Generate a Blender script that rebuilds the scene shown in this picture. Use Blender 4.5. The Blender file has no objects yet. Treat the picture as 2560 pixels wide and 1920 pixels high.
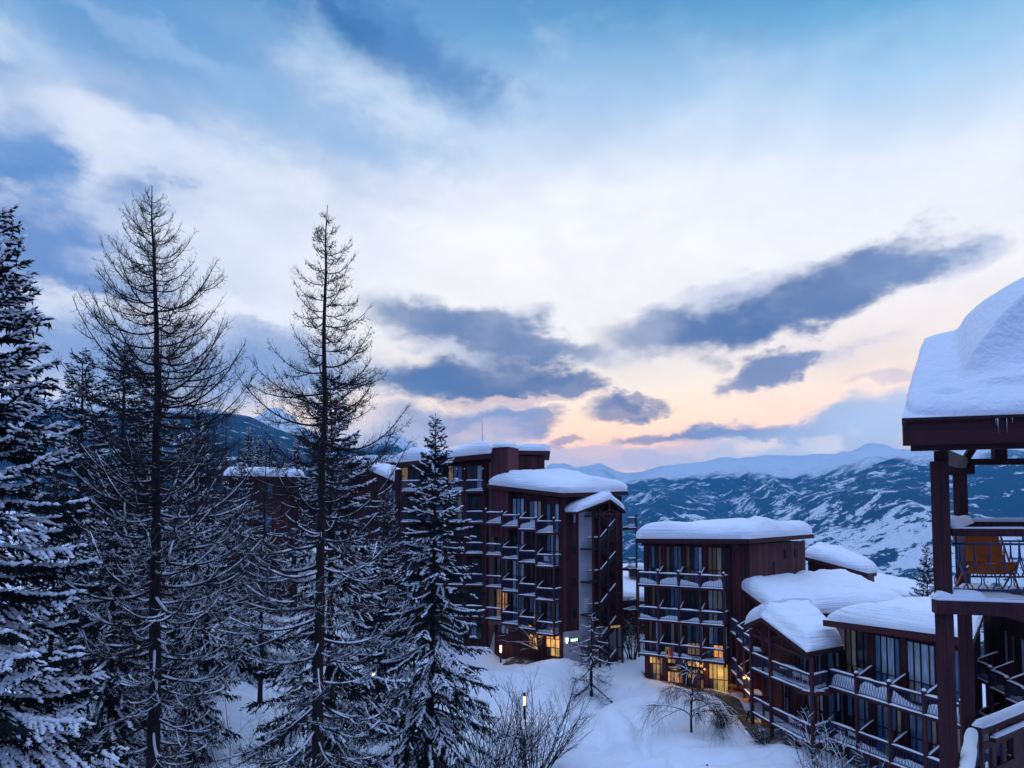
import bpy, math, random
import numpy as np
from mathutils import Vector, Matrix

scene = bpy.context.scene
col = scene.collection
R = math.radians

# ------------------------------------------------------------------ camera
F_PX = 1707.0            # focal length in photo pixels (photo 2560 x 1920)
PITCH = R(3.0)
HOR = 1290.0             # row of the horizon
Y0 = HOR - F_PX * math.tan(PITCH)
CAMZ = 16.0

def at(px, py, Y):
    """Point of the scene at depth Y seen at photo pixel (px, py)."""
    u = (px - 1280.0) / F_PX
    v = (Y0 - py) / F_PX
    dy = math.cos(PITCH) - v * math.sin(PITCH)
    dz = math.sin(PITCH) + v * math.cos(PITCH)
    t = Y / dy
    return np.array([u * t, Y, CAMZ + dz * t])

def xy(px, Y, py=1500):
    return at(px, py, Y)[:2]

def zz(py, Y):
    return float(at(1280, py, Y)[2])

cam_d = bpy.data.cameras.new('camera')
cam = bpy.data.objects.new('camera', cam_d)
col.objects.link(cam)
cam.location = (0, 0, CAMZ)
cam.rotation_euler = (R(90) + PITCH, 0, 0)
cam_d.sensor_width = 36.0
cam_d.lens = 36.0 * F_PX / 2560.0
cam_d.shift_y = (Y0 - 960.0) / 2560.0
cam_d.clip_start = 0.1
cam_d.clip_end = 60000
scene.camera = cam

# ------------------------------------------------------------------ noise (numpy)
def _hash(ix, iy, seed):
    h = (ix.astype(np.int64) * 374761393 + iy.astype(np.int64) * 668265263 + seed * 974634777) & 0xffffffff
    h = ((h ^ (h >> 13)) * 1274126177) & 0xffffffff
    h = h ^ (h >> 16)
    return (h & 0xffff) / 65535.0

def vnoise(x, y, seed=0):
    x = np.asarray(x, float); y = np.asarray(y, float)
    ix = np.floor(x); iy = np.floor(y)
    fx = x - ix; fy = y - iy
    fx = fx * fx * fx * (fx * (fx * 6 - 15) + 10); fy = fy * fy * fy * (fy * (fy * 6 - 15) + 10)
    a = _hash(ix, iy, seed); b = _hash(ix + 1, iy, seed); c = _hash(ix, iy + 1, seed); d = _hash(ix + 1, iy + 1, seed)
    return (a * (1 - fx) + b * fx) * (1 - fy) + (c * (1 - fx) + d * fx) * fy

def fbm(x, y, oct=5, seed=0, gain=0.5):
    s = 0; a = 1; t = 0
    x = np.asarray(x, float); y = np.asarray(y, float)
    for i in range(oct):
        s = s + a * vnoise(x, y, seed + i * 17); t += a
        x, y = x * 1.62 + y * 1.17 + 7.3, y * 1.62 - x * 1.17 + 3.1
        a *= gain
    return s / t

def ridged(x, y, oct=5, seed=0):
    s = 0; a = 1; t = 0
    x = np.asarray(x, float); y = np.asarray(y, float)
    for i in range(oct):
        s = s + a * (1 - np.abs(2 * vnoise(x, y, seed + i * 13) - 1)); t += a
        x, y = x * 1.62 + y * 1.17 + 7.3, y * 1.62 - x * 1.17 + 3.1
        a *= 0.5
    return s / t

def sstep(a, b, x):
    t = np.clip((np.asarray(x, float) - a) / (b - a), 0, 1)
    return t * t * (3 - 2 * t)

# ------------------------------------------------------------------ mesh builder
class MB:
    def __init__(s):
        s.V = []; s.F = []; s.n = 0     # F: list of (faces array (m,k), mat index)
    def add(s, V, F, m=0):
        V = np.asarray(V, float).reshape(-1, 3); F = np.asarray(F, np.int64)
        if len(V) == 0 or len(F) == 0: return
        s.V.append(V); s.F.append((F + s.n, m)); s.n += len(V)
    def box8(s, P, m=0):                # 8 corners: bottom ring then top ring
        s.add(P, [[0, 3, 2, 1], [4, 5, 6, 7], [0, 1, 5, 4], [1, 2, 6, 5], [2, 3, 7, 6], [3, 0, 4, 7]], m)
    def fbox(s, fr, u0, u1, n0, n1, z0, z1, m=0):
        s.box8([fr.p(u0, n1, z0), fr.p(u1, n1, z0), fr.p(u1, n0, z0), fr.p(u0, n0, z0),
                fr.p(u0, n1, z1), fr.p(u1, n1, z1), fr.p(u1, n0, z1), fr.p(u0, n0, z1)], m)
    def prism(s, ring, z0, z1, m=0, zt=None):
        """vertical prism over a plan polygon; zt gives per-corner tops"""
        k = len(ring)
        bot = [(p[0], p[1], z0 if np.isscalar(z0) else z0[i]) for i, p in enumerate(ring)]
        top = [(p[0], p[1], (z1 if zt is None else zt[i])) for i, p in enumerate(ring)]
        base = s.n
        s.add(bot + top, [[i, (i + 1) % k, k + (i + 1) % k, k + i] for i in range(k)], m)
        s.F.append((np.array([list(range(k))[::-1]]) + base, m)); s.F.append((np.array([[k + i for i in range(k)]]) + base, m))
    def extr(s, ring3, off, m=0):
        """closed planar polygon of 3-D points extruded by vector off"""
        k = len(ring3); A = np.array(ring3, float); B = A + np.array(off, float); base = s.n
        s.add(np.vstack([A, B]), [[i, (i + 1) % k, k + (i + 1) % k, k + i] for i in range(k)], m)
        s.F.append((np.array([list(range(k))[::-1]]) + base, m)); s.F.append((np.array([[k + i for i in range(k)]]) + base, m))
    def beam(s, p, q, w, h, m=0, up=(0, 0, 1)):
        p = np.array(p, float); q = np.array(q, float); d = q - p; L = np.linalg.norm(d); d = d / max(L, 1e-9)
        up = np.array(up, float)
        if abs(d @ up) > 0.98: up = np.array([1.0, 0, 0])
        a = np.cross(d, up); a /= np.linalg.norm(a); b = np.cross(a, d)
        c = [(-w / 2, -h / 2), (w / 2, -h / 2), (w / 2, h / 2), (-w / 2, h / 2)]
        P = [p + a * x + b * y for x, y in c] + [q + a * x + b * y for x, y in c]
        s.box8(P, m)
    def tube(s, path, r, sides=6, m=0):
        path = np.asarray(path, float)
        rr = np.full(len(path), r) if np.isscalar(r) else np.asarray(r, float)
        V, F = tubes(path[None], rr[None], sides)
        base = s.n
        s.add(V, F, m)
        k = len(path)
        s.F.append((np.array([list(range(sides))[::-1]]) + base, m))
        s.F.append((np.array([[(k - 1) * sides + i for i in range(sides)]]) + base, m))
    def lathe(s, c, prof, sides=12, m=0):
        c = np.array(c, float); k = len(prof)
        a = np.arange(sides) * 2 * math.pi / sides
        V = [c + np.array([r * math.cos(t), r * math.sin(t), z]) for r, z in prof for t in a]
        F = [[i * sides + j, i * sides + (j + 1) % sides, (i + 1) * sides + (j + 1) % sides, (i + 1) * sides + j] for i in range(k - 1) for j in range(sides)]
        s.add(V, F, m)
    def grid(s, P, m=0, flip=False):
        P = np.asarray(P, float); a, b = P.shape[:2]
        I = np.arange(a * b).reshape(a, b)
        F = np.stack([I[:-1, :-1], I[1:, :-1], I[1:, 1:], I[:-1, 1:]], -1).reshape(-1, 4)
        s.add(P.reshape(-1, 3), F[:, ::-1] if flip else F, m)
    def build(s, name, mats, parent=None, smooth=False, base=None):
        """ONE mesh object; verts are given in world space unless base is set on a rootless template"""
        V = np.vstack(s.V)
        org = np.zeros(3)
        if parent is not None: org = np.array(ORG[parent.name])
        elif base is not None: org = np.array(base, float)
        V = V - org
        me = bpy.data.meshes.new(name)
        me.vertices.add(len(V)); me.vertices.foreach_set('co', V.astype(np.float32).ravel())
        loops = np.concatenate([f.ravel() for f, m in s.F])
        tot = np.concatenate([np.full(len(f), f.shape[1]) for f, m in s.F])
        mi = np.concatenate([np.full(len(f), m) for f, m in s.F])
        st = np.concatenate([[0], np.cumsum(tot)[:-1]])
        me.loops.add(len(loops)); me.loops.foreach_set('vertex_index', loops.astype(np.int32))
        me.polygons.add(len(tot)); me.polygons.foreach_set('loop_start', st.astype(np.int32))
        if not isinstance(mats, (list, tuple)): mats = [mats]
        for mt in mats: me.materials.append(mt)
        me.polygons.foreach_set('material_index', mi.astype(np.int32))
        me.polygons.foreach_set('use_smooth', np.full(len(tot), bool(smooth)))
        me.update(calc_edges=True)
        o = bpy.data.objects.new(name, me); col.objects.link(o)
        if parent is not None: o.parent = parent
        elif base is not None: o.location = base
        ORG[o.name] = org
        return o

ORG = {}

def tubes(P, Rr, sides=3):
    """N tubes at once.  P (N,K,3), Rr (N,K)"""
    P = np.asarray(P, float); N, K = P.shape[:2]
    T = np.gradient(P, axis=1); T /= np.linalg.norm(T, axis=2, keepdims=True) + 1e-12
    ref = np.zeros_like(T); ref[..., 2] = 1
    bad = np.abs(T[..., 2]).mean(1) > 0.93
    ref[bad] = (1, 0, 0)
    A = np.cross(T, ref); A /= np.linalg.norm(A, axis=2, keepdims=True) + 1e-12
    B = np.cross(A, T)
    a = np.arange(sides) * 2 * math.pi / sides
    V = P[:, :, None, :] + Rr[:, :, None, None] * (np.cos(a)[None, None, :, None] * A[:, :, None, :] + np.sin(a)[None, None, :, None] * B[:, :, None, :])
    I = np.arange(N * K * sides).reshape(N, K, sides)
    J = np.roll(I, -1, axis=2)
    F = np.stack([I[:, :-1], J[:, :-1], J[:, 1:], I[:, 1:]], -1).reshape(-1, 4)
    return V.reshape(-1, 3), F

def spindles(P, D, L, W, H=None, mid=0.4):
    """N four-sided double pyramids from P along D"""
    P = np.asarray(P, float); D = np.asarray(D, float)
    D = D / (np.linalg.norm(D, axis=1, keepdims=True) + 1e-9)
    N = len(P); L = np.broadcast_to(L, (N,))[:, None]; W = np.broadcast_to(W, (N,))[:, None]
    H = W if H is None else np.broadcast_to(H, (N,))[:, None]
    ref = np.tile([0, 0, 1.0], (N, 1)); ref[np.abs(D[:, 2]) > 0.93] = (1, 0, 0)
    A = np.cross(D, ref); A /= np.linalg.norm(A, axis=1, keepdims=True) + 1e-9
    B = np.cross(A, D)
    C = P + D * L * mid
    V = np.stack([P, C + A * W, C + B * H, C - A * W, C - B * H, P + D * L], 1)
    F0 = np.array([[0, 2, 1], [0, 3, 2], [0, 4, 3], [0, 1, 4], [5, 1, 2], [5, 2, 3], [5, 3, 4], [5, 4, 1]])
    F = (F0[None] + np.arange(N)[:, None, None] * 6).reshape(-1, 3)
    return V.reshape(-1, 3), F

class Fr:
    """facade frame: u along the wall (to the viewer's right), n outward"""
    def __init__(s, a, b):
        s.o = np.array(a[:2], float); d = np.array(b[:2], float) - s.o
        s.len = float(np.linalg.norm(d)); s.u = d / s.len; s.n = np.array([s.u[1], -s.u[0]])
    def p(s, u, n, z):
        q = s.o + s.u * u + s.n * n
        return (q[0], q[1], z)
    def shift(s, u=0, n=0):
        a = s.o + s.u * u + s.n * n
        return Fr(a, a + s.u * s.len)

# ------------------------------------------------------------------ tags
def tag(o, label, cat, group=None):
    o['label'] = label; o['category'] = cat
    if group: o['group'] = group
    return o

def thing(name, label, cat, loc=(0, 0, 0), group=None, rz=0):
    o = bpy.data.objects.new(name, None); col.objects.link(o)
    o.empty_display_size = 0.3
    o.location = tuple(float(v) for v in loc); o.rotation_euler = (0, 0, rz)
    ORG[o.name] = np.array(loc, float)
    return tag(o, label, cat, group)

def local_thing(name, label, cat, group=None):
    """template thing whose parts are modelled round the origin and moved later"""
    o = thing(name, label, cat, (0, 0, 0), group)
    return o

def place(o, loc, rz=0, sc=None):
    o.location = tuple(float(v) for v in loc); o.rotation_euler = (0, 0, rz)
    if sc is not None: o.scale = (sc, sc, sc) if np.isscalar(sc) else sc
    return o

def dup(root, label, group=None):
    r = root.copy(); col.objects.link(r)
    r['label'] = label
    if group: r['group'] = group
    for ch in list(root.children):
        c = ch.copy(); col.objects.link(c); c.parent = r
        for g in list(ch.children):
            d = g.copy(); col.objects.link(d); d.parent = c
    return r

def structure(o):
    o['kind'] = 'structure'; return o

# ------------------------------------------------------------------ materials
MAT = {}
def nmat(name):
    m = bpy.data.materials.new(name); m.use_nodes = True
    nt = m.node_tree; b = nt.nodes['Principled BSDF']; MAT[name] = m
    return m, nt, b

def pmat(name, c, rough=0.6, var=0.25, scale=3.0, bump=0.0, bscale=20, spec=0.3, metal=0.0, stretch=None, coat=0.0):
    m, nt, b = nmat(name); N = nt.nodes; L = nt.links
    geo = N.new('ShaderNodeNewGeometry')
    vec = geo.outputs['Position']
    if stretch:
        mp = N.new('ShaderNodeMapping'); mp.inputs['Scale'].default_value = stretch
        L.new(vec, mp.inputs['Vector']); vec = mp.outputs['Vector']
    no = N.new('ShaderNodeTexNoise'); no.inputs['Scale'].default_value = scale; no.inputs['Detail'].default_value = 6
    no.inputs['Roughness'].default_value = 0.65
    L.new(vec, no.inputs['Vector'])
    cr = N.new('ShaderNodeValToRGB')
    lo = [max(0, x * (1 - var)) for x in c]; hi = [min(1, x * (1 + var)) for x in c]
    cr.color_ramp.elements[0].position = 0.3; cr.color_ramp.elements[0].color = (*lo, 1)
    cr.color_ramp.elements[1].position = 0.7; cr.color_ramp.elements[1].color = (*hi, 1)
    L.new(no.outputs['Fac'], cr.inputs['Fac']); L.new(cr.outputs['Color'], b.inputs['Base Color'])
    b.inputs['Roughness'].default_value = rough; b.inputs['Specular IOR Level'].default_value = spec
    b.inputs['Metallic'].default_value = metal
    if bump:
        n2 = N.new('ShaderNodeTexNoise'); n2.inputs['Scale'].default_value = bscale; n2.inputs['Detail'].default_value = 5
        L.new(vec, n2.inputs['Vector'])
        bp = N.new('ShaderNodeBump'); bp.inputs['Strength'].default_value = bump; bp.inputs['Distance'].default_value = 0.05
        L.new(n2.outputs['Fac'], bp.inputs['Height']); L.new(bp.outputs['Normal'], b.inputs['Normal'])
    return m

def boards(name, c, pitch=0.16, var=0.3, rough=0.75, horiz=False):
    """stained timber boarding: grooves every pitch metres, each board its own tone"""
    m, nt, b = nmat(name); N = nt.nodes; L = nt.links
    geo = N.new('ShaderNodeNewGeometry'); sx = N.new('ShaderNodeSeparateXYZ'); L.new(geo.outputs['Position'], sx.inputs[0])
    if horiz:
        coord = sx.outputs['Z']
    else:
        ml = N.new('ShaderNodeMath'); ml.operation = 'MULTIPLY_ADD'; ml.inputs[1].default_value = -0.62
        L.new(sx.outputs['Y'], ml.inputs[0]); L.new(sx.outputs['X'], ml.inputs[2]); coord = ml.outputs[0]
    dv = N.new('ShaderNodeMath'); dv.operation = 'DIVIDE'; dv.inputs[1].default_value = pitch; L.new(coord, dv.inputs[0])
    fl = N.new('ShaderNodeMath'); fl.operation = 'FLOOR'; L.new(dv.outputs[0], fl.inputs[0])
    fr = N.new('ShaderNodeMath'); fr.operation = 'FRACT'; L.new(dv.outputs[0], fr.inputs[0])
    wn = N.new('ShaderNodeTexWhiteNoise'); wn.noise_dimensions = '1D'; L.new(fl.outputs[0], wn.inputs['W'])
    no = N.new('ShaderNodeTexNoise'); no.inputs['Scale'].default_value = 1.2; no.inputs['Detail'].default_value = 8
    mp = N.new('ShaderNodeMapping'); mp.inputs['Scale'].default_value = (2, 2, 0.5); L.new(geo.outputs['Position'], mp.inputs[0]); L.new(mp.outputs[0], no.inputs['Vector'])
    av = N.new('ShaderNodeMath'); av.operation = 'ADD'; L.new(wn.outputs['Value'], av.inputs[0]); L.new(no.outputs['Fac'], av.inputs[1])
    cr = N.new('ShaderNodeValToRGB')
    cr.color_ramp.elements[0].position = 0.35; cr.color_ramp.elements[0].color = (*[x * (1 - var) for x in c], 1)
    cr.color_ramp.elements[1].position = 1.3 / 2 + 0.3; cr.color_ramp.elements[1].color = (*[x * (1 + var) for x in c], 1)
    hv = N.new('ShaderNodeMath'); hv.operation = 'MULTIPLY'; hv.inputs[1].default_value = 0.62; L.new(av.outputs[0], hv.inputs[0])
    L.new(hv.outputs[0], cr.inputs['Fac']); L.new(cr.outputs['Color'], b.inputs['Base Color'])
    b.inputs['Roughness'].default_value = rough; b.inputs['Specular IOR Level'].default_value = 0.25
    gp = N.new('ShaderNodeMath'); gp.operation = 'GREATER_THAN'; gp.inputs[1].default_value = 0.1; L.new(fr.outputs[0], gp.inputs[0])
    bp = N.new('ShaderNodeBump'); bp.inputs['Strength'].default_value = 0.9; bp.inputs['Distance'].default_value = 0.02
    L.new(gp.outputs[0], bp.inputs['Height']); L.new(bp.outputs['Normal'], b.inputs['Normal'])
    return m

def snowmat(name, c=(0.84, 0.86, 0.90), bump=0.35, scale=2.2, layers=0.0):
    m, nt, b = nmat(name); N = nt.nodes; L = nt.links
    geo = N.new('ShaderNodeNewGeometry')
    no = N.new('ShaderNodeTexNoise'); no.inputs['Scale'].default_value = scale; no.inputs['Detail'].default_value = 9; no.inputs['Roughness'].default_value = 0.62
    L.new(geo.outputs['Position'], no.inputs['Vector'])
    b.inputs['Base Color'].default_value = (*c, 1); b.inputs['Roughness'].default_value = 0.65
    b.inputs['Specular IOR Level'].default_value = 0.2
    bp = N.new('ShaderNodeBump'); bp.inputs['Strength'].default_value = bump; bp.inputs['Distance'].default_value = 0.25
    h = no.outputs['Fac']
    if layers:
        mp = N.new('ShaderNodeMapping'); mp.inputs['Scale'].default_value = (0.15, 0.15, 5.5); L.new(geo.outputs['Position'], mp.inputs[0])
        n2 = N.new('ShaderNodeTexNoise'); n2.inputs['Scale'].default_value = 1.6; n2.inputs['Detail'].default_value = 4; L.new(mp.outputs[0], n2.inputs['Vector'])
        ma = N.new('ShaderNodeMath'); ma.operation = 'MULTIPLY_ADD'; ma.inputs[1].default_value = layers; L.new(n2.outputs['Fac'], ma.inputs[0]); L.new(h, ma.inputs[2]); h = ma.outputs[0]
    L.new(h, bp.inputs['Height']); L.new(bp.outputs['Normal'], b.inputs['Normal'])
    return m

def emat(name, c, s, base=(0.3, 0.2, 0.1), scale=2.5, var=0.7, holes=0.0):
    """lit window or lamp: emission broken up by what stands behind the glass"""
    m, nt, b = nmat(name); N = nt.nodes; L = nt.links
    geo = N.new('ShaderNodeNewGeometry')
    no = N.new('ShaderNodeTexNoise'); no.inputs['Scale'].default_value = scale; no.inputs['Detail'].default_value = 5; no.inputs['Roughness'].default_value = 0.7
    L.new(geo.outputs['Position'], no.inputs['Vector'])
    mr = N.new('ShaderNodeMapRange'); mr.inputs[1].default_value = 0.3; mr.inputs[2].default_value = 0.72
    mr.inputs[3].default_value = s * (1 - var); mr.inputs[4].default_value = s * (1 + var * 0.6)
    L.new(no.outputs['Fac'], mr.inputs[0])
    b.inputs['Base Color'].default_value = (*base, 1); b.inputs['Emission Color'].default_value = (*c, 1)
    L.new(mr.outputs[0], b.inputs['Emission Strength']); b.inputs['Roughness'].default_value = 0.3
    return m

def curtain(name, c, rough=0.12, folds=9.0, var=0.35):
    """a curtain seen through reflecting glass"""
    m, nt, b = nmat(name); N = nt.nodes; L = nt.links
    geo = N.new('ShaderNodeNewGeometry')
    mp = N.new('ShaderNodeMapping'); mp.inputs['Scale'].default_value = (1, 1, 0.12); L.new(geo.outputs['Position'], mp.inputs[0])
    no = N.new('ShaderNodeTexNoise'); no.inputs['Scale'].default_value = folds; no.inputs['Detail'].default_value = 3; L.new(mp.outputs[0], no.inputs['Vector'])
    cr = N.new('ShaderNodeValToRGB')
    cr.color_ramp.elements[0].position = 0.32; cr.color_ramp.elements[0].color = (*[x * (1 - var) for x in c], 1)
    cr.color_ramp.elements[1].position = 0.68; cr.color_ramp.elements[1].color = (*[min(1, x * (1 + var)) for x in c], 1)
    L.new(no.outputs['Fac'], cr.inputs['Fac']); L.new(cr.outputs['Color'], b.inputs['Base Color'])
    b.inputs['Roughness'].default_value = 0.7; b.inputs['Specular IOR Level'].default_value = 0.4
    b.inputs['Coat Weight'].default_value = 0.8; b.inputs['Coat Roughness'].default_value = rough
    return m

WOOD = boards('maroon_boarding', (0.062, 0.0135, 0.0165), var=0.5)
WOODH = boards('maroon_fascia', (0.062, 0.014, 0.017), pitch=0.3, horiz=True)
TIMBER = pmat('maroon_timber', (0.058, 0.0135, 0.018), 0.7, 0.5, 2.0, 0.5, 14, stretch=(3, 3, 0.4))
TIMBERN = pmat('maroon_beam', (0.048, 0.0115, 0.016), 0.75, 0.55, 2.5, 0.5, 10, stretch=(4, 4, 0.5))
SNOW = snowmat('snow', bump=0.30, scale=3.0)
RSNOW = snowmat('roof_snow', bump=0.55, scale=1.5, layers=1.5)
GSNOW = snowmat('ground_snow', bump=0.85, scale=1.1)
TSNOW = snowmat('branch_snow', c=(0.88, 0.90, 0.94), bump=0.2, scale=9)
BLUE = pmat('blue_metal', (0.010, 0.030, 0.095), 0.45, 0.2, 4, spec=0.4)
DARKW = pmat('window_frame_wood', (0.042, 0.011, 0.014), 0.6, 0.3, 3)
CONC = pmat('grey_concrete', (0.34, 0.32, 0.34), 0.85, 0.25, 1.5, 0.3, 12)
PANEL = pmat('pale_cladding', (0.42, 0.42, 0.47), 0.8, 0.12, 0.7, stretch=(1, 1, 3))
TAN = pmat('tan_board', (0.17, 0.10, 0.07), 0.8, 0.25, 2)
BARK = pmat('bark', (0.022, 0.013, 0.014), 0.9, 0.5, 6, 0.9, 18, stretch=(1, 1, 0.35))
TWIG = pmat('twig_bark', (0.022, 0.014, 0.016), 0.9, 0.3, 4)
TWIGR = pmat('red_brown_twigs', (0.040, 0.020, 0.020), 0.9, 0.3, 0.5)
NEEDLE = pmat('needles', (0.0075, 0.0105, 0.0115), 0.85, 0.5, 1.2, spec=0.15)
METAL = pmat('dark_metal', (0.03, 0.025, 0.03), 0.5, 0.2, 4)
G_DARK = curtain('dark_glass', (0.008, 0.010, 0.016), 0.04, var=0.5)
G_BLUE = curtain('blue_curtain_reflection', (0.085, 0.17, 0.28), 0.08)  # blue curtain, tone raised to hold reflected sky
G_PALE = curtain('pale_curtain_reflection', (0.40, 0.49, 0.58), 0.10)  # pale curtain, lightened to stand in for bright sky mirrored in the glass
G_CREAM = curtain('cream_curtain_glass', (0.42, 0.33, 0.22), 0.10)
G_OCHRE = curtain('ochre_curtain_glass', (0.22, 0.12, 0.05), 0.10)
E_WARM = emat('lit_warm_window', (1.0, 0.40, 0.12), 0.55, scale=3)
E_DIM = emat('dim_lit_window', (1.0, 0.58, 0.28), 0.11, scale=2.5)
E_YEL = emat('lit_yellow_window', (1.0, 0.55, 0.15), 0.46, scale=2.6, var=0.85)
E_SHOP = emat('lit_shop_window', (1.0, 0.50, 0.16), 0.75, scale=3.4, var=0.85)
E_GRN = emat('lit_green_yellow_window', (0.92, 0.64, 0.14), 0.30, scale=2.4, var=0.8)
E_ORNG = emat('lit_orange_room', (1.0, 0.36, 0.06), 0.75, scale=1.2, var=0.35)
E_LAMP = emat('lamp_glow', (1.0, 0.70, 0.34), 3.0, scale=1, var=0.1)
E_LAMPO = emat('orange_lamp_glow', (1.0, 0.45, 0.08), 2.5, scale=1, var=0.1)
E_SIGN = emat('sign_glow', (0.80, 1.0, 0.88), 1.6, scale=8, var=0.3)
E_SIGNG = emat('sign_green_glow', (0.15, 0.8, 0.45), 0.5, scale=8, var=0.3)
WHITEP = pmat('white_plastic', (0.62, 0.62, 0.64), 0.4, 0.08, 3)
PINK = pmat('pink_plastic', (0.45, 0.02, 0.16), 0.4, 0.1, 3)
GREENP = pmat('green_plastic', (0.05, 0.20, 0.14), 0.4, 0.1, 3)
ORANGE = pmat('orange_fabric', (0.46, 0.105, 0.018), 0.8, 0.2, 6)
ORANGEW = pmat('orange_varnish', (0.50, 0.16, 0.03), 0.5, 0.2, 4)
REDM = pmat('red_paint', (0.35, 0.015, 0.02), 0.5, 0.15, 4)
YELLOW = pmat('yellow_cloth', (0.60, 0.42, 0.04), 0.8, 0.12, 6)
REDC = pmat('red_cloth', (0.45, 0.02, 0.03), 0.8, 0.12, 6)
BLACK = pmat('black_cloth', (0.012, 0.012, 0.016), 0.9, 0.2, 5)
WHITEC = pmat('white_jacket', (0.62, 0.64, 0.68), 0.8, 0.1, 5)
SKIN = pmat('skin', (0.45, 0.26, 0.19), 0.6, 0.08, 5)
PALELET = pmat('pale_lettering', (0.55, 0.52, 0.50), 0.6, 0.1, 5)
def slush(name):
    """trodden gravel path with grey snow left in patches"""
    m, nt, b = nmat(name); N = nt.nodes; L = nt.links
    geo = N.new('ShaderNodeNewGeometry')
    n1 = N.new('ShaderNodeTexNoise'); n1.inputs['Scale'].default_value = 1.1; n1.inputs['Detail'].default_value = 8; n1.inputs['Roughness'].default_value = 0.7
    L.new(geo.outputs['Position'], n1.inputs['Vector'])
    cr = N.new('ShaderNodeValToRGB'); e = cr.color_ramp.elements; e[0].position = 0.40; e[0].color = (0.045, 0.030, 0.022, 1); e[1].position = 0.64; e[1].color = (0.62, 0.60, 0.62, 1)
    k = e.new(0.53); k.color = (0.10, 0.07, 0.055, 1)
    L.new(n1.outputs['Fac'], cr.inputs[0]); L.new(cr.outputs['Color'], b.inputs['Base Color']); b.inputs['Roughness'].default_value = 0.7
    bp = N.new('ShaderNodeBump'); bp.inputs['Strength'].default_value = 0.6; bp.inputs['Distance'].default_value = 0.1; L.new(n1.outputs['Fac'], bp.inputs['Height']); L.new(bp.outputs['Normal'], b.inputs['Normal'])
    return m
PAVE = slush('slushy_path')
DULLRED = curtain('red_poster_glass', (0.16, 0.035, 0.05), 0.1)
# ------------------------------------------------------------------ sky (world): dusk gradient, cloud banks by direction, a trace of Nishita, unseen zenith brightened
S = 2560 / 2212.0
def azel(px, py):
    d = at(px * S, py * S, 1000.0) - np.array([0, 0, CAMZ])
    d /= np.linalg.norm(d)
    return math.atan2(d[0], d[1]), math.asin(d[2])

world = bpy.data.worlds.new('World'); scene.world = world; world.use_nodes = True
wt = world.node_tree; WN = wt.nodes; WL = wt.links
for n in list(WN): WN.remove(n)
wout = WN.new('ShaderNodeOutputWorld'); bg = WN.new('ShaderNodeBackground'); WL.new(bg.outputs[0], wout.inputs['Surface'])
tc = WN.new('ShaderNodeTexCoord'); sep = WN.new('ShaderNodeSeparateXYZ'); WL.new(tc.outputs['Generated'], sep.inputs[0])
def wmath(op, a, b=None, c=None, clamp=False):
    n = WN.new('ShaderNodeMath'); n.operation = op; n.use_clamp = clamp
    for i, v in enumerate((a, b, c)):
        if v is None: continue
        if isinstance(v, (int, float)): n.inputs[i].default_value = v
        else: WL.new(v, n.inputs[i])
    return n.outputs[0]
def wramp(fac, stops, interp='LINEAR'):
    n = WN.new('ShaderNodeValToRGB'); n.color_ramp.interpolation = interp
    e = n.color_ramp.elements
    while len(e) < len(stops): e.new(0.5)
    for el, (p, c) in zip(e, stops): el.position = p; el.color = (*c, 1)
    WL.new(fac, n.inputs[0]); return n.outputs['Color']
def wmix(f, a, b, mode='MIX'):
    n = WN.new('ShaderNodeMix'); n.data_type = 'RGBA'; n.blend_type = mode
    for i, v in ((0, f), (6, a), (7, b)):
        if isinstance(v, (int, float)): n.inputs[i].default_value = v
        elif isinstance(v, tuple): n.inputs[i].default_value = (*v, 1)
        else: WL.new(v, n.inputs[i])
    return n.outputs[2]
def wrange(v, a, b, c, d, smooth=True):
    n = WN.new('ShaderNodeMapRange'); n.interpolation_type = 'SMOOTHSTEP' if smooth else 'LINEAR'
    n.inputs[1].default_value = a; n.inputs[2].default_value = b; n.inputs[3].default_value = c; n.inputs[4].default_value = d
    WL.new(v, n.inputs[0]); return n.outputs[0]

def ov(c, k): return tuple(v * k for v in c)
def s2l(c):
    return tuple(((v / 255.0) / 12.92 if v / 255.0 < 0.04045 else ((v / 255.0 + 0.055) / 1.055) ** 2.4) for v in c)

az = wmath('ARCTAN2', sep.outputs[0], sep.outputs[1]); el = wmath('ARCSINE', sep.outputs[2])
cmb = WN.new('ShaderNodeCombineXYZ'); WL.new(az, cmb.inputs[0]); WL.new(el, cmb.inputs[1])
def wnoise(vec, scale, detail=6, rough=0.6, sc=(1, 1, 1), rot=0, loc=(0, 0, 0)):
    mp = WN.new('ShaderNodeMapping'); mp.inputs['Scale'].default_value = sc; mp.inputs['Rotation'].default_value = (0, 0, rot); mp.inputs['Location'].default_value = loc
    WL.new(vec, mp.inputs[0])
    n = WN.new('ShaderNodeTexNoise'); n.noise_dimensions = '2D'; n.inputs['Scale'].default_value = scale; n.inputs['Detail'].default_value = detail; n.inputs['Roughness'].default_value = rough
    WL.new(mp.outputs[0], n.inputs['Vector']); return n
nz1 = wnoise(cmb.outputs[0], 9.0, 7, 0.62, (1, 1.9, 1), R(-14))
nz2 = wnoise(cmb.outputs[0], 3.1, 5, 0.58, (1, 1.8, 1), R(-24), (3.1, 1.7, 0))
# warped direction for ragged cloud outlines
wv = WN.new('ShaderNodeVectorMath'); wv.operation = 'MULTIPLY_ADD'
wc = WN.new('ShaderNodeVectorMath'); wc.operation = 'SUBTRACT'; wc.inputs[1].default_value = (0.5, 0.5, 0.5)
WL.new(nz1.outputs['Color'], wc.inputs[0]); WL.new(wc.outputs[0], wv.inputs[0]); wv.inputs[1].default_value = (0.16, 0.075, 0); WL.new(cmb.outputs[0], wv.inputs[2])
WARP = wv.outputs[0]
n1f = nz1.outputs['Fac']; n2f = nz2.outputs['Fac']

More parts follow.
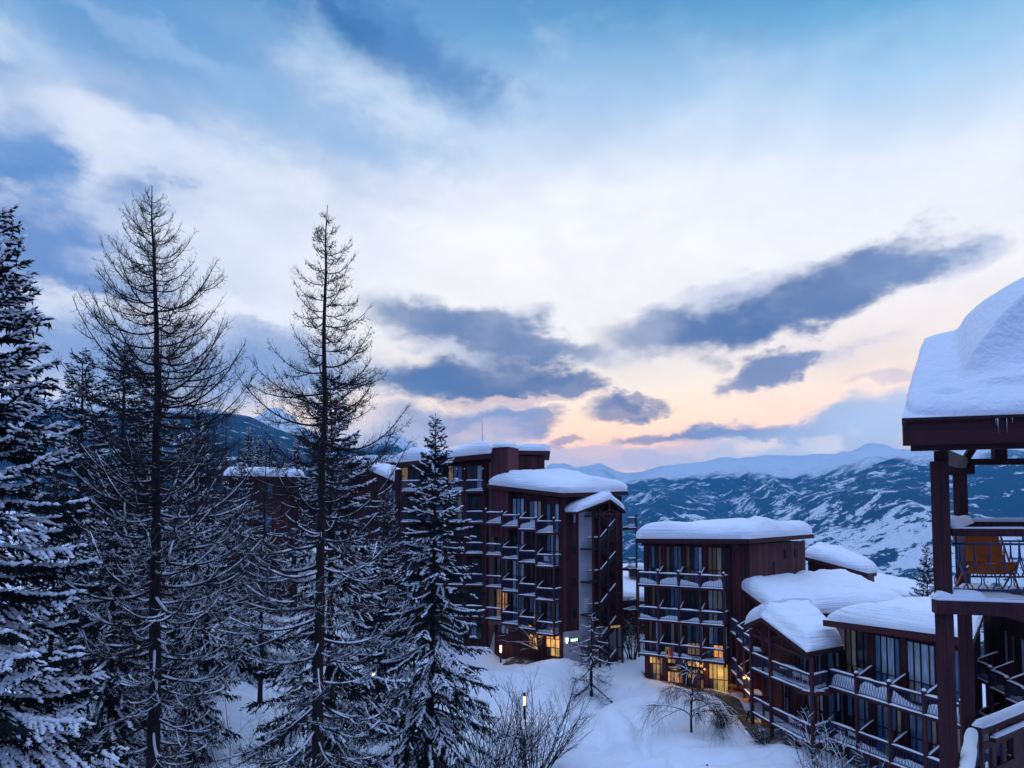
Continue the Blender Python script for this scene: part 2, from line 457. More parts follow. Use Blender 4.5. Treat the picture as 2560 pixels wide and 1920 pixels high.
def elr(py): return (azel(1106, py)[1] + 0.1) / 1.7     # ramp position: elevation -0.1 .. 1.6 rad
elf = wmath('DIVIDE', wmath('ADD', el, 0.1), 1.7, clamp=True)
# clear evening sky in the west, left half and right half of what the photo shows
stops_mid = [(0.0, s2l((120, 150, 190))), (elr(1010), s2l((214, 192, 196))), (elr(955), s2l((255, 212, 180))), (elr(900), s2l((255, 228, 198))),
             (elr(840), s2l((255, 242, 224))), (elr(700), s2l((251, 248, 244))), (elr(420), s2l((236, 238, 244))), (elr(230), s2l((168, 196, 226))),
             (elr(60), s2l((98, 152, 196))), (elr(-120), s2l((60, 114, 172))), (0.60, ov(s2l((150, 184, 243)), 1.45)), (1.0, ov(s2l((188, 211, 250)), 1.75))]  # top stops, out of view, brightened to light the snow
stops_left = [(0.0, s2l((110, 145, 190))), (elr(950), s2l((180, 196, 222))), (elr(880), s2l((226, 226, 236))), (elr(700), s2l((205, 214, 234))),
              (elr(420), s2l((214, 222, 236))), (elr(230), s2l((156, 186, 218))), (elr(60), s2l((78, 134, 184))), (elr(-120), s2l((56, 106, 164))),
              (0.60, ov(s2l((150, 184, 243)), 1.45)), (1.0, ov(s2l((188, 211, 250)), 1.75))]
stops_right = [(0.0, s2l((120, 150, 190))), (elr(960), s2l((244, 206, 188))), (elr(850), s2l((255, 232, 212))), (elr(680), s2l((250, 246, 243))), (elr(450), s2l((224, 231, 242))),
               (elr(300), s2l((164, 198, 228))), (elr(130), s2l((92, 158, 202))), (elr(0), s2l((60, 134, 186))), (elr(-150), s2l((50, 104, 166))), (0.60, ov(s2l((150, 184, 243)), 1.45)), (1.0, ov(s2l((188, 211, 250)), 1.75))]
cm = wramp(elf, stops_mid); cl = wramp(elf, stops_left); crr = wramp(elf, stops_right)
a_l = azel(250, 600)[0]; a_m = azel(1000, 600)[0]; a_m2 = azel(1300, 600)[0]; a_r = azel(2100, 600)[0]
skyc = wmix(wrange(az, a_m2, a_r, 0, 1), wmix(wrange(az, a_l, a_m, 1, 0), cm, cl), crr)
# the Nishita sky adds only a faint share to the western half
nish = WN.new('ShaderNodeTexSky'); nish.sky_type = 'NISHITA'; nish.sun_disc = False
nish.sun_elevation = R(2.5); nish.sun_rotation = azel(1380, 900)[0]; nish.altitude = 1600; nish.air_density = 1.0; nish.dust_density = 0.8; nish.ozone_density = 3.0
nsc = wmix(1.0, nish.outputs[0], (0.085, 0.095, 0.13), 'MULTIPLY')
skyc = wmix(0.06, skyc, nsc)
# thin high cloud: mottling
veil = wrange(n2f, 0.40, 0.70, 0, 1)
up = wrange(el, azel(1106, 760)[1], azel(1106, 300)[1], 0, 1)
skyc = wmix(wmath('MULTIPLY', veil, wmath('MULTIPLY', up, wmath('MULTIPLY_ADD', wrange(az, a_l, a_r, 1, 0), 0.42, 0.03))), skyc, s2l((112, 148, 196)))
lite = wrange(n2f, 0.50, 0.30, 0, 1)
skyc = wmix(wmath('MULTIPLY', lite, wmath('MULTIPLY_ADD', wrange(az, a_l, a_r, 1, 0), 0.30, 0.10)), skyc, s2l((236, 238, 244)))

CL = []
def cloud(px, py, a, b, rot, c, op=0.9, soft=0.55, k=0.9, hi=1.12):
    CL.append((px, py, a, b, rot, c, op, soft, k, hi))
# (photo px in a 2212-wide frame: centre, half-length, half-height, tilt up to the right in degrees)
# upper left blue masses
cloud(40, 560, 300, 170, -6, (98, 132, 186), 0.95, 0.8)
cloud(20, 350, 150, 90, 20, (84, 130, 186), 0.95, 0.8)
cloud(310, 425, 110, 50, 12, (94, 132, 184), 0.95, 0.75)
cloud(420, 120, 560, 120, -14, (84, 138, 190), 0.72, 1.0)
cloud(850, 90, 260, 85, -18, (66, 114, 170), 0.85, 0.9)
cloud(740, 30, 90, 40, -30, (58, 104, 158), 0.70, 0.9)
cloud(640, 260, 260, 60, -12, (150, 182, 216), 0.5, 1.0)
cloud(130, 40, 260, 60, -8, (84, 136, 186), 0.6, 1.0)
cloud(300, 70, 190, 26, -12, (180, 200, 224), 0.3, 1.0)
cloud(60, 190, 300, 62, -14, (92, 140, 192), 0.75, 1.0)
cloud(300, 215, 200, 40, -14, (128, 164, 206), 0.55, 1.0)
# pale puffs
cloud(190, 265, 130, 60, -10, (226, 228, 236), 0.85, 1.0)
cloud(330, 300, 260, 42, -6, (214, 220, 234), 0.75, 1.0)
cloud(560, 520, 330, 55, -4, (226, 230, 240), 0.7, 1.0)
cloud(250, 560, 110, 30, 6, (208, 216, 232), 0.65, 0.9)
cloud(190, 655, 210, 26, -6, (232, 234, 242), 0.85, 0.9)
cloud(560, 690, 230, 40, 0, (236, 238, 244), 0.85, 0.9)
cloud(240, 690, 160, 24, 0, (206, 214, 232), 0.7, 0.9)
# blue band low on the left
cloud(300, 800, 420, 85, -3, (122, 152, 200), 0.9, 0.8)
cloud(640, 800, 260, 62, -2, (124, 152, 198), 0.88, 0.8)
cloud(600, 740, 130, 24, -6, (140, 160, 200), 0.6, 0.9)
# centre: two stacked dark clouds
cloud(905, 690, 110, 46, -14, (112, 130, 166), 0.88, 0.75)
cloud(1030, 722, 150, 50, -8, (106, 124, 160), 0.92, 0.65)
cloud(1130, 735, 75, 58, 0, (116, 130, 166), 0.9, 0.7)
cloud(1040, 815, 200, 52, 0, (76, 100, 144), 0.96, 0.6)
cloud(900, 825, 90, 40, 0, (90, 114, 156), 0.9, 0.7)
cloud(1215, 828, 95, 30, 2, (82, 102, 144), 0.95, 0.55)
cloud(1290, 765, 110, 22, -12, (160, 166, 192), 0.75, 0.8)
cloud(1150, 762, 150, 20, 2, (120, 136, 170), 0.8, 0.7)
cloud(990, 760, 70, 20, -16, (232, 232, 240), 0.5, 0.9)
# centre right: long cloud rising to the right
cloud(1460, 715, 160, 52, 4, (112, 130, 168), 0.93, 0.6)
cloud(1540, 715, 110, 62, 8, (88, 110, 152), 0.95, 0.6)
cloud(1680, 668, 190, 62, 12, (84, 108, 152), 0.96, 0.55)
cloud(1840, 610, 170, 62, 14, (94, 116, 158), 0.93, 0.6)
cloud(1960, 565, 140, 56, 12, (112, 134, 174), 0.9, 0.7)
cloud(2090, 560, 80, 40, 30, (190, 196, 216), 0.6, 0.9)
cloud(1590, 628, 150, 28, 10, (176, 184, 208), 0.7, 0.9)
cloud(1660, 800, 110, 28, 12, (116, 128, 164), 0.93, 0.55)
cloud(1755, 765, 85, 20, 14, (132, 142, 174), 0.9, 0.6)
cloud(1850, 750, 70, 18, 14, (208, 206, 220), 0.6, 0.9)
cloud(1575, 828, 46, 10, 4, (150, 152, 178), 0.85, 0.6)
cloud(1930, 815, 90, 12, 6, (214, 196, 204), 0.7, 0.9)
# low dark cloudlets over the glow
cloud(1360, 882, 92, 24, -2, (106, 114, 150), 0.97, 0.5)
cloud(1340, 862, 40, 18, 8, (110, 118, 152), 0.92, 0.5)
cloud(1380, 905, 26, 16, 0, (120, 122, 154), 0.9, 0.55)
cloud(1120, 905, 120, 20, 2, (128, 132, 166), 0.93, 0.55)
cloud(980, 905, 190, 32, 0, (134, 150, 188), 0.85, 0.75)
cloud(900, 950, 230, 36, 0, (150, 168, 202), 0.85, 0.8)
cloud(1010, 930, 130, 15, 2, (196, 176, 190), 0.6, 0.8)
cloud(1240, 948, 60, 13, -2, (158, 144, 166), 0.92, 0.55)
cloud(1190, 965, 45, 11, -6, (170, 154, 172), 0.85, 0.6)
cloud(1100, 860, 170, 8, 0, (240, 206, 200), 0.7, 0.7)
# pink-lilac bank standing on the far range
cloud(1450, 952, 140, 17, 5, (122, 130, 164), 0.94, 0.55)
cloud(1600, 938, 160, 24, 6, (126, 142, 180), 0.94, 0.6)
cloud(1790, 930, 200, 46, 8, (166, 184, 214), 0.95, 0.6)
cloud(1925, 925, 140, 66, 12, (184, 200, 226), 0.95, 0.7)
cloud(1650, 982, 300, 30, 2, (190, 198, 220), 0.95, 0.65)
cloud(1280, 1003, 260, 28, -2, (186, 184, 208), 0.95, 0.6)
cloud(1290, 985, 90, 16, 6, (226, 196, 196), 0.85, 0.6)
cloud(1620, 958, 60, 12, 10, (246, 226, 218), 0.85, 0.7)
cloud(1760, 950, 60, 14, 8, (236, 226, 228), 0.7, 0.7)
cloud(1500, 985, 70, 10, 6, (232, 204, 204), 0.7, 0.7)
def glowmul(c, rgb, fac):
    gv = WN.new('ShaderNodeCombineXYZ')
    for i, (g0, g1) in enumerate(rgb): WL.new(wrange(el, azel(1106, 1010)[1], azel(1106, 780)[1], g0, g1), gv.inputs[i])
    return wmix(fac, c, wmix(1.0, c, gv.outputs[0], 'MULTIPLY'))
skyc = glowmul(skyc, ((1.50, 1.05), (1.27, 1.03), (1.0, 1.0)), wrange(sep.outputs[1], -0.35, 0.30, 0, 1))
def chain(color):
    # a sum with a vanishing share of the colour so far keeps the long node chain in order
    v = WN.new('ShaderNodeVectorMath'); v.operation = 'MULTIPLY_ADD'; WL.new(color, v.inputs[0]); v.inputs[1].default_value = (1e-7, 1e-7, 1e-7); WL.new(WARP, v.inputs[2])
    return v.outputs[0]
wcur = WARP
thin = wrange(n2f, 0.62, 0.40, 0.82, 1.0)
for ci, (px, py, a, b, rot, c, op, soft, k, hi) in enumerate(CL):
    if ci % 6 == 5: wcur = chain(skyc)
    a0, e0 = azel(px, py)
    sa = abs(azel(px + a, py)[0] - azel(px - a, py)[0]) / 2; sb = abs(azel(px, py - b)[1] - azel(px, py + b)[1]) / 2
    mp = WN.new('ShaderNodeMapping'); mp.vector_type = 'TEXTURE'
    # clouds at the side of the wide frame: ellipse axes follow the frame well enough
    mp.inputs['Location'].default_value = (a0 + 0.0, e0, 0); mp.inputs['Rotation'].default_value = (0, 0, R(rot)); mp.inputs['Scale'].default_value = (sa, sb, 1)
    WL.new(wcur, mp.inputs[0])
    ln = WN.new('ShaderNodeVectorMath'); ln.operation = 'LENGTH'; WL.new(mp.outputs[0], ln.inputs[0])
    k = k * 1.15; soft = soft * 1.12
    dd = wmath('MULTIPLY_ADD', n1f, k, ln.outputs['Value'])           # length + noise*k
    mask = wrange(dd, 1.0 + k * 0.5 - soft * 0.75, 1.0 + k * 0.5 + soft * 0.55, op, 0)
    base = s2l(c); lt = tuple(min(1, v * 1.22 + 0.015) for v in base); dk = tuple(v * 0.86 for v in base)
    skyc = wmix(wmath('MULTIPLY', mask, thin), skyc, base)
skyc = wmix(1.0, skyc, wramp(n1f, [(0.3, (1.04, 1.04, 1.03)), (0.5, (1.0, 1.0, 1.0)), (0.75, (0.94, 0.945, 0.955))]), 'MULTIPLY')
# behind the camera: darker blue low down, unseen sky overhead brightened to light snow
front = wrange(sep.outputs[1], -0.35, 0.30, 0, 1)
back = wramp(elf, [(0.0, s2l((70, 90, 140))), (0.12, s2l((104, 124, 184))), (0.35, s2l((122, 154, 226))), (0.65, ov(s2l((166, 194, 247)), 1.45)), (1.0, ov(s2l((188, 211, 250)), 1.75))])
skyc = wmix(front, back, skyc)
# the low west is brighter than what reaches the eye through the valley air
skyc = glowmul(skyc, ((1.42, 1.0), (1.40, 1.0), (1.32, 1.0)), front)
WL.new(skyc, bg.inputs['Color']); bg.inputs['Strength'].default_value = 1.0
world.cycles.sampling_method = 'MANUAL'; world.cycles.sample_map_resolution = 512

# the low sun, mostly behind cloud: a broad, weak, warm light from the west
sun_d = bpy.data.lights.new('sun', 'SUN'); sun_d.energy = 0.22; sun_d.angle = R(14); sun_d.color = (1.0, 0.72, 0.55)
sun = bpy.data.objects.new('sun', sun_d); col.objects.link(sun)
sa = azel(1380, 900)[0]; se = R(5)
dirv = Vector((math.sin(sa) * math.cos(se), math.cos(sa) * math.cos(se), math.sin(se)))
sun.rotation_euler = dirv.to_track_quat('Z', 'Y').to_euler(); sun.location = (0, 0, 60)

scene.view_settings.view_transform = 'Standard'; scene.view_settings.look = 'None'
scene.view_settings.exposure = 0.38; scene.view_settings.gamma = 1.0
scene.render.engine = 'CYCLES'
scene.cycles.use_denoising = True
scene.cycles.max_bounces = 5; scene.cycles.diffuse_bounces = 3; scene.cycles.glossy_bounces = 2; scene.cycles.transmission_bounces = 2
scene.cycles.volume_bounces = 0; scene.cycles.transparent_max_bounces = 4
# ------------------------------------------------------------------ near ground: a bumpy snow slope
CP = [  # (px, py, depth): where the photo shows something standing on the snow
    (1252, 1690, 64), (1311, 1803, 50), (1397, 1637, 60.5), (1218, 1600, 65), (1618, 1690, 59), (1832, 1733, 55), (1878, 1806, 47.5),
    (1500, 1905, 42), (1620, 1900, 41), (1985, 1862, 43), (1850, 1905, 41), (1477, 1755, 56), (1720, 1833, 47), (1345, 1690, 62), (640, 1720, 58), (430, 1640, 66),
    (1640, 1750, 53), (1560, 1700, 59), (1480, 1640, 67), (1560, 1560, 76), (1100, 1610, 66), (900, 1660, 60), (1300, 1642, 62.3), (1252, 1688, 63), (1340, 1645, 61), (1290, 1625, 63.5)]
CPT = [tuple(at(*c)) for c in CP] + [(-30, 25, 0.6), (-15, 25, 0.6), (0, 25, 0.6), (15, 28, 0.2), (25, 30, 0.5), (-12, 12, 0), (10, 10, 0), (25, 15, 0), (-30, 40, 1.5), (-15, 40, 1.0), (0, 40, 1.0),
      (-20, 75, 4.5), (-40, 75, 8), (-60, 60, 8), (-35, 100, 12), (-60, 105, 16), (-15, 105, 11), (5, 105, 8), (30, 80, -3), (30, 110, -18), (60, 110, -30), (55, 70, -4), (60, 40, 0), (70, 90, -20), (28, 60, 1.5), (30, 45, 0), tuple([*xy(2150, 37), -0.6]), tuple([*xy(2250, 33), -2.0]), (-80, 40, 8), (15, 100, 0), (0, 75, 4)]
CPA = np.array(CPT)
def nearfade(x, y):
    f = np.ones(np.shape(x))
    for (px, Y, r) in ((1330, 62, 9), (1252, 64, 5), (1311, 50, 4), (1720, 56, 9), (1860, 50, 7)):
        q = xy(px, Y); f = np.minimum(f, sstep(r * .5, r * 1.2, np.hypot(x - q[0], y - q[1])))
    return 0.12 + 0.88 * f
def ground_z(x, y, noise=True):
    x = np.asarray(x, float); y = np.asarray(y, float)
    d2 = (x[..., None] - CPA[:, 0]) ** 2 + (y[..., None] - CPA[:, 1]) ** 2
    w = 1 / (d2 + 4.0) ** 1.8
    z = (w * CPA[:, 2]).sum(-1) / w.sum(-1)
    if noise:
        z = z + 1.5 * (fbm(x / 8, y / 8, 3, 3) - 0.5) * nearfade(x, y) + 0.85 * (fbm(x / 3.4 + 9, y / 3.4, 3, 33) - 0.5) + 0.22 * (fbm(x / 1.7, y / 1.7, 3, 8) - 0.5)
        d = fbm(x / 3.3 + 40, y / 3.3, 3, 21); z = z + 0.40 * np.abs(d - 0.5) + 0.10 * (fbm(x / 0.7 + 5, y / 0.7, 3, 44) - 0.5)
    return z
def gz(x, y): return float(ground_z(np.array(x), np.array(y)))

gx = np.concatenate([np.arange(-95, -45, 1.2), np.arange(-45, 45, 0.36), np.arange(45, 95.1, 1.2)])
gy = np.concatenate([np.arange(-6, 18, 1.0), np.arange(18, 75, 0.36), np.arange(75, 132, 1.2)])
GX, GY = np.meshgrid(gx, gy, indexing='ij')
GZ = ground_z(GX, GY)
# footprints and a trodden line across the snow
rngf = np.random.default_rng(5)
def track(p0, p1, n, wob):
    t = np.linspace(0, 1, n); X = p0[0] + (p1[0] - p0[0]) * t + wob * np.sin(t * 9); Y = p0[1] + (p1[1] - p0[1]) * t
    out = GZ.copy() * 0
    for i, (a, b) in enumerate(zip(X, Y)):
        a += 0.16 * (-1) ** i; m = np.exp(-(((GX - a) ** 2 + (GY - b) ** 2) / 0.15)); out -= 0.30 * m
    return out
p_a = xy(1560, 41, 1910); p_b = xy(1950, 40, 1880); p_c = xy(1300, 47, 1850); p_d = xy(1440, 58, 1740)
for args in ((xy(1480, 40), xy(1900, 42), 40, 0.5), (xy(1330, 42), xy(1500, 52), 30, 0.4), (xy(1500, 44), xy(1420, 60), 34, 0.6), (xy(620, 50), xy(660, 64), 34, 0.5), (xy(1700, 40), xy(1560, 50), 30, 0.5), (xy(560, 56), xy(700, 60), 34, 0.5), (xy(1390, 45), xy(1820, 44.5), 60, 0.4), (xy(1450, 52), xy(1590, 57), 26, 0.3), (xy(1180, 60), xy(1420, 58), 50, 0.5), (xy(1580, 42), xy(1650, 52), 34, 0.4)):
    GZ = GZ + track(*args)
# ploughed bank along the path
BANK = [xy(1612, 60), xy(1700, 56.5), xy(1790, 52.5), xy(1850, 48.5), xy(1890, 45.5)]
def seg_d(X, Y, pts):
    best = np.full(X.shape, 1e9)
    for a, b in zip(pts[:-1], pts[1:]):
        d = b - a; L2 = d @ d; t = np.clip(((X - a[0]) * d[0] + (Y - a[1]) * d[1]) / L2, 0, 1)
        best = np.minimum(best, np.hypot(X - a[0] - t * d[0], Y - a[1] - t * d[1]))
    return best
gm = MB(); gm.grid(np.stack([GX, GY, GZ], -1))
ground = structure(gm.build('snow_ground', GSNOW, smooth=True))
def gsurf(x, y):
    """height of the built ground sheet"""
    i = np.clip(np.searchsorted(gx, x) - 1, 0, len(gx) - 2); j = np.clip(np.searchsorted(gy, y) - 1, 0, len(gy) - 2)
    fx = (x - gx[i]) / (gx[i + 1] - gx[i]); fy = (y - gy[j]) / (gy[j + 1] - gy[j])
    return float(GZ[i, j] * (1 - fx) * (1 - fy) + GZ[i + 1, j] * fx * (1 - fy) + GZ[i, j + 1] * (1 - fx) * fy + GZ[i + 1, j + 1] * fx * fy)
gsv = np.vectorize(gsurf)

def strip_path(name, left, right, mat, lift=0.05, n=90, m=12):
    left = np.array(left); right = np.array(right)
    def res(P):
        s = np.concatenate([[0], np.cumsum(np.linalg.norm(np.diff(P, axis=0), axis=1))]); t = np.linspace(0, s[-1], n)
        return np.stack([np.interp(t, s, P[:, k]) for k in range(2)], 1)
    A = res(left); B = res(right); w = np.linspace(0, 1, m); C0 = (A + B) / 2
    for E, sd in ((A, 5), (B, 6)):
        k = 1 + 0.55 * (fbm(np.linspace(0, n / 5, n), np.full(n, sd * 3.3), 3, sd)[:, None] - 0.45); E[:] = C0 + (E - C0) * k
    P = A[:, None] * (1 - w[None, :, None]) + B[:, None] * w[None, :, None]
    e = (fbm(P[..., 0] * 1.3, P[..., 1] * 1.3, 4, 77) - 0.5)
    z = gsv(P[..., 0], P[..., 1]) + lift + 0.05 * e
    z[:, 0] -= 0.25; z[:, -1] -= 0.25
    P3 = np.concatenate([P, z[..., None]], -1)
    b = MB(); b.grid(P3, flip=True)
    return structure(b.build(name, mat, smooth=True))

# ------------------------------------------------------------------ mountains
def mountain_mat(name, treeline, band, low, haze=(0.5, 0.6, 0.8), fscale=1.0, forest=(0.008, 0.044, 0.085), bias=0.0, fields=False):  # forest colour is itself blued to hold part of the haze
    m, nt, b = nmat(name); N = nt.nodes; L = nt.links
    geo = N.new('ShaderNodeNewGeometry'); sx = N.new('ShaderNodeSeparateXYZ'); L.new(geo.outputs['Position'], sx.inputs[0])
    def noise(scale, detail, rough, loc=0, st=(1, 1, 1)):
        mp = N.new('ShaderNodeMapping'); mp.inputs['Location'].default_value = (loc, loc, 0); mp.inputs['Scale'].default_value = st; L.new(geo.outputs['Position'], mp.inputs[0])
        n = N.new('ShaderNodeTexNoise'); n.inputs['Scale'].default_value = scale; n.inputs['Detail'].default_value = detail; n.inputs['Roughness'].default_value = rough
        L.new(mp.outputs[0], n.inputs['Vector']); return n.outputs['Fac']
    def mth(op, a, b_=None, c=None, clamp=False):
        n = N.new('ShaderNodeMath'); n.operation = op; n.use_clamp = clamp
        for i, v in enumerate((a, b_, c)):
            if v is None: continue
            if isinstance(v, (int, float)): n.inputs[i].default_value = v
            else: L.new(v, n.inputs[i])
        return n.outputs[0]
    def rng(v, a, b_, c, d):
        n = N.new('ShaderNodeMapRange'); n.interpolation_type = 'SMOOTHSTEP'
        n.inputs[1].default_value = a; n.inputs[2].default_value = b_; n.inputs[3].default_value = c; n.inputs[4].default_value = d
        L.new(v, n.inputs[0]); return n.outputs[0]
    big = noise(0.0011 * fscale, 5, 0.6, 0); mid = noise(0.0075 * fscale, 9, 0.72, 300, (0.75, 1, 1.25)); fine = noise(0.036 * fscale, 6, 0.78, 90)
    z = mth('MULTIPLY_ADD', mth('SUBTRACT', big, 0.5), band * 2.6, sx.outputs[2])
    z = mth('MULTIPLY_ADD', mth('SUBTRACT', mid, 0.5), band * 1.6, z)
    above = rng(z, treeline - band * 0.25, treeline + band * 0.25, 0, 1)             # 1 above the trees
    # clearings: small in the forest belt, large in the farmed lower slopes
    clear = mth('MULTIPLY_ADD', rng(sx.outputs[2], low, low + 330, 1, 0), 0.13, mid)
    clear = mth('MULTIPLY_ADD', mth('SUBTRACT', fine, 0.5), 0.42, clear)
    clear = mth('MULTIPLY_ADD', mth('SUBTRACT', big, 0.5), 0.25, clear)
    if fields:
        clear = mth('MULTIPLY_ADD', mth('MULTIPLY', rng(sx.outputs[0], 700, 2300, 0, 1), rng(sx.outputs[2], 90, -120, 0, 1)), 0.21, clear)
    patch = rng(clear, 0.556 + bias, 0.576 + bias, 0, 1)
    snowf = mth('MAXIMUM', above, patch)
    # rock ribs poking through the high snow
    sn = N.new('ShaderNodeSeparateXYZ'); L.new(geo.outputs['Normal'], sn.inputs[0])
    steep = rng(mth('MULTIPLY_ADD', mth('SUBTRACT', fine, 0.5), 0.9, sn.outputs[2]), 0.60, 0.46, 0, 0.75)
    ribs = mth('MULTIPLY', rng(mth('MULTIPLY_ADD', mth('SUBTRACT', mid, 0.5), 0.8, fine), 0.60, 0.70, 0, 0.55), above)
    snowf = mth('MULTIPLY', mth('MULTIPLY', snowf, mth('SUBTRACT', 1.0, steep)), mth('SUBTRACT', 1.0, ribs))
    mx = N.new('ShaderNodeMix'); mx.data_type = 'RGBA'
    fo = N.new('ShaderNodeValToRGB'); fo.color_ramp.elements[0].position = 0.35; fo.color_ramp.elements[1].position = 0.7
    fo.color_ramp.elements[0].color = (*[v * 0.55 for v in forest], 1); fo.color_ramp.elements[1].color = (*[v * 1.9 for v in forest], 1); L.new(fine, fo.inputs[0])
    L.new(snowf, mx.inputs[0]); L.new(fo.outputs['Color'], mx.inputs[6]); mx.inputs[7].default_value = (0.92, 0.93, 0.95, 1)
    L.new(mx.outputs[2], b.inputs['Base Color']); b.inputs['Roughness'].default_value = 0.9; b.inputs['Specular IOR Level'].default_value = 0.1
    bp = N.new('ShaderNodeBump'); bp.inputs['Strength'].default_value = 0.8; bp.inputs['Distance'].default_value = 40.0 / fscale
    L.new(mid, bp.inputs['Height']); L.new(bp.outputs['Normal'], b.inputs['Normal'])
    return m

def mountain(name, prof, Yr, Yn, zb, mat, seed, amp, u0, u1, nu=420, nv=160, back=1.25, spur=1.0, extra=None, flat=0.75):
    """a range whose skyline at depth Yr passes through the given photo profile; Yn = depth of its foot at height zb"""
    P = np.array(prof, float); pu = (P[:, 0] - 1280) / F_PX; pz = np.array([zz(p, Yr) for p in P[:, 1]])
    u = np.linspace(u0, u1, nu); v = np.linspace(0, 1.18, nv)
    U, Vv = np.meshgrid(u, v, indexing='ij')
    Y = Yn + (Yr - Yn) * Vv
    X = U * Y
    zr = np.interp(U, pu, pz)
    t = np.clip(Vv, 0, 1)
    zprof = zb + (zr - zb) * t ** flat
    rel = np.sin(np.clip(t, 0, 1) * math.pi * 0.94) ** 0.8
    sp = ridged(U * Yr / 900 * spur + Vv * 1.3, Vv * 1.5 + U * Yr / 3000, 6, seed) - 0.62
    dt = fbm(X / 300, Y / 300, 6, seed + 5) - 0.5
    z = zprof + amp * (rel * sp + 0.22 * rel * dt)
    z = z + 0.26 * amp * (ridged(X / 300, Y / 300, 5, seed + 9) - 0.66) * sstep(0.75, 1, t)
    z = np.where(Vv > 1, zr - (Vv - 1) * (Yr - Yn) * 0.5, z)
    if extra is not None: z = extra(U, Y, z, t)
    b = MB(); b.grid(np.stack([X, Y, z], -1))
    return structure(b.build(name, mat, smooth=True))

M_RIGHT = mountain_mat('valley_side', 345, 190, -560, fields=True)
M_FAR = mountain_mat('far_range', -100, 200, -900)
M_LEFT = mountain_mat('left_peak', 420, 240, -300, bias=0.05)
M_HILL = mountain_mat('wooded_hill', 260, 70, -200, fscale=3.5, bias=0.05)
ridge_c = [(900, 1300), (1200, 1262), (1330, 1240), (1420, 1220), (1500, 1206), (1560, 1196), (1600, 1180), (1650, 1164), (1696, 1159), (1760, 1153), (1832, 1149), (1900, 1141), (1936, 1136), (2000, 1138), (2058, 1136), (2200, 1128), (2500, 1120), (3000, 1120), (4200, 1120)]
mountain('mountain_side', ridge_c, 6500, 2300, -560, M_RIGHT, 4, 300, -0.25, 1.0, nu=520, nv=220, flat=0.8)
ridge_b = [(900, 1420), (1500, 1345), (1700, 1290), (1787, 1256), (1850, 1234), (1900, 1216), (1967, 1190), (2010, 1172), (2044, 1160), (2085, 1141), (2110, 1133), (2126, 1129), (2150, 1118), (2172, 1107), (2188, 1105), (2210, 1109), (2240, 1120), (2300, 1134), (2400, 1140), (3000, 1130), (4200, 1130)]
mountain('mountain_side', ridge_b, 5300, 2000, -560, M_RIGHT, 14, 230, 0.0, 1.3, nu=460, nv=200, flat=0.85)
ridge_a = [(900, 1480), (1400, 1420), (1650, 1352), (1787, 1318), (1877, 1297), (1968, 1265), (2010, 1243), (2058, 1221), (2100, 1203), (2148, 1181), (2193, 1158), (2230, 1146), (2266, 1134), (2300, 1134), (2343, 1130), (2400, 1118), (2500, 1106), (2600, 1098), (2800, 1085), (3400, 1050), (4200, 1040)]
mountain('mountain_side', ridge_a, 4200, 1500, -520, M_RIGHT, 24, 200, 0.0, 1.9, nu=560, nv=220, flat=0.85)
far_prof = [(700, 1210), (1100, 1190), (1250, 1172), (1330, 1180), (1390, 1160), (1440, 1174), (1500, 1164), (1560, 1182), (1640, 1178), (1720, 1190), (1800, 1190), (2000, 1200), (2600, 1200)]
mountain('far_mountains', far_prof, 7700, 6700, -100, M_FAR, 11, 420, -0.4, 0.8, nu=320, nv=80)
left_prof = [(-900, 1050), (0, 1080), (300, 1110), (440, 1100), (520, 1086), (570, 1076), (610, 1058), (640, 1040), (663, 1022), (690, 1017), (708, 1026), (730, 1046), (762, 1076), (800, 1098), (850, 1118), (905, 1128), (935, 1112),
             (960, 1098), (985, 1091), (1005, 1096), (1030, 1116), (1060, 1136), (1100, 1156), (1180, 1185), (1300, 1215), (1450, 1250)]
mountain('snow_peak', left_prof, 5200, 2300, -150, M_LEFT, 23, 330, -1.3, 0.1, nu=420, nv=120)
hill_prof = [(-1200, 930), (-400, 960), (0, 985), (300, 1005), (450, 1014), (560, 1030), (620, 1046), (660, 1064), (725, 1090), (764, 1104), (800, 1116), (850, 1140), (950, 1172), (1060, 1200), (1180, 1222), (1300, 1260), (1450, 1290)]
mountain('wooded_hill', hill_prof, 1700, 420, 0, M_HILL, 31, 90, -1.3, 0.1, nu=300, nv=110, flat=1.0)
# land between the resort and the slopes: falls away to the valley on the right, rises to the woods on the left
vu = np.linspace(-1.6, 1.9, 160); vy = np.concatenate([np.linspace(118, 500, 50), np.linspace(520, 2600, 50)])
VU, VY = np.meshgrid(vu, vy, indexing='ij')
fr_ = sstep(118, 900, VY)
zl = 16 + 60 * sstep(118, 460, VY) * 0.25; zr_ = -22 - 600 * sstep(118, 1900, VY)
side = sstep(-0.16, 0.16, VU)
VZ = (zl * (1 - side) + zr_ * side) + 14 * (fbm(VU * VY / 60, VY / 60, 4, 51) - 0.5) * sstep(118, 240, VY) - 2
vm = MB(); vm.grid(np.stack([VU * VY, VY, VZ], -1)); structure(vm.build('valley_land', M_HILL, smooth=True))
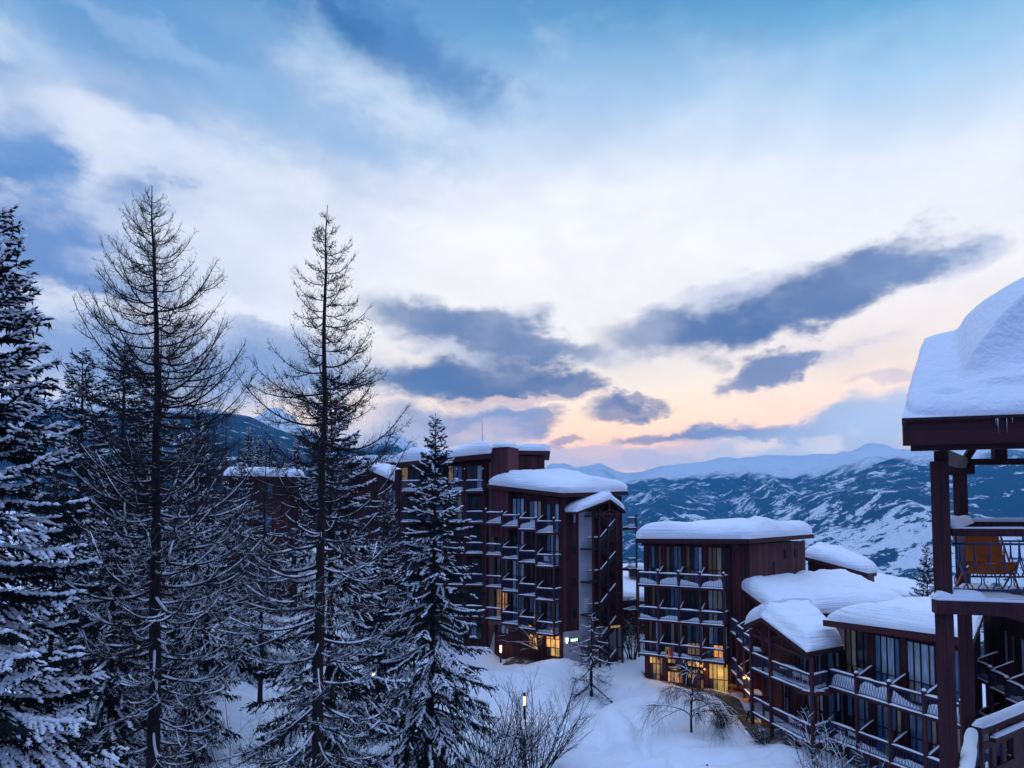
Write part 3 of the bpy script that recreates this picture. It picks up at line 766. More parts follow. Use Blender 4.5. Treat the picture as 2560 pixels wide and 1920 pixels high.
# ------------------------------------------------------------------ building kit
def window(root, fr, u0, u1, z0, z1, nf, cols, rows, keys, name='window', lift=0.0, t=0.05, frame=None):
    """timber window: frame mesh (part) and its glazing (sub-part).  cols/rows: relative sizes; keys[row][col] = material, rows from the top"""
    cu = np.cumsum([0] + list(cols)) / sum(cols) * (u1 - u0) + u0
    cz = z1 - np.cumsum([0] + list(rows)) / sum(rows) * (z1 - z0)
    b = MB()
    for i, u in enumerate(cu):
        w = t if 0 < i < len(cu) - 1 else t * 1.2
        b.fbox(fr, u - w / 2, u + w / 2, nf, nf + 0.09, z0, z1)
    for j, z in enumerate(cz):
        for i in range(len(cols)):
            b.fbox(fr, cu[i] + t * 0.6, cu[i + 1] - t * 0.6, nf, nf + 0.08, z - t / 2, z + t / 2)
    f = b.build(name, frame or DARKW, root)
    mats = []; g = MB()
    for j in range(len(rows)):
        for i in range(len(cols)):
            k = keys[j][i]
            if k is None: continue
            if k not in mats: mats.append(k)
            a0, a1 = cu[i], cu[i + 1]; b0, b1 = cz[j + 1], cz[j]
            g.add([fr.p(a0, nf + 0.02, b0), fr.p(a1, nf + 0.02, b0), fr.p(a1, nf + 0.02, b1), fr.p(a0, nf + 0.02, b1)], [[0, 1, 2, 3]], mats.index(k))
    if mats: g.build('pane', mats, f)
    return f

def snow_ridge(b, p, q, w, h, seed=0, step=0.22, m=0, ragged=0.45):
    """uneven rounded ridge of snow lying along a bar from p to q (p, q on top of the bar)"""
    p = np.array(p, float); q = np.array(q, float); L = np.linalg.norm(q - p); n = max(3, int(L / step) + 1)
    t = np.linspace(0, 1, n); P = p + (q - p) * t[:, None]
    d = (q - p) / L; side = np.cross(d, [0, 0, 1.0]); side /= np.linalg.norm(side) + 1e-9
    hh = h * (1 - ragged + 2 * ragged * vnoise(t * L * 1.7 + seed * 3.1, np.full(n, seed * 1.7), 5)); hh[0] *= 0.4; hh[-1] *= 0.4
    ww = w / 2 * (0.85 + 0.3 * vnoise(t * L * 2.1, np.full(n, seed * 2.3), 9))
    prof = [(-1, 0.0), (-1.05, 0.35), (-0.6, 0.9), (0, 1.0), (0.6, 0.9), (1.05, 0.35), (1, 0.0)]
    G = np.stack([P + side * (ww * a)[:, None] + np.array([0, 0, 1.0]) * (hh * c)[:, None] for a, c in prof], 1)
    b.grid(G, m)
    # end caps
    base = b.n; k = len(prof)
    b.add(G[0], [list(range(k))], m); b.add(G[-1], [list(range(k))[::-1]], m)

def roof_snow(b, P00, P10, P11, P01, T, over=0.25, Rr=0.9, seed=0, n=40, m=40, fn=None, edge=(1, 1, 1, 1), rough=0.22, power=2.4):
    """thick rounded snow pad on a quad roof plane: P00 front-left, P10 front-right, P11 back-right, P01 back-left"""
    P00, P10, P11, P01 = [np.array(p, float) for p in (P00, P10, P11, P01)]
    Lu = 0.5 * (np.linalg.norm(P10 - P00) + np.linalg.norm(P11 - P01)); Lv = 0.5 * (np.linalg.norm(P01 - P00) + np.linalg.norm(P11 - P10))
    def spaced(n):
        t = np.linspace(0, 1, n); return 0.5 - 0.5 * np.cos(math.pi * t) * (0.55 + 0.45 * np.abs(np.cos(math.pi * t)))
    s = spaced(n); t = spaced(m)
    s = (s - s[0]) / (s[-1] - s[0]); t = (t - t[0]) / (t[-1] - t[0])
    Sg, Tg = np.meshgrid(s, t, indexing='ij')
    def bil(a, c): return P00 * ((1 - a) * (1 - c))[..., None] + P10 * (a * (1 - c))[..., None] + P11 * (a * c)[..., None] + P01 * ((1 - a) * c)[..., None]
    Q = bil(Sg, Tg)
    big = 1e3
    dl = Sg * Lu if edge[0] else big + 0 * Sg; dr = (1 - Sg) * Lu if edge[1] else big + 0 * Sg
    df = Tg * Lv if edge[2] else big + 0 * Sg; db = (1 - Tg) * Lv if edge[3] else big + 0 * Sg
    d = np.minimum(np.minimum(dl, dr), np.minimum(df, db))
    # smooth min keeps the corners round
    kk = 0.25; d = np.minimum(d, -kk * np.log(np.exp(-np.minimum(dl, 50) / kk) + np.exp(-np.minimum(dr, 50) / kk) + np.exp(-np.minimum(df, 50) / kk) + np.exp(-np.minimum(db, 50) / kk) + 1e-30)); d = np.maximum(d, 0)
    Rv = Rr * (0.55 + 0.9 * fbm(Q[..., 0] / 1.6 + seed * 3, Q[..., 1] / 1.6, 3, 25 + seed))
    w = 1 - (1 - np.clip(d / Rv, 0, 1)) ** power; w = w ** (1 / power)
    nz = 1 + rough * 2.2 * (fbm(Q[..., 0] / 3.0 + seed, Q[..., 1] / 3.0, 4, 5 + seed) - 0.5) + rough * 0.9 * (fbm(Q[..., 0] / 0.8 + seed, Q[..., 1] / 0.8, 3, 15 + seed) - 0.5)
    h = T * w * nz
    if fn is not None: h = h + fn(Sg, Tg, Q) * w
    # overhanging lip: edges bulge outward half way up
    c = Q.reshape(-1, 3).mean(0)
    out = np.zeros_like(Q)
    eu = (P10 - P00) / np.linalg.norm(P10 - P00); ev = (P01 - P00) / np.linalg.norm(P01 - P00)
    lip = over * (0.2 + 1.7 * fbm(Q[..., 0] * 0.7, Q[..., 1] * 0.7, 3, 3 + seed))
    fade = np.exp(-np.clip(d / (Rr * 0.5), 0, 9)) * np.sin(np.clip(w, 0, 1) * math.pi * 0.8 + 0.25)
    if edge[0]: out -= eu * (lip * fade * np.exp(-dl / (Rr * 0.6)))[..., None]
    if edge[1]: out += eu * (lip * fade * np.exp(-dr / (Rr * 0.6)))[..., None]
    if edge[2]: out -= ev * (lip * fade * np.exp(-df / (Rr * 0.6)))[..., None]
    if edge[3]: out += ev * (lip * fade * np.exp(-db / (Rr * 0.6)))[..., None]
    out[..., 2] = 0
    top = Q + out; top[..., 2] += h + 0.02
    b.grid(top)
    # underside, so that the pad is closed
    bot = Q.copy(); bot[..., 2] += 0.012
    b.grid(bot, flip=True)
    # skirt
    for A, B_ in ((top[0], bot[0]), (top[-1][::-1], bot[-1][::-1]), (top[::-1, 0], bot[::-1, 0]), (top[:, -1], bot[:, -1])):
        b.grid(np.stack([A, B_], 1))

def roof_slab(b, P, th=0.32, m=0):
    """roof deck with a deep fascia board: P = ring of 3-D corners of the top face, counter-clockwise from above"""
    k = len(P); T = [tuple(p) for p in P]; Bt = [(p[0], p[1], p[2] - th) for p in P]; base = b.n
    b.add(Bt + T, [[i, (i + 1) % k, k + (i + 1) % k, k + i] for i in range(k)], m)
    b.F.append((np.array([list(range(k))[::-1]]) + base, m)); b.F.append((np.array([[k + i for i in range(k)]]) + base, m))

def lyre_rail(b, p, q, z0, z1, pitch=0.18, r=0.012, sides=3, m=0):
    """wrought railing: each bar runs straight down and then opens into a lyre"""
    p = np.array(p, float); q = np.array(q, float); d = q - p; L = np.linalg.norm(d); n = max(2, int(round(L / pitch))); s = L / n; d = d / L
    H = z1 - z0
    prof = [(0.0, 1.0), (0.02, 0.78), (0.06, 0.6), (0.25, 0.40), (0.43, 0.24), (0.40, 0.13), (0.22, 0.07), (0.16, 0.0)]
    paths = []
    for i in range(n):
        c = p + d * s * (i + 0.5)
        for sg in (-1, 1):
            paths.append([np.append(c + d * s * sg * a, z0 + H * f) for a, f in prof])
    P = np.array(paths); V, F = tubes(P, np.full(P.shape[:2], r), sides); b.add(V, F, m)

def bar_rail(b, p, q, z0, z1, pitch=0.12, w=0.02, m=0):
    p = np.array(p, float); q = np.array(q, float); d = q - p; L = np.linalg.norm(d); n = max(2, int(round(L / pitch)))
    P = []
    for i in range(n):
        c = p + d * (i + 0.5) / n
        P.append([np.append(c, z0), np.append(c, z1)])
    P = np.array(P); V, F = tubes(P, np.full(P.shape[:2], w * 0.6), 4); b.add(V, F, m)

SEED = [0]
def nseed():
    SEED[0] += 1; return SEED[0]

def balcony(root, fr, u0, u1, zf, dep, rail=1.0, n0=0.0, div=True, divr=False, left=False, right=False, style='bars', snow=0.35, pitch=0.13, slab=0.2, post=None, soffit=None, r=0.011):
    """one bay of balcony: slab (the part), railing, handrail, divider, snow (sub-parts)"""
    sd = nseed(); rg = random.Random(sd)
    b = MB(); b.fbox(fr, u0 + 0.004, u1 - 0.004, n0, dep, zf - slab, zf)
    bal = b.build('balcony', TIMBER, root)
    if soffit is not None:
        b = MB(); b.fbox(fr, u0 + 0.15, u1 - 0.15, dep - 0.9, dep - 0.25, zf - slab - 0.34, zf - slab - 0.003); b.build('soffit_panel', soffit, bal)
    nr = dep - 0.06; g = 0.07
    runs = [((u0 + g, nr), (u1 - g, nr))]
    if left: runs.append(((u0 + 0.05, n0 + 0.1), (u0 + 0.05, nr - 0.06)))
    if right: runs.append(((u1 - 0.05, nr - 0.06), (u1 - 0.05, n0 + 0.1)))
    b = MB(); hb = MB(); sb = MB()
    for (a, an), (c, cn) in runs:
        P = fr.p(a, an, 0)[:2]; Q = fr.p(c, cn, 0)[:2]
        lo, hi = zf + 0.10, zf + rail - 0.05
        b.beam((*P, zf + rail - 0.14), (*Q, zf + rail - 0.14), 0.03, 0.03); b.beam((*P, lo), (*Q, lo), 0.03, 0.03)
        if style == 'lyre': lyre_rail(b, P, Q, lo, zf + rail - 0.14, pitch, r)
        else:
            bar_rail(b, P, Q, lo, zf + rail - 0.14, pitch)
        hb.beam((*P, zf + rail - 0.05), (*Q, zf + rail - 0.05), 0.09, 0.09)
        snow_ridge(sb, (*P, zf + rail - 0.006), (*Q, zf + rail - 0.006), 0.12, 0.085, sd + int(an * 7))
    b.build('railing', BLUE, bal); hb.build('handrail', TIMBER, bal)
    # snow on the slab edge and drifted over the floor
    snow_ridge(sb, fr.p(u0 + 0.02, dep - 0.02, zf), fr.p(u1 - 0.02, dep - 0.02, zf), 0.16, 0.075, sd + 31)
    nu, nn = 14, 8
    uu = np.linspace(u0 + 0.08, u1 - 0.08, nu); vv = np.linspace(n0 + 0.35, dep - 0.10, nn)
    UU, NN = np.meshgrid(uu, vv, indexing='ij')
    ramp = (NN - vv[0]) / (vv[-1] - vv[0]); side = (UU - uu[0]) / (uu[-1] - uu[0])
    tilt = rg.choice([0.2, 0.5, 1.0, 1.5])
    H = snow * ramp ** 1.4 * (0.25 + 0.9 * np.abs(side - rg.choice([0.0, 0.0, 1.0])) ** tilt) * (0.6 + 0.8 * fbm(UU * 1.5 + sd * 9, NN * 1.5, 3, sd)) + 0.03
    H[0] *= 0.3; H[-1] *= 0.3
    XYp = fr.o + UU[..., None] * fr.u + NN[..., None] * fr.n
    top = np.concatenate([XYp, (zf + H)[..., None]], -1); sb.grid(top, flip=True)
    bt = top[:, -1].copy(); bt[:, 2] = zf + 0.004; sb.grid(np.stack([top[:, -1], bt], 1), flip=False)
    sb.build('snow', SNOW, bal, smooth=True)
    for on, u in ((div, u0), (divr, u1)):
        if not on: continue
        e = 0.035 if u == u0 else -0.035
        ring = [fr.p(u + e - 0.025, n0 + 0.02, zf), fr.p(u + e - 0.025, dep - 0.16, zf), fr.p(u + e - 0.025, dep - 0.16, zf + rail + 0.04), fr.p(u + e - 0.025, n0 + 0.02, zf + rail + 0.62)]
        b = MB(); b.extr(ring, np.append(fr.u * 0.05, 0)); dv = b.build('divider', WOOD, bal)
        b2 = MB(); snow_ridge(b2, fr.p(u + e, dep - 0.18, zf + rail + 0.05), fr.p(u + e, n0 + 0.3, zf + rail + 0.53), 0.09, 0.07, sd + 77)
        V = b2.V
        b2.build('divider_snow', SNOW, bal, smooth=True)
    return bal

def post_at(root, fr, u, n, z0, z1, w=0.14, cap=True, name='post', mat=None):
    b = MB(); b.fbox(fr, u - w / 2, u + w / 2, n - w / 2, n + w / 2, z0, z1)
    if cap:
        c = fr.p(u, n, z1); b.fbox(fr, u - w * 0.62, u + w * 0.62, n - w * 0.62, n + w * 0.62, z1 + 0.002, z1 + 0.05)
    o = b.build(name, mat or TIMBER, root)
    if cap:
        s = MB(); c = np.array(fr.p(u, n, z1 + 0.05)); s.lathe(c, [(w * 0.66, 0), (w * 0.7, 0.04), (w * 0.5, 0.10), (w * 0.2, 0.13), (0.001, 0.135)], 8)
        s.build('snow_cap', SNOW, o, smooth=True)
    return o

def mixkeys(rg, rows, cols, table):
    """one curtain choice per window with odd panes"""
    base = rg.choices([t[0] for t in table], [t[1] for t in table])[0]
    alt = rg.choices([t[0] for t in table], [t[1] for t in table])[0]
    out = []
    for j in range(rows):
        row = []
        for i in range(cols):
            k = base if rg.random() < 0.62 else alt
            if rg.random() < 0.18: k = G_DARK
            row.append(k)
        out.append(row)
    # columns mostly share their curtain top to bottom
    for i in range(cols):
        if rg.random() < 0.7:
            for j in range(1, rows): out[j][i] = out[0][i]
    return out

# ================================================================== four storey block over the shops (centre right)
PLb = xy(1612, 59); PRb = xy(1832, 55)
fB = Fr(PLb, PRb)
def zB(py): return zz(py, 57.6)
B = thing('apartment_building', 'four storey maroon timber block with flat snowy roof over lit shops', 'building', (fB.o[0], fB.o[1], 1.0))
W1 = xy(1876, 54.2); W2 = xy(2016, 61.6); W3 = W2 + (PLb - PRb) * 1.05
zBr = 13.75
b = MB(); b.prism([tuple(PLb), tuple(PRb), tuple(W1), tuple(W2), tuple(W3)], 0.0, zBr); b.build('wall', WOOD, B)
# roof
RA = np.array([*xy(1590, 57.4), 14.1]); RB = np.array([*xy(1877, 52.8), 14.22]); RC = np.array([*xy(2038, 62.0), 14.35]); RD = RA + RC - RB
b = MB(); roof_slab(b, [RA, RB, RC, RD], 0.36); rB = b.build('roof', WOODH, B)
def humpB(s, t, Q):
    return 0.55 * np.exp(-(((s - 0.86) / 0.10) ** 2 + ((t - 0.30) / 0.22) ** 2)) + 0.25 * np.exp(-(((s - 0.25) / 0.2) ** 2)) + 0.2 * sstep(0.5, 1, t)
b = MB(); roof_snow(b, RA + [-.05, -.05, 0], RB + [.03, -.05, 0], RC, RD, 1.05, 0.22, 0.85, 3, 60, 44, humpB); b.build('roof_snow', RSNOW, rB, smooth=True)
b = MB()
for u in np.linspace(0.3, fB.len + 0.5, 9): b.fbox(fB, u - 0.05, u + 0.05, 0.0, 1.25, 13.52, 13.70)
b.build('rafter', TIMBER, B)
bays = [(0.35, 1.55), (1.95, 3.28), (3.68, 5.02), (5.48, 6.95)]
postsB = [-0.02, 1.74, 3.48, 5.24, 7.12]
floorsB = [10.28, 7.42, 4.56]
rg = random.Random(12)
TB = [(G_BLUE, 4), (G_PALE, 3), (G_DARK, 4), (G_CREAM, 1.2), (G_OCHRE, 1.2)]
for fi, zf in enumerate(floorsB):
    ztop = 13.45 if fi == 0 else floorsB[fi - 1] - 0.32
    for bi, (u0, u1) in enumerate(bays):
        keys = mixkeys(rg, 2, 4, TB)
        if fi == 0:
            keys = [[[G_DARK, G_BLUE, G_DARK, G_OCHRE], [G_OCHRE, G_DARK, G_BLUE, G_BLUE], [G_OCHRE, G_DARK, G_BLUE, G_PALE], [G_OCHRE, G_OCHRE, G_CREAM, G_DARK]][bi], [[G_BLUE, G_DARK, G_BLUE, G_DARK], [G_OCHRE, G_DARK, G_BLUE, G_BLUE], [G_OCHRE, G_OCHRE, G_BLUE, G_BLUE], [G_OCHRE, G_OCHRE, G_CREAM, G_DARK]][bi]]
        if fi == 1 and bi == 3: keys = [[G_PALE, G_CREAM, G_CREAM, G_BLUE], [G_CREAM, G_CREAM, G_DARK, G_BLUE]]
        if fi == 2 and bi == 2: keys = [[G_BLUE, G_DARK, G_BLUE, G_PALE], [E_DIM, E_DIM, E_DIM, G_PALE]]
        if fi == 2 and bi == 3: keys = [[G_PALE, G_BLUE, G_DARK, G_PALE], [G_BLUE, E_ORNG, E_WARM, G_BLUE]]
        window(B, fB, u0, u1, zf + 0.06, ztop, 0.01, [1, 1, 1.05, 0.9], [1.5, 1.0], keys)
        balcony(B, fB, postsB[bi], postsB[bi + 1], zf, 1.45, div=bi > 0, right=(bi == 3), left=(bi == 0), snow=[0.5, 0.35, 0.28][fi])
for i, u in enumerate(postsB): post_at(B, fB, u, 1.40, 4.2, 11.45)
b = MB()
for u in (0.17, 1.75, 3.48, 5.25, 7.15): b.fbox(fB, u - 0.17, u + 0.17, 0.005, 0.16, 1.2, 13.5)
b.build('pilaster', WOOD, B)
# shop storey
window(B, fB, 0.40, 1.55, 1.75, 4.22, 0.01, [1, 1, 1.2, 0.8], [0.8, 1, 1.1], [[E_YEL, E_YEL, E_DIM, E_DIM], [G_DARK, E_DIM, E_DIM, G_BLUE], [G_DARK, G_BLUE, E_DIM, G_DARK]], 'shop_window')
window(B, fB, 1.98, 3.28, 1.30, 3.05, 0.01, [0.7, 0.9, 1.2, 0.8], [1, 1], [[E_WARM, E_DIM, E_WARM, E_DIM], [E_WARM, E_WARM, E_WARM, G_DARK]], 'shop_door')
window(B, fB, 1.98, 3.28, 3.72, 4.20, 0.01, [0.6, 0.8, 1.2], [1], [[E_YEL, E_DIM, G_DARK]], 'transom_window')
window(B, fB, 3.70, 5.02, 3.66, 4.20, 0.01, [1, 1, 1, 1], [1], [[E_YEL, E_YEL, E_SHOP, E_YEL]], 'transom_window')
window(B, fB, 3.70, 5.02, 1.25, 3.08, 0.01, [0.8, 0.8, 1.3, 0.7], [0.35, 1.4], [[E_SHOP, E_SHOP, DULLRED, G_DARK], [G_DARK, G_DARK, DULLRED, E_DIM]], 'shop_door')
window(B, fB, 5.45, 6.98, 1.15, 4.16, 0.01, [0.9, 0.9, 1.5, 0.9], [1, 1.35], [[E_GRN, E_GRN, E_GRN, E_GRN], [G_DARK, E_DIM, E_GRN, E_GRN]], 'shop_window')
# side wall windows and downpipe
fBs = Fr(W1, W2)
for px in (1964, 1989):
    # project on the wall line
    q0 = at(px, 1372, 58.5)[:2] / 58.5; den = fBs.u[0] * q0[1] - fBs.u[1] * q0[0]; uu = -(fBs.o[0] * q0[1] - fBs.o[1] * q0[0]) / den
    window(B, fBs, uu - 0.27, uu + 0.27, 12.35, 13.15, 0.01, [1, 1], [1], [[G_DARK, G_BLUE]])
b = MB(); b.fbox(fBs, 4.2, 4.28, 0.02, 0.10, 11.0, 12.2); b.build('downpipe', METAL, B)
# stack poles on the roof
b = MB(); q = at(2022, 1310, 60); b.tube([q, q + [0, 0, 1.0]], 0.02, 5); b.build('roof_rod', METAL, B)

# shop signs (things of their own)
sb_ = MB(); sb_.fbox(fB, 1.93, 3.33, 0.17, 0.25, 3.12, 3.66); so = sb_.build('shop_sign', BLACK, None, base=fB.p(2.6, 0.2, 3.12))
tag(so, 'long dark sign board over the left shop door', 'sign')
lb = MB()
for k in range(11):
    u = 2.12 + k * 0.10; lb.fbox(fB, u, u + 0.06, 0.25, 0.262, 3.42, 3.48)
for k in range(6):
    u = 2.42 + k * 0.08; lb.fbox(fB, u, u + 0.05, 0.25, 0.262, 3.27, 3.31)
lb.build('lettering', PALELET, so)
sb_ = MB(); sb_.fbox(fB, 3.66, 5.06, 0.17, 0.25, 3.12, 3.62); so2 = sb_.build('shop_sign', BLACK, None, base=fB.p(4.3, 0.2, 3.12))
tag(so2, 'dark sign board with large pale capital letters beside an emblem', 'sign')
def text_mesh(body, size, origin, u2, mat, parent, name='lettering', depth=0.012):
    """flat lettering standing upright along direction u2, as one mesh"""
    cu = bpy.data.curves.new(name, 'FONT'); cu.body = body; cu.size = size; cu.extrude = depth / 2; cu.resolution_u = 3
    to = bpy.data.objects.new(name + '_src', cu); col.objects.link(to)
    dg = bpy.context.evaluated_depsgraph_get(); me = to.evaluated_get(dg).to_mesh()
    V = np.array([v.co[:] for v in me.vertices]); Fs = [list(p.vertices) for p in me.polygons]
    to.evaluated_get(dg).to_mesh_clear(); bpy.data.objects.remove(to); bpy.data.curves.remove(cu)
    n2 = np.array([u2[1], -u2[0]]); o = np.array(origin, float)
    W = o + np.concatenate([V[:, :1] * u2 + V[:, 2:3] * n2, V[:, 1:2]], 1)
    b = MB(); b.V.append(W); b.n = len(W)
    byk = {}
    for f in Fs: byk.setdefault(len(f), []).append(f)
    for k, fs in byk.items(): b.F.append((np.array(fs), 0))
    return b.build(name, mat, parent)
E_LET = emat('lit_lettering', (0.85, 0.82, 0.80), 0.22, base=(0.5, 0.5, 0.5), var=0.1)
text_mesh('SKISET', 0.30, fB.p(3.72, 0.262, 3.26), fB.u, E_LET, so2)
lb = MB(); c = 4.92
for sg in (1, -1): lb.beam(fB.p(c - 0.09, 0.262, 3.36 - 0.10 * sg), fB.p(c + 0.09, 0.262, 3.36 + 0.10 * sg), 0.02, 0.045, up=(fB.n[0], fB.n[1], 0))
lb.build('emblem', E_LET, so2)

# ================================================================== rear roofs right of it
def verge_house(name, label, TL, TR, BR, BL, T, wallz, seed, wall_in=0.5, snow_R=1.0, fn=None, over=0.2, rough=0.2):
    """shed-roofed house: roof ring given front-left first"""
    TL, TR, BR, BL = [np.array(p, float) for p in (TL, TR, BR, BL)]
    root = thing(name, label, 'building', (*((TL + TR + BR + BL)[:2] / 4), wallz))
    b = MB(); roof_slab(b, [BL, BR, TR, TL], 0.34); r = b.build('roof', WOODH, root)
    b = MB(); roof_snow(b, BL, BR, TR, TL, T, over, snow_R, seed, 50, 50, fn, rough=rough); b.build('roof_snow', RSNOW, r, smooth=True)
    c = (TL + TR + BR + BL) / 4
    ring = [p + (c - p) * np.array([1, 1, 0]) * wall_in / max(1e-6, np.linalg.norm((c - p)[:2])) for p in (BL, BR, TR, TL)]
    b = MB(); b.prism([tuple(p[:2]) for p in ring], wallz, 0, zt=[p[2] - 0.345 for p in ring]); w = b.build('wall', WOOD, root)
    return root, ring
TL = at(1846, 1466, 55.2); BL = at(1940, 1536, 49.5); BR = at(2285, 1530, 57.0); TR = at(2100, 1446, 66.0)
Eh, ringE = verge_house('snowy_house', 'house with the broadest sloping snow roof behind the gabled porch', TL, TR, BR, BL, 1.15, 0.0, 5, 0.6, 1.2)
fE = Fr(ringE[3][:2], ringE[0][:2])
b = MB(); b.fbox(fE, fE.len * 0.28, fE.len * 0.28 + 0.1, 0.02, 0.1, 7.0, 10.0); b.build('downpipe', METAL, Eh)
window(Eh, fE, fE.len * 0.52, fE.len * 0.60, 8.6, 9.5, 0.01, [1], [1], [[G_BLUE]])
A_ = at(2012, 1392, 67); D_ = at(2046, 1376, 77); C_ = at(2192, 1432, 74); B_ = at(2170, 1434, 65)
verge_house('sloping_roof_house', 'house behind with narrow roof slope running down to the right', A_, D_, C_, B_, 1.1, -6, 9, 0.5, 0.9, rough=0.35)
A_ = at(2150, 1482, 84); D_ = at(2180, 1442, 96); C_ = at(2345, 1478, 92); B_ = at(2325, 1504, 80)
verge_house('low_snow_roof_house', 'low house with flat snow roof beside a lone dark spruce', A_, D_, C_, B_, 0.9, -8, 14, 0.5, 1.1)
# low hall between the two tall blocks
A_ = at(1536, 1500, 72); B_ = at(1700, 1508, 71); C_ = at(1720, 1424, 90); D_ = at(1530, 1420, 92)
Hh, ringH = verge_house('low_hall', 'low hall with wide flat snow roof between the two tall blocks', D_, C_, B_, A_, 0.75, -1, 17, 0.5, 0.8, rough=0.12)
sk = MB(); q = at(1592, 1430, 80); fq = Fr(q[:2], q[:2] + np.array([1.0, -0.1])); sk.fbox(fq, -0.9, 1.1, -1, 1, q[2] - 0.5, q[2] + 0.35); sko = sk.build('skylight', METAL, Hh)
sk = MB(); roof_snow(sk, fq.p(-1.1, 1.2, q[2] + .36), fq.p(1.3, 1.2, q[2] + .36), fq.p(1.3, -1.2, q[2] + .36), fq.p(-1.1, -1.2, q[2] + .36), 0.7, 0.1, 0.8, 2, 16, 16); sk.build('snow_cap', SNOW, sko, smooth=True)
def upx(fr, px, n=0.0, py=1450):
    k = float(at(px, py, 1.0)[0])       # x = k * depth
    o = fr.o + fr.n * n
    return float((k * o[1] - o[0]) / (fr.u[0] - k * fr.u[1]))

TA = [(G_BLUE, 4), (G_PALE, 2.2), (G_DARK, 5), (G_CREAM, 1), (G_OCHRE, 1.0)]
# ================================================================== block with the outside staircase (left of centre)
PLa = xy(1236, 65.4); PRa = xy(1406, 61.0); PEa = xy(1556, 64.8)
fA = Fr(PLa, PRa); fAe = Fr(PRa, PEa)
A = thing('apartment_building', 'tall maroon block with outside zigzag staircase and stepped balconies', 'building', (fA.o[0], fA.o[1], 3.5))
back = PEa + (PLa - PRa) * 1.0
b = MB(); b.prism([tuple(PLa), tuple(PRa), tuple(PEa), tuple(back)], 2.0, 0, zt=[18.55, 17.55, 17.9, 18.9]); b.build('wall', WOOD, A)
RA = np.array([*xy(1217, 64.6), 18.98]); RB = np.array([*xy(1408, 59.6), 17.98]); RC = np.array([*xy(1573, 65.0), 18.35]); RD = RA + RC - RB
b = MB(); roof_slab(b, [RA, RB, RC, RD], 0.36); rA = b.build('roof', WOODH, A)
b = MB(); roof_snow(b, RA, RB, RC, RD, 1.15, 0.3, 1.1, 21, 60, 50, lambda s, t, Q: 0.45 * np.exp(-((s - 0.3) / 0.22) ** 2) - 0.25 * (1 - sstep(0.0, 0.25, t)) + 0.35 * np.exp(-((s - 0.93) / .05) ** 2 - ((t - .55) / .12) ** 2)); b.build('roof_snow', RSNOW, rA, smooth=True)
nb = 4; bw = fA.len / nb
rg = random.Random(5)
for bi in range(nb):
    dz = -0.27 * bi
    for fi in range(4):
        zf = 15.35 - 2.95 * fi + dz
        zt_ = zf + 2.72 if fi else zf + 2.55
        u0, u1 = bi * bw + 0.28, (bi + 1) * bw - 0.28
        keys = mixkeys(rg, 2, 3, TA)
        if fi == 0: keys = [[[G_DARK, G_DARK, G_PALE], [G_PALE, G_BLUE, G_PALE], [G_BLUE, G_PALE, G_CREAM], [G_BLUE, G_DARK, G_PALE]][bi], [[G_DARK, G_DARK, G_PALE], [G_PALE, G_BLUE, G_BLUE], [G_PALE, G_BLUE, G_DARK], [G_BLUE, G_DARK, G_BLUE]][bi]]
        if fi == 3 and bi == 0: keys = [[E_DIM, E_WARM, E_DIM], [E_DIM, E_WARM, E_DIM]]
        if fi == 3 and bi == 2: keys = [[G_BLUE, G_PALE, G_BLUE], [G_DARK, E_DIM, G_BLUE]]
        if fi == 1 and bi == 0: keys = [[G_DARK, G_OCHRE, G_OCHRE], [G_DARK, G_OCHRE, G_DARK]]
        window(A, fA, u0, u1, zf + 0.06, zt_, 0.01, [1, 1.1, 0.9], [1.25, 1.0] if fi else [1.5, 1, ], keys)
        balcony(A, fA, bi * bw, (bi + 1) * bw, zf + 0.003 * bi, 1.4, div=bi > 0, left=False, right=bi == 3, snow=[0.6, 0.25, 0.22, 0.25][fi], soffit=TAN if (fi == 3 and bi < 3) else None)
    post_at(A, fA, bi * bw, 1.36, 6.2 + dz, 16.6 + dz, 0.13)
post_at(A, fA, fA.len - 0.02, 1.36, 5.3, 15.75, 0.13)
b = MB()
for bi in range(nb + 1):
    u = bi * bw + (0.14 if bi == 0 else -0.12 if bi == nb else 0); b.fbox(fA, u - 0.14, u + 0.14, 0.005, 0.15, 5.0, 17.4 - 0.2 * (bi == nb))
b.build('pilaster', WOOD, A)
# shop storey
u0 = upx(fA, 1322); u1 = upx(fA, 1357); window(A, fA, u0, u1, 3.9, 6.0, 0.02, [1, 1, 1], [0.9, 1], [[E_SHOP, E_YEL, E_SHOP], [E_DIM, E_SHOP, G_DARK]], 'shop_window')
u0 = upx(fA, 1366); u1 = upx(fA, 1400); window(A, fA, u0, u1, 3.55, 5.5, 0.02, [1, 1, 1], [0.6, 1, 1], [[E_WARM, E_SHOP, E_WARM], [E_SHOP, E_YEL, E_SHOP], [G_DARK, E_YEL, E_GRN]], 'shop_door')
u0 = upx(fA, 1244); u1 = upx(fA, 1274); window(A, fA, u0, u1, 5.0, 6.1, 0.02, [1, 1, 1], [1], [[G_DARK, G_PALE, G_PALE]])
b = MB(); b.fbox(fA, upx(fA, 1366), fA.len - 0.15, 0.02, 0.1, 5.56, 6.1); b.build('pale_panel', PANEL, A)
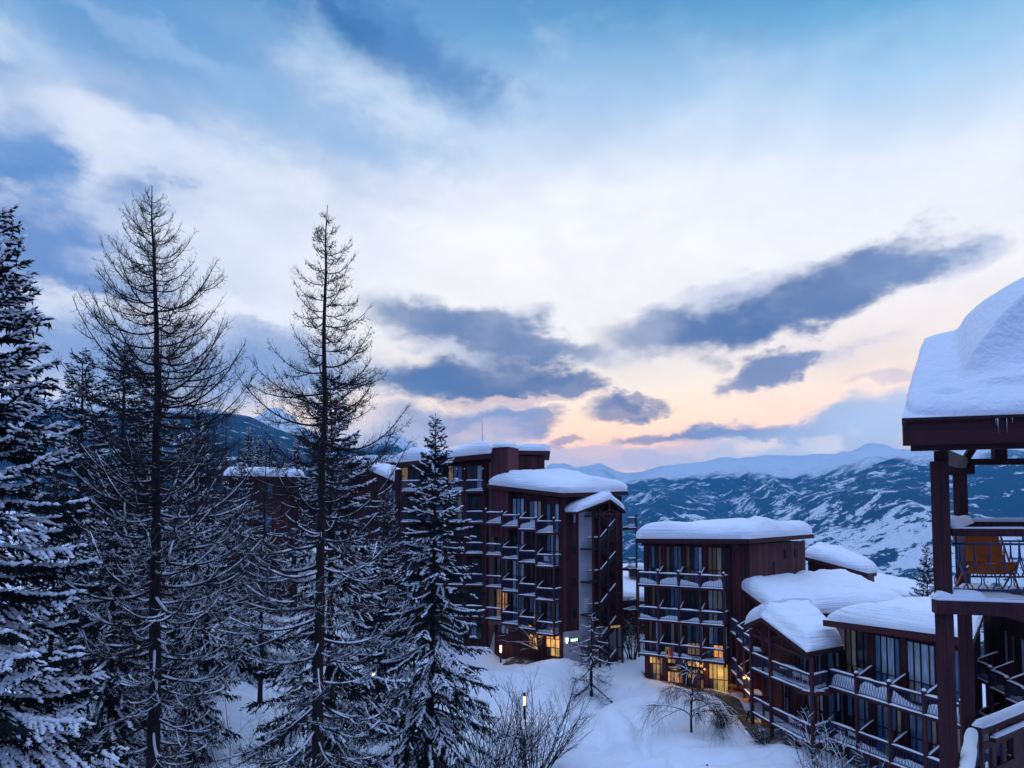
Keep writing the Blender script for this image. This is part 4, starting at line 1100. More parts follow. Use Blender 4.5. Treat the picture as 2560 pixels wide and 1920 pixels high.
# end wall
uC0, uC1 = 0.06, upx(fAe, 1482)
b = MB(); b.fbox(fAe, 0.03, fAe.len - 0.05, 0.0, 0.10, 2.0, 5.75); b.build('concrete_base', CONC, A)
uP0 = upx(fAe, 1447); uP1 = upx(fAe, 1482)
b = MB(); b.fbox(fAe, uP0, uP1, 0.0, 0.06, 5.76, 16.4); cl_ = b.build('pale_cladding', PANEL, A)
b = MB(); b.fbox(fAe, uP0 + 0.5, uP0 + 1.05, 0.06, 0.10, 7.25, 8.6); b.build('service_door', WHITEP, cl_)
for py, px0 in ((1296, 1433), (1376, 1433), (1456, 1433), (1535, 1433)):
    u = upx(fAe, px0 + 3); z = zz(py, 61.5)
    window(A, fAe, u - 0.16, u + 0.16, z - 0.42, z + 0.42, 0.0, [1], [1], [[G_PALE if py < 1300 else G_DARK]])
for py in (1293, 1367, 1443, 1520):
    u = upx(fAe, 1529); z = zz(py, 63.5)
    window(A, fAe, u - 0.22, u + 0.22, z - 0.35, z + 0.35, 0.0, [1], [1], [[G_DARK]])
# staircase
stb = MB(); us0, us1 = upx(fAe, 1500, 1.2), upx(fAe, 1541, 1.2); ul = upx(fAe, 1450, 0.9)
cols_ = [upx(fAe, p, 1.25) for p in (1482, 1498, 1520, 1541, 1554)]
for u in cols_: stb.fbox(fAe, u - 0.07, u + 0.07, 1.22, 1.36, 2.2, 16.7)
sc_ = stb.build('stair_post', TIMBER, A)
for k in range(5):
    z0 = 13.1 - 2.95 * k if k else 13.1
    z0 = 16.05 - 2.95 * k
    if z0 < 3.4: break
    fl = MB(); rl = MB(); sn = MB()
    # landing on the left and half landing on the right
    fl.fbox(fAe, uP0 + 0.05 if k else us0 - 0.9, us0, 0.12, 1.2, z0 - 0.14, z0); fl.fbox(fAe, us1, us1 + 0.75, 0.12, 1.2, z0 - 1.20 - 0.14, z0 - 1.20)
    P = lambda u, n, z: np.array(fAe.p(u, n, z))
    fl.beam(P(us0, 0.95, z0 - 2.95), P(us1, 0.95, z0 - 1.22), 0.5, 0.10); fl.beam(P(us1, 0.35, z0 - 1.22), P(us0, 0.35, z0 - 0.05), 0.5, 0.10)
    st_ = fl.build('stair_flight', METAL, A)
    for (ua, za, ub, zb, n) in ((us0, z0 - 2.95, us1, z0 - 1.22, 1.18), (us1, z0 - 1.22, us0, z0 - 0.05, 0.62)):
        rl.beam(P(ua, n, za + 0.95), P(ub, n, zb + 0.95), 0.06, 0.08); rl.beam(P(ua, n, za + 0.5), P(ub, n, zb + 0.5), 0.04, 0.35)
    snow_ridge(sn, P(us0, 1.18, z0 - 2.0), P(us1, 1.18, z0 - 0.26), 0.12, 0.09, 31 + k)
    lu = uP0 + 0.05 if k else us0 - 0.9
    rl.beam(P(lu, 1.18, z0 + 0.95), P(us0, 1.18, z0 + 0.95), 0.06, 0.08); bar_rail(rl, P(lu, 1.18, 0)[:2], P(us0, 1.18, 0)[:2], z0, z0 + 0.95, 0.12); rl.beam(P(us1, 1.18, z0 - 0.25), P(us1 + .75, 1.18, z0 - .25), 0.06, 0.08); bar_rail(rl, P(us1, 1.18, 0)[:2], P(us1 + .75, 1.18, 0)[:2], z0 - 1.2, z0 - 0.25, 0.12)
    if k: snow_ridge(sn, P(lu, 1.18, z0 + 0.99), P(us0, 1.18, z0 + 0.99), 0.1, 0.06, 51 + k)
    rl.build('railing', METAL, st_); sn.build('snow', SNOW, st_, smooth=True)
# gable over the staircase
ga_u = upx(fAe, 1528, 1.7); ga0 = upx(fAe, 1444, 1.7); ga1 = upx(fAe, 1566, 1.7); zap = 17.55; zl = 16.35; zr = 16.45
gp = lambda u, n, z: np.array(fAe.p(u, n, z))
gb = MB(); roof_slab(gb, [gp(ga0, 1.7, zl), gp(ga_u, 1.7, zap), gp(ga_u, -2.5, zap), gp(ga0, -2.5, zl)], 0.2); roof_slab(gb, [gp(ga_u, 1.7, zap - .002), gp(ga1, 1.7, zr), gp(ga1, -2.5, zr), gp(ga_u, -2.5, zap - .002)], 0.2); g_ = gb.build('gable_roof', WOODH, A)
gs = MB(); roof_snow(gs, gp(ga0, 1.7, zl), gp(ga_u + .1, 1.7, zap), gp(ga_u + .1, -2.4, zap), gp(ga0, -2.4, zl), 0.75, 0.15, 0.8, 3, 30, 30, edge=(1, 0, 1, 0)); roof_snow(gs, gp(ga_u - .1, 1.7, zap), gp(ga1, 1.7, zr), gp(ga1, -2.4, zr), gp(ga_u - .1, -2.4, zap), 0.75, 0.15, 0.8, 4, 30, 30, edge=(0, 1, 1, 0)); gs.build('roof_snow', RSNOW, g_, smooth=True)
tr = MB(); zt0 = 16.3
ta, tb = upx(fAe, 1500, 1.5), upx(fAe, 1556, 1.5); tmid = ga_u
tr.beam(gp(ta - .6, 1.5, zt0 - .1), gp(tb, 1.5, zt0 - .1), 0.12, 0.14); tr.beam(gp(tmid, 1.5, zt0 - .03), gp(tmid, 1.5, zap - 0.25), 0.12, 0.12)
tr.beam(gp(tmid, 1.5, zt0 + .3), gp(ta + .4, 1.5, zt0 - .02), 0.08, 0.1); tr.beam(gp(tmid, 1.5, zt0 + .3), gp(tb - .3, 1.5, zt0 - .02), 0.08, 0.1); tr.build('truss', TIMBER, A)
# little balconies on the far end of the staircase wall
fAx = Fr(PEa, PEa + np.array([0.55, 0.83]))
for k in range(3):
    balcony(A, Fr(PEa + fAe.u * 0.0, PEa + fAe.u * 1.3), 0.05, 1.15, 14.9 - 2.95 * 1.3 * k, 0.8, n0=-0.6, div=False, left=False, right=True, snow=0.3, rail=0.95)
bt = MB(); e = PEa + fAe.u * 1.15 + fAe.n * 0.75; bt.fbox(Fr(e, e + fAe.u), -0.06, 0.06, -0.06, 0.06, 4.0, 16.2); bt.build('post', TIMBER, A)
# chimney stub and aerial on the roof
b = MB(); q = at(1280, 1196, 66); fq = Fr(q[:2], q[:2] + np.array([1.0, -0.3])); b.fbox(fq, 0, 0.7, -0.6, 0, 18.0, 19.9); b.build('chimney', METAL, A)
# lit shop signs on the concrete base
u0, u1 = upx(fAe, 1411, 0.12), upx(fAe, 1445, 0.12)
sg = MB(); us = u0 + 0.22
sh = [(-.15, .24), (.15, .24), (.15, -.02), (.0, -.26), (-.15, -.02)]
sg.extr([fAe.p(us + a, 0.12, 4.98 + c) for a, c in sh], np.append(fAe.n * 0.08, 0)); sgo = sg.build('shop_sign', E_SIGN, None, base=fAe.p(us, 0.12, 4.7)); tag(sgo, 'small glowing white shield sign on the pale concrete wall', 'sign')
sg = MB(); sg.fbox(fAe, us + 0.05 - .1, us + 0.07 - .1, 0.2, 0.21, 4.9, 5.1); sg.fbox(fAe, us - .03, us + 0.10, 0.2, 0.21, 4.98, 5.0); sg.build('emblem', E_SIGNG, sgo)
sg = MB(); sg.fbox(fAe, u0 + 0.5, u1, 0.12, 0.2, 4.75, 5.2); sgo = sg.build('shop_sign', BLACK, None, base=fAe.p(u0 + .5, 0.12, 4.75)); tag(sgo, 'long lit sign bar of white letters on the pale concrete wall', 'sign')
sg = MB(); k = 0; uu = u0 + 0.62
rgs = random.Random(3)
while uu < u1 - 0.2:
    w = rgs.choice([0.06, 0.1, 0.12]); sg.fbox(fAe, uu, uu + w, 0.2, 0.215, 4.86, 5.08); uu += w + 0.035
sg.build('lettering', E_SIGN, sgo)
sg = MB(); sg.fbox(fAe, u0 + 0.52, u1 - .02, 0.2, 0.206, 5.12, 5.17); sg.build('light_strip', E_SIGNG, sgo)
u0, u1 = upx(fAe, 1524, 1.4), upx(fAe, 1551, 1.4); z = zz(1564, 63)
sg = MB(); sg.fbox(fAe, u0, u1, 1.38, 1.42, z - 0.22, z + 0.22); sgo = sg.build('shop_sign', BLACK, None, base=fAe.p(u0, 1.4, z - .2)); tag(sgo, 'small dark sign with lit yellow letters under the staircase', 'sign')
sg = MB(); uu = u0 + 0.08
while uu < u1 - 0.12:
    w = rgs.choice([0.05, 0.08]); sg.fbox(fAe, uu, uu + w, 1.42, 1.435, z - 0.08 - .05 * rgs.random(), z + 0.1); uu += w + 0.05
sg.build('lettering', E_YEL, sgo)
b = MB(); q0 = np.array(fAe.p(0.15, 0.3, 0)); b.fbox(fA, fA.len - .12, fA.len + .06, 0.03, 0.2, 2.5, 5.9); b.build('corner_post', TIMBER, A)

# ================================================================== tallest block behind it
PL1 = xy(984, 67.6); PR1 = xy(1222, 66.2); f1 = Fr(PL1, PR1)
H1 = thing('apartment_building', 'tallest maroon block with box tower and thin aerial on its snowy roof', 'building', (f1.o[0], f1.o[1], 3.0))
bk = np.array([0.8, 11.0])
b = MB(); b.prism([tuple(PL1), tuple(PR1), tuple(PR1 + bk), tuple(PL1 + bk)], 1.0, 0, zt=[20.6, 21.35, 21.35, 20.6]); b.build('wall', WOOD, H1)
RA = np.array([*xy(986, 65.6), 21.1]); RB = np.array([*xy(1228, 64.4), 21.92]); RC = RB + [1.0, 13, 0.1]; RD = RA + [1.0, 13, 0.1]
b = MB(); roof_slab(b, [RA, RB, RC, RD], 0.4); r1 = b.build('roof', WOODH, H1)
b = MB(); roof_snow(b, RA, RB + [-.1, 0, 0], RC, RD, 1.05, 0.35, 0.9, 33, 60, 30, lambda s, t, Q: 0.25 * np.sin(s * 9) * (1 - t)); b.build('roof_snow', RSNOW, r1, smooth=True)
tp = [tuple(xy(1227, 65.0)), tuple(xy(1270, 63.6)), tuple(xy(1297, 65.6)), tuple(xy(1256, 67.5))]
b = MB(); b.prism(tp, 14.0, 22.45); tw = b.build('roof_tower', boards('tower_boarding', (0.095, 0.024, 0.032), 0.2), H1)
tq = [np.array([*p, 22.46]) for p in tp]
b = MB(); roof_snow(b, tq[0] + [-.15, -.1, 0], tq[1] + [0, -.15, 0], tq[2] + [.15, 0, 0], tq[3], 0.55, 0.15, 0.7, 8, 24, 24); b.build('roof_snow', RSNOW, tw, smooth=True)
# rear wing right of the tower
w0 = xy(1290, 66.6); w1 = xy(1362, 68.5); fw = Fr(w0, w1); wb = np.array([0.3, 6])
b = MB(); b.prism([tuple(w0), tuple(w1), tuple(w1 + wb), tuple(w0 + wb)], 8.0, 21.95); wg = b.build('rear_wing', WOOD, H1)
RA = np.array([*(w0 - fw.u * .3 + fw.n * .5), 22.35]); RB = np.array([*xy(1376, 68.2), 22.5]); RC = RB + [.3, 7, 0]; RD = RA + [.3, 7, 0]
b = MB(); roof_slab(b, [RA, RB, RC, RD], 0.36); r2 = b.build('wing_roof', WOODH, H1)
b = MB(); roof_snow(b, RA, RB, RC, RD, 0.72, 0.15, 0.7, 12, 30, 24); b.build('roof_snow', RSNOW, r2, smooth=True)
b = MB(); q = at(1206, 1118, 70); b.tube([q - [0, 0, 1.5], q + [0, 0, 2.6]], [0.035, 0.015], 5); b.build('aerial', METAL, H1)
rg = random.Random(9)
bays1 = [(1000, 1052), (1058, 1110), (1117, 1158), (1163, 1208)]
for i, (p0, p1) in enumerate(bays1):
    u0, u1 = upx(f1, p0), upx(f1, p1)
    b0, b1 = upx(f1, p0 - 1, 1.3), upx(f1, p1 + 1, 1.3)
    for k in range(5):
        zf = 18.4 - 2.97 * k
        keys = mixkeys(rg, 2, 3, [(G_DARK, 6), (G_BLUE, 2), (G_CREAM, 0.8), (G_PALE, 0.6)])
        if k == 0 and i == 2: keys = [[E_DIM, G_BLUE, G_BLUE], [G_DARK, G_BLUE, G_DARK]]
        if k == 0 and i == 0: keys = [[E_DIM, G_DARK, G_DARK], [G_OCHRE, G_DARK, G_DARK]]
        if k == 0 and i == 3: keys = [[G_DARK, G_DARK, G_PALE], [G_DARK, G_DARK, G_PALE]]
        window(H1, f1, u0 + 0.12, u1 - 0.12, zf + 0.1, zf + 2.5, 0.01, [1, 1, 1], [1.3, 1], keys)
        balcony(H1, f1, b0, b1, zf, 1.3, div=False, snow=0.3 if k == 0 else 0.2)
    post_at(H1, f1, b0 + .05, 1.28, 5.8, 19.4, 0.13, cap=False); post_at(H1, f1, b1 - .05, 1.28, 5.8, 19.4, 0.13, cap=False)
    window(H1, f1, u0 + 0.12, u1 - 0.12, 4.2, 6.0, 0.01, [1, 1, 1], [1], [[G_DARK, G_BLUE, G_DARK]])
b = MB()
for px in (994, 1055, 1113.5, 1160.5, 1213): u = upx(f1, px); b.fbox(f1, u - 0.14, u + 0.14, 0.004, 0.14, 3, 20.5)
b.build('pilaster', WOOD, H1)
# small white blocks under the eaves
b = MB()
for px in (1001, 1140, 1160, 1206): u = upx(f1, px, 1.3); b.fbox(f1, u - 0.05, u + 0.05, 1.2, 1.3, 20.45, 20.6)
b.build('eaves_block', WHITEP, H1)

# ================================================================== houses behind the trees on the left
def gable_house(name, label, FL, FR, apex_px, zl, zap, zr, depth, zw, T, keysets, over=0.6, seed=0):
    f = Fr(FL, FR); root = thing(name, label, 'building', (f.o[0], f.o[1], zw)); L = f.len; ua = upx(f, apex_px)
    g = lambda u, n, z: np.array(f.p(u, n, z))
    b = MB(); ring = [f.p(0, 0, 0)[:2], f.p(ua, 0, 0)[:2], f.p(L, 0, 0)[:2], f.p(L, -depth, 0)[:2], f.p(ua, -depth, 0)[:2], f.p(0, -depth, 0)[:2]]
    b.prism(ring, zw, 0, zt=[zl - .25, zap - .25, zr - .25, zr - .25, zap - .25, zl - .25]); b.build('wall', WOOD, root)
    b = MB(); roof_slab(b, [g(-over, over, zl), g(ua, over, zap), g(ua, -depth, zap), g(-over, -depth, zl)], 0.22); roof_slab(b, [g(ua, over, zap - .002), g(L + over, over, zr), g(L + over, -depth, zr), g(ua, -depth, zap - .002)], 0.22); r = b.build('roof', WOODH, root)
    b = MB(); roof_snow(b, g(-over, over, zl), g(ua + .1, over, zap), g(ua + .1, -depth, zap), g(-over, -depth, zl), T, 0.2, 0.9, seed, 30, 30, edge=(1, 0, 1, 1)); roof_snow(b, g(ua - .1, over, zap), g(L + over, over, zr), g(L + over, -depth, zr), g(ua - .1, -depth, zap), T, 0.2, 0.9, seed + 1, 30, 30, edge=(0, 1, 1, 1)); b.build('roof_snow', RSNOW, r, smooth=True)
    for (p0, p1, z0, z1, keys) in keysets:
        u0, u1 = upx(f, p0), upx(f, p1); window(root, f, u0, u1, z0, z1, 0.01, [1] * len(keys[0]), [1] * len(keys), keys)
    return root, f
zA = lambda py, d: zz(py, d)
gh, fg = gable_house('gabled_house', 'maroon gabled house half hidden behind the bare larch', xy(868, 71), xy(1000, 70), 925, zA(1208, 71), zA(1176, 71), zA(1216, 70), 9, 3.0, 0.95,
    [(908, 935, zA(1285, 71), zA(1228, 71), [[G_DARK, G_CREAM, G_DARK], [G_DARK, G_DARK, G_DARK]]), (968, 995, zA(1280, 70), zA(1225, 70), [[G_BLUE, G_PALE], [G_DARK, G_PALE]]), (930, 962, zA(1384, 70), zA(1358, 70), [[E_DIM, G_OCHRE, G_BLUE]]),
     (965, 995, zA(1350, 70), zA(1310, 70), [[G_DARK, G_BLUE, G_DARK]]), (880, 905, zA(1350, 70), zA(1310, 70), [[G_DARK, G_BLUE]])], seed=3)
for zf in (zA(1292, 69), zA(1392, 69)): balcony(gh, fg, upx(fg, 905, 1.2), upx(fg, 1000, 1.2), zf, 1.2, div=False, snow=0.2)
q0 = at(846, 1160, 88); q1 = at(1004, 1160, 86)
def flat_house(name, label, p0, p1, ztop, zw, depth, T, seed, keys=()):
    f = Fr(p0, p1); root = thing(name, label, 'building', (f.o[0], f.o[1], zw)); L = f.len
    b = MB(); b.fbox(f, 0.5, L - 0.5, -depth + .5, -0.5, zw, ztop - 0.3); b.build('wall', WOOD, root)
    g = lambda u, n, z: np.array(f.p(u, n, z))
    b = MB(); roof_slab(b, [g(0, 0, ztop), g(L, 0, ztop), g(L, -depth, ztop), g(0, -depth, ztop)], 0.3); r = b.build('roof', WOODH, root)
    b = MB(); roof_snow(b, g(0, 0, ztop), g(L, 0, ztop), g(L, -depth, ztop), g(0, -depth, ztop), T, 0.2, 0.9, seed, 40, 24); b.build('roof_snow', RSNOW, r, smooth=True)
    fw_ = f.shift(n=-0.5)
    for (a, c, z0, z1, k) in keys: window(root, fw_, a, c, z0, z1, 0.01, [1] * len(k[0]), [1] * len(k), k)
    return root, f
fh, ff = flat_house('flat_roof_house', 'flat roofed house with a satellite dish behind the gabled one', q0[:2], q1[:2], zA(1157, 87), 4, 9, 0.95, 41)
dish = MB(); q = at(990, 1143, 86); a = np.linspace(0, 2 * math.pi, 17)[:-1]
ring = lambda r, dy: np.array([[q[0] + r * math.cos(t), q[1] + dy, q[2] + r * math.sin(t) * 1.05] for t in a])
dish.grid(np.stack([np.vstack([ring(r, dy), ring(r, dy)[:1]]) for r, dy in ((0.02, .18), (.3, .14), (.5, .06), (.6, 0))], 0)); dish.tube([q + [0, .15, 0], q + [0, .2, -1.2]], 0.05, 6)
dish.build('satellite_dish', WHITEP, fh, smooth=True)
q0 = at(560, 1196, 77); q1 = at(760, 1182, 80)
flat_house('flat_roof_house', 'low house with rounded snow roof among the brown larches', q0[:2], q1[:2], zA(1192, 79), 5, 8, 1.1, 43, [(1.0, 2.6, 18.2, 19.8, [[G_DARK, G_BLUE]]), (3.6, 5.2, 18.0, 19.8, [[G_DARK, G_DARK, G_BLUE]]), (1.0, 2.6, 14.2, 16.0, [[G_BLUE, G_DARK]]), (3.6, 5.2, 14.2, 16.0, [[G_DARK, G_BLUE]])])

# ================================================================== gabled porch block and the wing right of it
D1, D2, D3, D4 = xy(1876, 47), xy(1923, 44.5), xy(2025, 40.4), xy(2067, 41.6)
DP = thing('porch_building', 'maroon block with snow covered gable porch and open roof truss', 'building', (D2[0], D2[1], 1.5))
body = [(18.9, 54.2), (18.15, 47.4), (18.45, 44.9), (19.1, 42.3), (20.55, 42.6), (26.0, 46.5), (25.0, 53.0)]
b = MB(); b.prism(body, -1.0, 7.75); b.build('wall', WOOD, DP)
fw1, fw2, fw3 = Fr(body[1], body[2]), Fr(body[2], body[3]), Fr(body[3], body[4])
zup, zlo = 5.70, 2.75
rg = random.Random(31)
def rail_bay(root, a, c, zf, dz=0, dep=1.45, left=False, right=False, div=False, style='bars', snow=0.3, u0=0.0, u1=None, slab=0.2, pitch=0.13):
    f = Fr(a, c).shift(n=-dep)
    return balcony(root, f, u0, f.len if u1 is None else u1, zf + dz, dep, div=div, left=left, right=right, style=style, snow=snow, slab=slab, pitch=pitch)
rail_bay(DP, D1, D2, zup, 0.02, snow=0.10, dep=1.3); rail_bay(DP, D2, D3, zup, 0.0, snow=0.22, dep=1.3); rail_bay(DP, D3, D4, zup, -0.008, dep=1.0, snow=0.25)
rail_bay(DP, D1, D2, zlo, 0.02, snow=0.10, dep=1.3); rail_bay(DP, D2, D3, zlo, 0.0, snow=0.30, dep=1.3); rail_bay(DP, D3, D4, zlo, -0.008, dep=1.0, snow=0.25)
for q, zt_ in ((D1, 8.3), (D2, 8.95), (D3, 7.75)):
    f = Fr(q, q + np.array([0.2, -1])); b = MB(); b.fbox(f, -0.09, 0.09, -0.09, 0.09, 0.8, zt_); b.build('post', TIMBER, DP)
b = MB(); f = Fr(D2 + (D1 - D2) * .45, D2); b.fbox(f, -0.05, 0.05, -0.12, -0.02, 2.6, 8.3); b.build('post', TIMBER, DP)
# gable roof: ridge runs back from the apex
ax = np.array([0.84, 0.54]); GA = at(1902, 1543, 45.2); GL = at(1858, 1563, 47.8); GR = at(2017, 1631, 40.2)
bk3 = lambda p, L: p + np.array([ax[0] * L, ax[1] * L, 0])
gb = MB(); roof_slab(gb, [GA, GR, bk3(GR, 3.7), bk3(GA, 5.6)][::1], 0.30); roof_slab(gb, [GL + [0, 0, -.002], GA + [0, 0, -.002], bk3(GA, 5.6) + [0, 0, -.002], bk3(GL, 5.6)], 0.30); gr = gb.build('roof', WOODH, DP)
gs = MB()
roof_snow(gs, GA + [0, .1, 0], GR, bk3(GR, 3.7), bk3(GA, 5.6) + [0, .1, 0], 0.95, 0.10, 0.75, 61, 44, 44, lambda s, t, Q: -0.55 * np.exp(-((t) / .10) ** 2) - 0.35 * np.exp(-((1 - s) / .07) ** 2), edge=(0, 1, 1, 1))
roof_snow(gs, GL, GA + [0, -.1, 0], bk3(GA, 5.6) + [0, -.1, 0], bk3(GL, 5.6), 0.95, 0.10, 0.8, 62, 30, 40, edge=(1, 0, 1, 1)); gs.build('roof_snow', RSNOW, gr, smooth=True)
# truss in the gable
off = np.array([ax[0] * .35, ax[1] * .35, 0]); ga, gl, grr = GA + off - [0, 0, .32], GL + off - [0, 0, .32], GR + off - [0, 0, .32]
tb = MB(); c0 = np.array([*(D1 + ax * .1), 7.95]); c1 = np.array([*(D3 + ax * .1), 7.55]); m_ = c0 + (c1 - c0) * ((45.2 - 47) / (40.4 - 47))
tb.beam(c0, c1, 0.14, 0.18); tb.beam(m_, [m_[0], m_[1], ga[2]], 0.12, 0.12); tb.beam(m_ + [0, 0, .1], (gl + ga) / 2 + [0, 0, -.1], 0.1, 0.12); tb.beam(m_ + [0, 0, .1], ga + (grr - ga) * .38 + [0, 0, -.1], 0.1, 0.12)
q = ga + (grr - ga) * .38; tb.beam([q[0], q[1], q[2] - .1], c0 + (c1 - c0) * .55, 0.1, 0.1); q = ga + (grr - ga) * .68; tb.beam([q[0], q[1], q[2] - .1], c0 + (c1 - c0) * .78, 0.09, 0.09)
tb.build('truss', TIMBER, DP)
# windows behind the porch
for f, a, c, z0, z1, k in ((fw2, .9, 1.45, zlo + .1, zlo + 2.5, [[G_DARK, G_PALE], [G_DARK, G_BLUE]]), (fw2, 1.9, 2.6, zlo + .1, zlo + 2.5, [[G_OCHRE, G_PALE], [G_OCHRE, G_DARK]]), (fw2, .4, 1.1, zup + .1, zup + 1.9, [[G_DARK, G_BLUE]]), (fw2, 1.5, 2.5, zup + .1, zup + 1.9, [[G_DARK, G_DARK, G_BLUE]]),
                       (fw3, .15, .62, zlo + .1, zlo + 2.5, [[G_BLUE], [G_BLUE]]), (fw3, .72, 1.25, zlo + .1, zlo + 2.5, [[G_PALE, G_BLUE], [G_DARK, G_BLUE]]), (fw3, .15, .62, zup + .1, zup + 1.95, [[G_BLUE], [G_DARK]]), (fw3, .72, 1.25, zup + .1, zup + 1.95, [[G_CREAM, G_DARK], [G_OCHRE, G_DARK]]),
                       (fw1, .8, 1.6, zlo + .1, zlo + 2.4, [[G_DARK, G_DARK], [G_DARK, G_BLUE]])):
    window(DP, f, a, c, z0, z1, 0.01, [1] * len(k[0]), [1] * len(k), k)
# stepped bays linking to the shop block
S0, S1 = xy(1826, 54.3), xy(1874, 48.3); fS = Fr(S0, S1)
for zf in (6.95, 3.92):
    for i in range(3):
        a = S0 + (S1 - S0) * i / 3; c = S0 + (S1 - S0) * (i + 1) / 3
        rail_bay(DP, a, c, zf - 0.22 * i, div=i > 0, dep=1.3, snow=0.2)
for i in range(4):
    q = S0 + (S1 - S0) * i / 3; f = Fr(q, q + fS.u); b = MB(); b.fbox(f, -0.07, 0.07, -0.07, 0.07, 3.2 - .22 * i, 8.1 - 0.22 * i); b.build('post', TIMBER, DP)
# undercroft: tan boarding on a stout column
b = MB(); f = Fr(D2 + np.array([.7, 0.0]), D3 + np.array([.5, 0.2])); b.fbox(f, 0.1, 2.3, -0.6, -0.05, 1.0, 2.5); b.build('undercroft_panel', TAN, DP)
b = MB(); b.fbox(f, 2.36, 2.75, -0.4, 0.0, 0.2, 2.54); b.build('column', CONC, DP)

# ================================================================== long low wing on the right
Cr0 = xy(2067, 41.4); Cr1 = xy(2360, 34.3); fCr = Fr(Cr0, Cr1); CLn = upx(fCr, 2404); fC = fCr.shift(n=-1.5)
Cw = thing('low_wing', 'long low wing with deep snow roof and two rows of balconies', 'building', (fC.o[0], fC.o[1], 0))
CLn = upx(fC, 2398); Cbr = np.array(xy(2448, 44.0)); CF = np.array(fC.p(CLn, 0, 0)[:2])
b = MB(); b.prism([fC.p(0.35, 0, 0)[:2], tuple(CF), tuple(Cbr), fC.p(0.35, -7.0, 0)[:2]], -4.0, 9.45); b.build('wall', WOOD, Cw)
g = lambda u, n, z: np.array(fC.p(u, n, z))
FL = at(2057, 1550, 41.7); Lr = upx(fCr, 2428); uFL = float((FL[:2] - fC.o) @ fC.u); nFL = float((FL[:2] - fC.o) @ fC.n)
RA = g(uFL, nFL, 9.72); RB = g(Lr, nFL, 10.12); RC = np.array([*xy(2462, 43.0), 10.15]); RD = g(uFL, -7.4, 9.9)
b = MB(); roof_slab(b, [RA, RB, RC, RD], 0.36); rC = b.build('roof', WOODH, Cw)
b = MB(); roof_snow(b, RA, RB, RC, RD, 1.0, 0.10, 1.5, 71, 60, 60, lambda s, t, Q: -0.1 * (1 - sstep(0, .15, t)), power=1.9); b.build('roof_snow', RSNOW, rC, smooth=True)
pc = [0.0] + [upx(fCr, p) for p in (2132.7, 2213.8, 2299.6, 2392)]
wins = [[(2112, 2166)], [(2184, 2246)], [(2264, 2333)], [(2352, 2400)]]
K0 = [[[G_OCHRE, G_CREAM, G_DARK, G_DARK], [G_OCHRE, G_DARK, G_PALE, G_PALE]], [[G_BLUE, G_PALE, G_PALE, G_BLUE], [G_BLUE, G_BLUE, G_PALE, G_CREAM]], [[G_PALE, G_PALE, G_PALE, G_PALE], [G_CREAM, G_PALE, G_BLUE, G_BLUE]], [[G_PALE, G_BLUE], [G_PALE, G_BLUE]]]
for fi, zf in enumerate((5.85, 2.75, -0.3)):
    for bi in range(4):
        p0, p1 = wins[bi][0]; u0, u1 = upx(fC, p0), upx(fC, p1)
        keys = K0[bi] if fi == 0 else mixkeys(rg, 2, len(K0[bi][0]), [(G_BLUE, 4), (G_PALE, 3), (G_DARK, 3), (G_CREAM, 1)])
        if fi == 1 and bi in (1, 2): keys = [[G_BLUE, G_BLUE, G_BLUE, G_CREAM], [G_BLUE, G_BLUE, G_DARK, G_CREAM]]
        window(Cw, fC, u0, min(u1, CLn - .1), zf + 0.08, zf + (3.3 if fi == 0 else 2.75), 0.01, [1, 1, 1.2, .8][:len(keys[0])], [1.9, 1] if fi == 0 else [1.3, 1], keys)
        if fi < 2: balcony(Cw, fC, pc[bi], pc[bi + 1], zf, 1.5, div=bi > 0, left=False, style='lyre', pitch=0.19, snow=0.75 if fi == 0 else 0.4, r=0.012)
for i, u in enumerate(pc[1:]): post_at(Cw, fC, u, 1.45, -3.0, 7.0, 0.17)
b = MB()
for pa, pb_ in ((2168, 2182), (2248, 2263), (2334, 2350)): b.fbox(fC, upx(fC, pa), upx(fC, pb_), 0.005, 0.12, -3, 9.3)
b.build('pilaster', WOOD, Cw)

# ================================================================== inner wing at the right edge
Mr0 = xy(2432, 42); Mr1 = xy(2548, 37); fM = Fr(Mr0, Mr1).shift(n=-1.6)
Mw = thing('inner_wing', 'wing of stepped balconies with tall narrow windows behind the foreground posts', 'building', (fM.o[0], fM.o[1], 0))
uM = upx(fM, 2454); b = MB(); b.fbox(fM, uM, 9.0, -6, 0.0, -4, 10.1); b.build('wall', WOOD, Mw)
g = lambda u, n, z: np.array(fM.p(u, n, z))
b = MB(); roof_slab(b, [g(uM - .3, .8, 10.45), g(9.5, .8, 10.45), g(9.5, -6.4, 10.45), g(uM - .3, -6.4, 10.45)], 0.34); r = b.build('roof', WOODH, Mw)
b = MB(); roof_snow(b, g(uM - .3, .8, 10.45), g(9.5, .8, 10.45), g(9.5, -6.4, 10.45), g(uM - .3, -6.4, 10.45), 0.5, .1, .6, 81, 40, 20); b.build('roof_snow', RSNOW, r, smooth=True)
for i in range(5):
    u0, u1 = -0.1 + 1.75 * i, -0.1 + 1.75 * (i + 1)
    for zf in (6.25, 3.2):
        balcony(Mw, fM, u0, u1, zf - 0.2 * i, 1.6, div=True, snow=0.35)
        window(Mw, fM, u0 + 0.35, u0 + 0.75, zf - .2 * i + 0.3, zf - 0.2 * i + 2.9, 0.01, [1], [1], [[G_PALE]]); window(Mw, fM, u0 + 0.95, u0 + 1.45, zf - .2 * i + 0.1, zf - 0.2 * i + 2.7, 0.01, [1, 1], [1], [[G_BLUE, G_PALE]])
    post_at(Mw, fM, u0, 1.55, 0.0, 7.35 - 0.2 * i, 0.18)
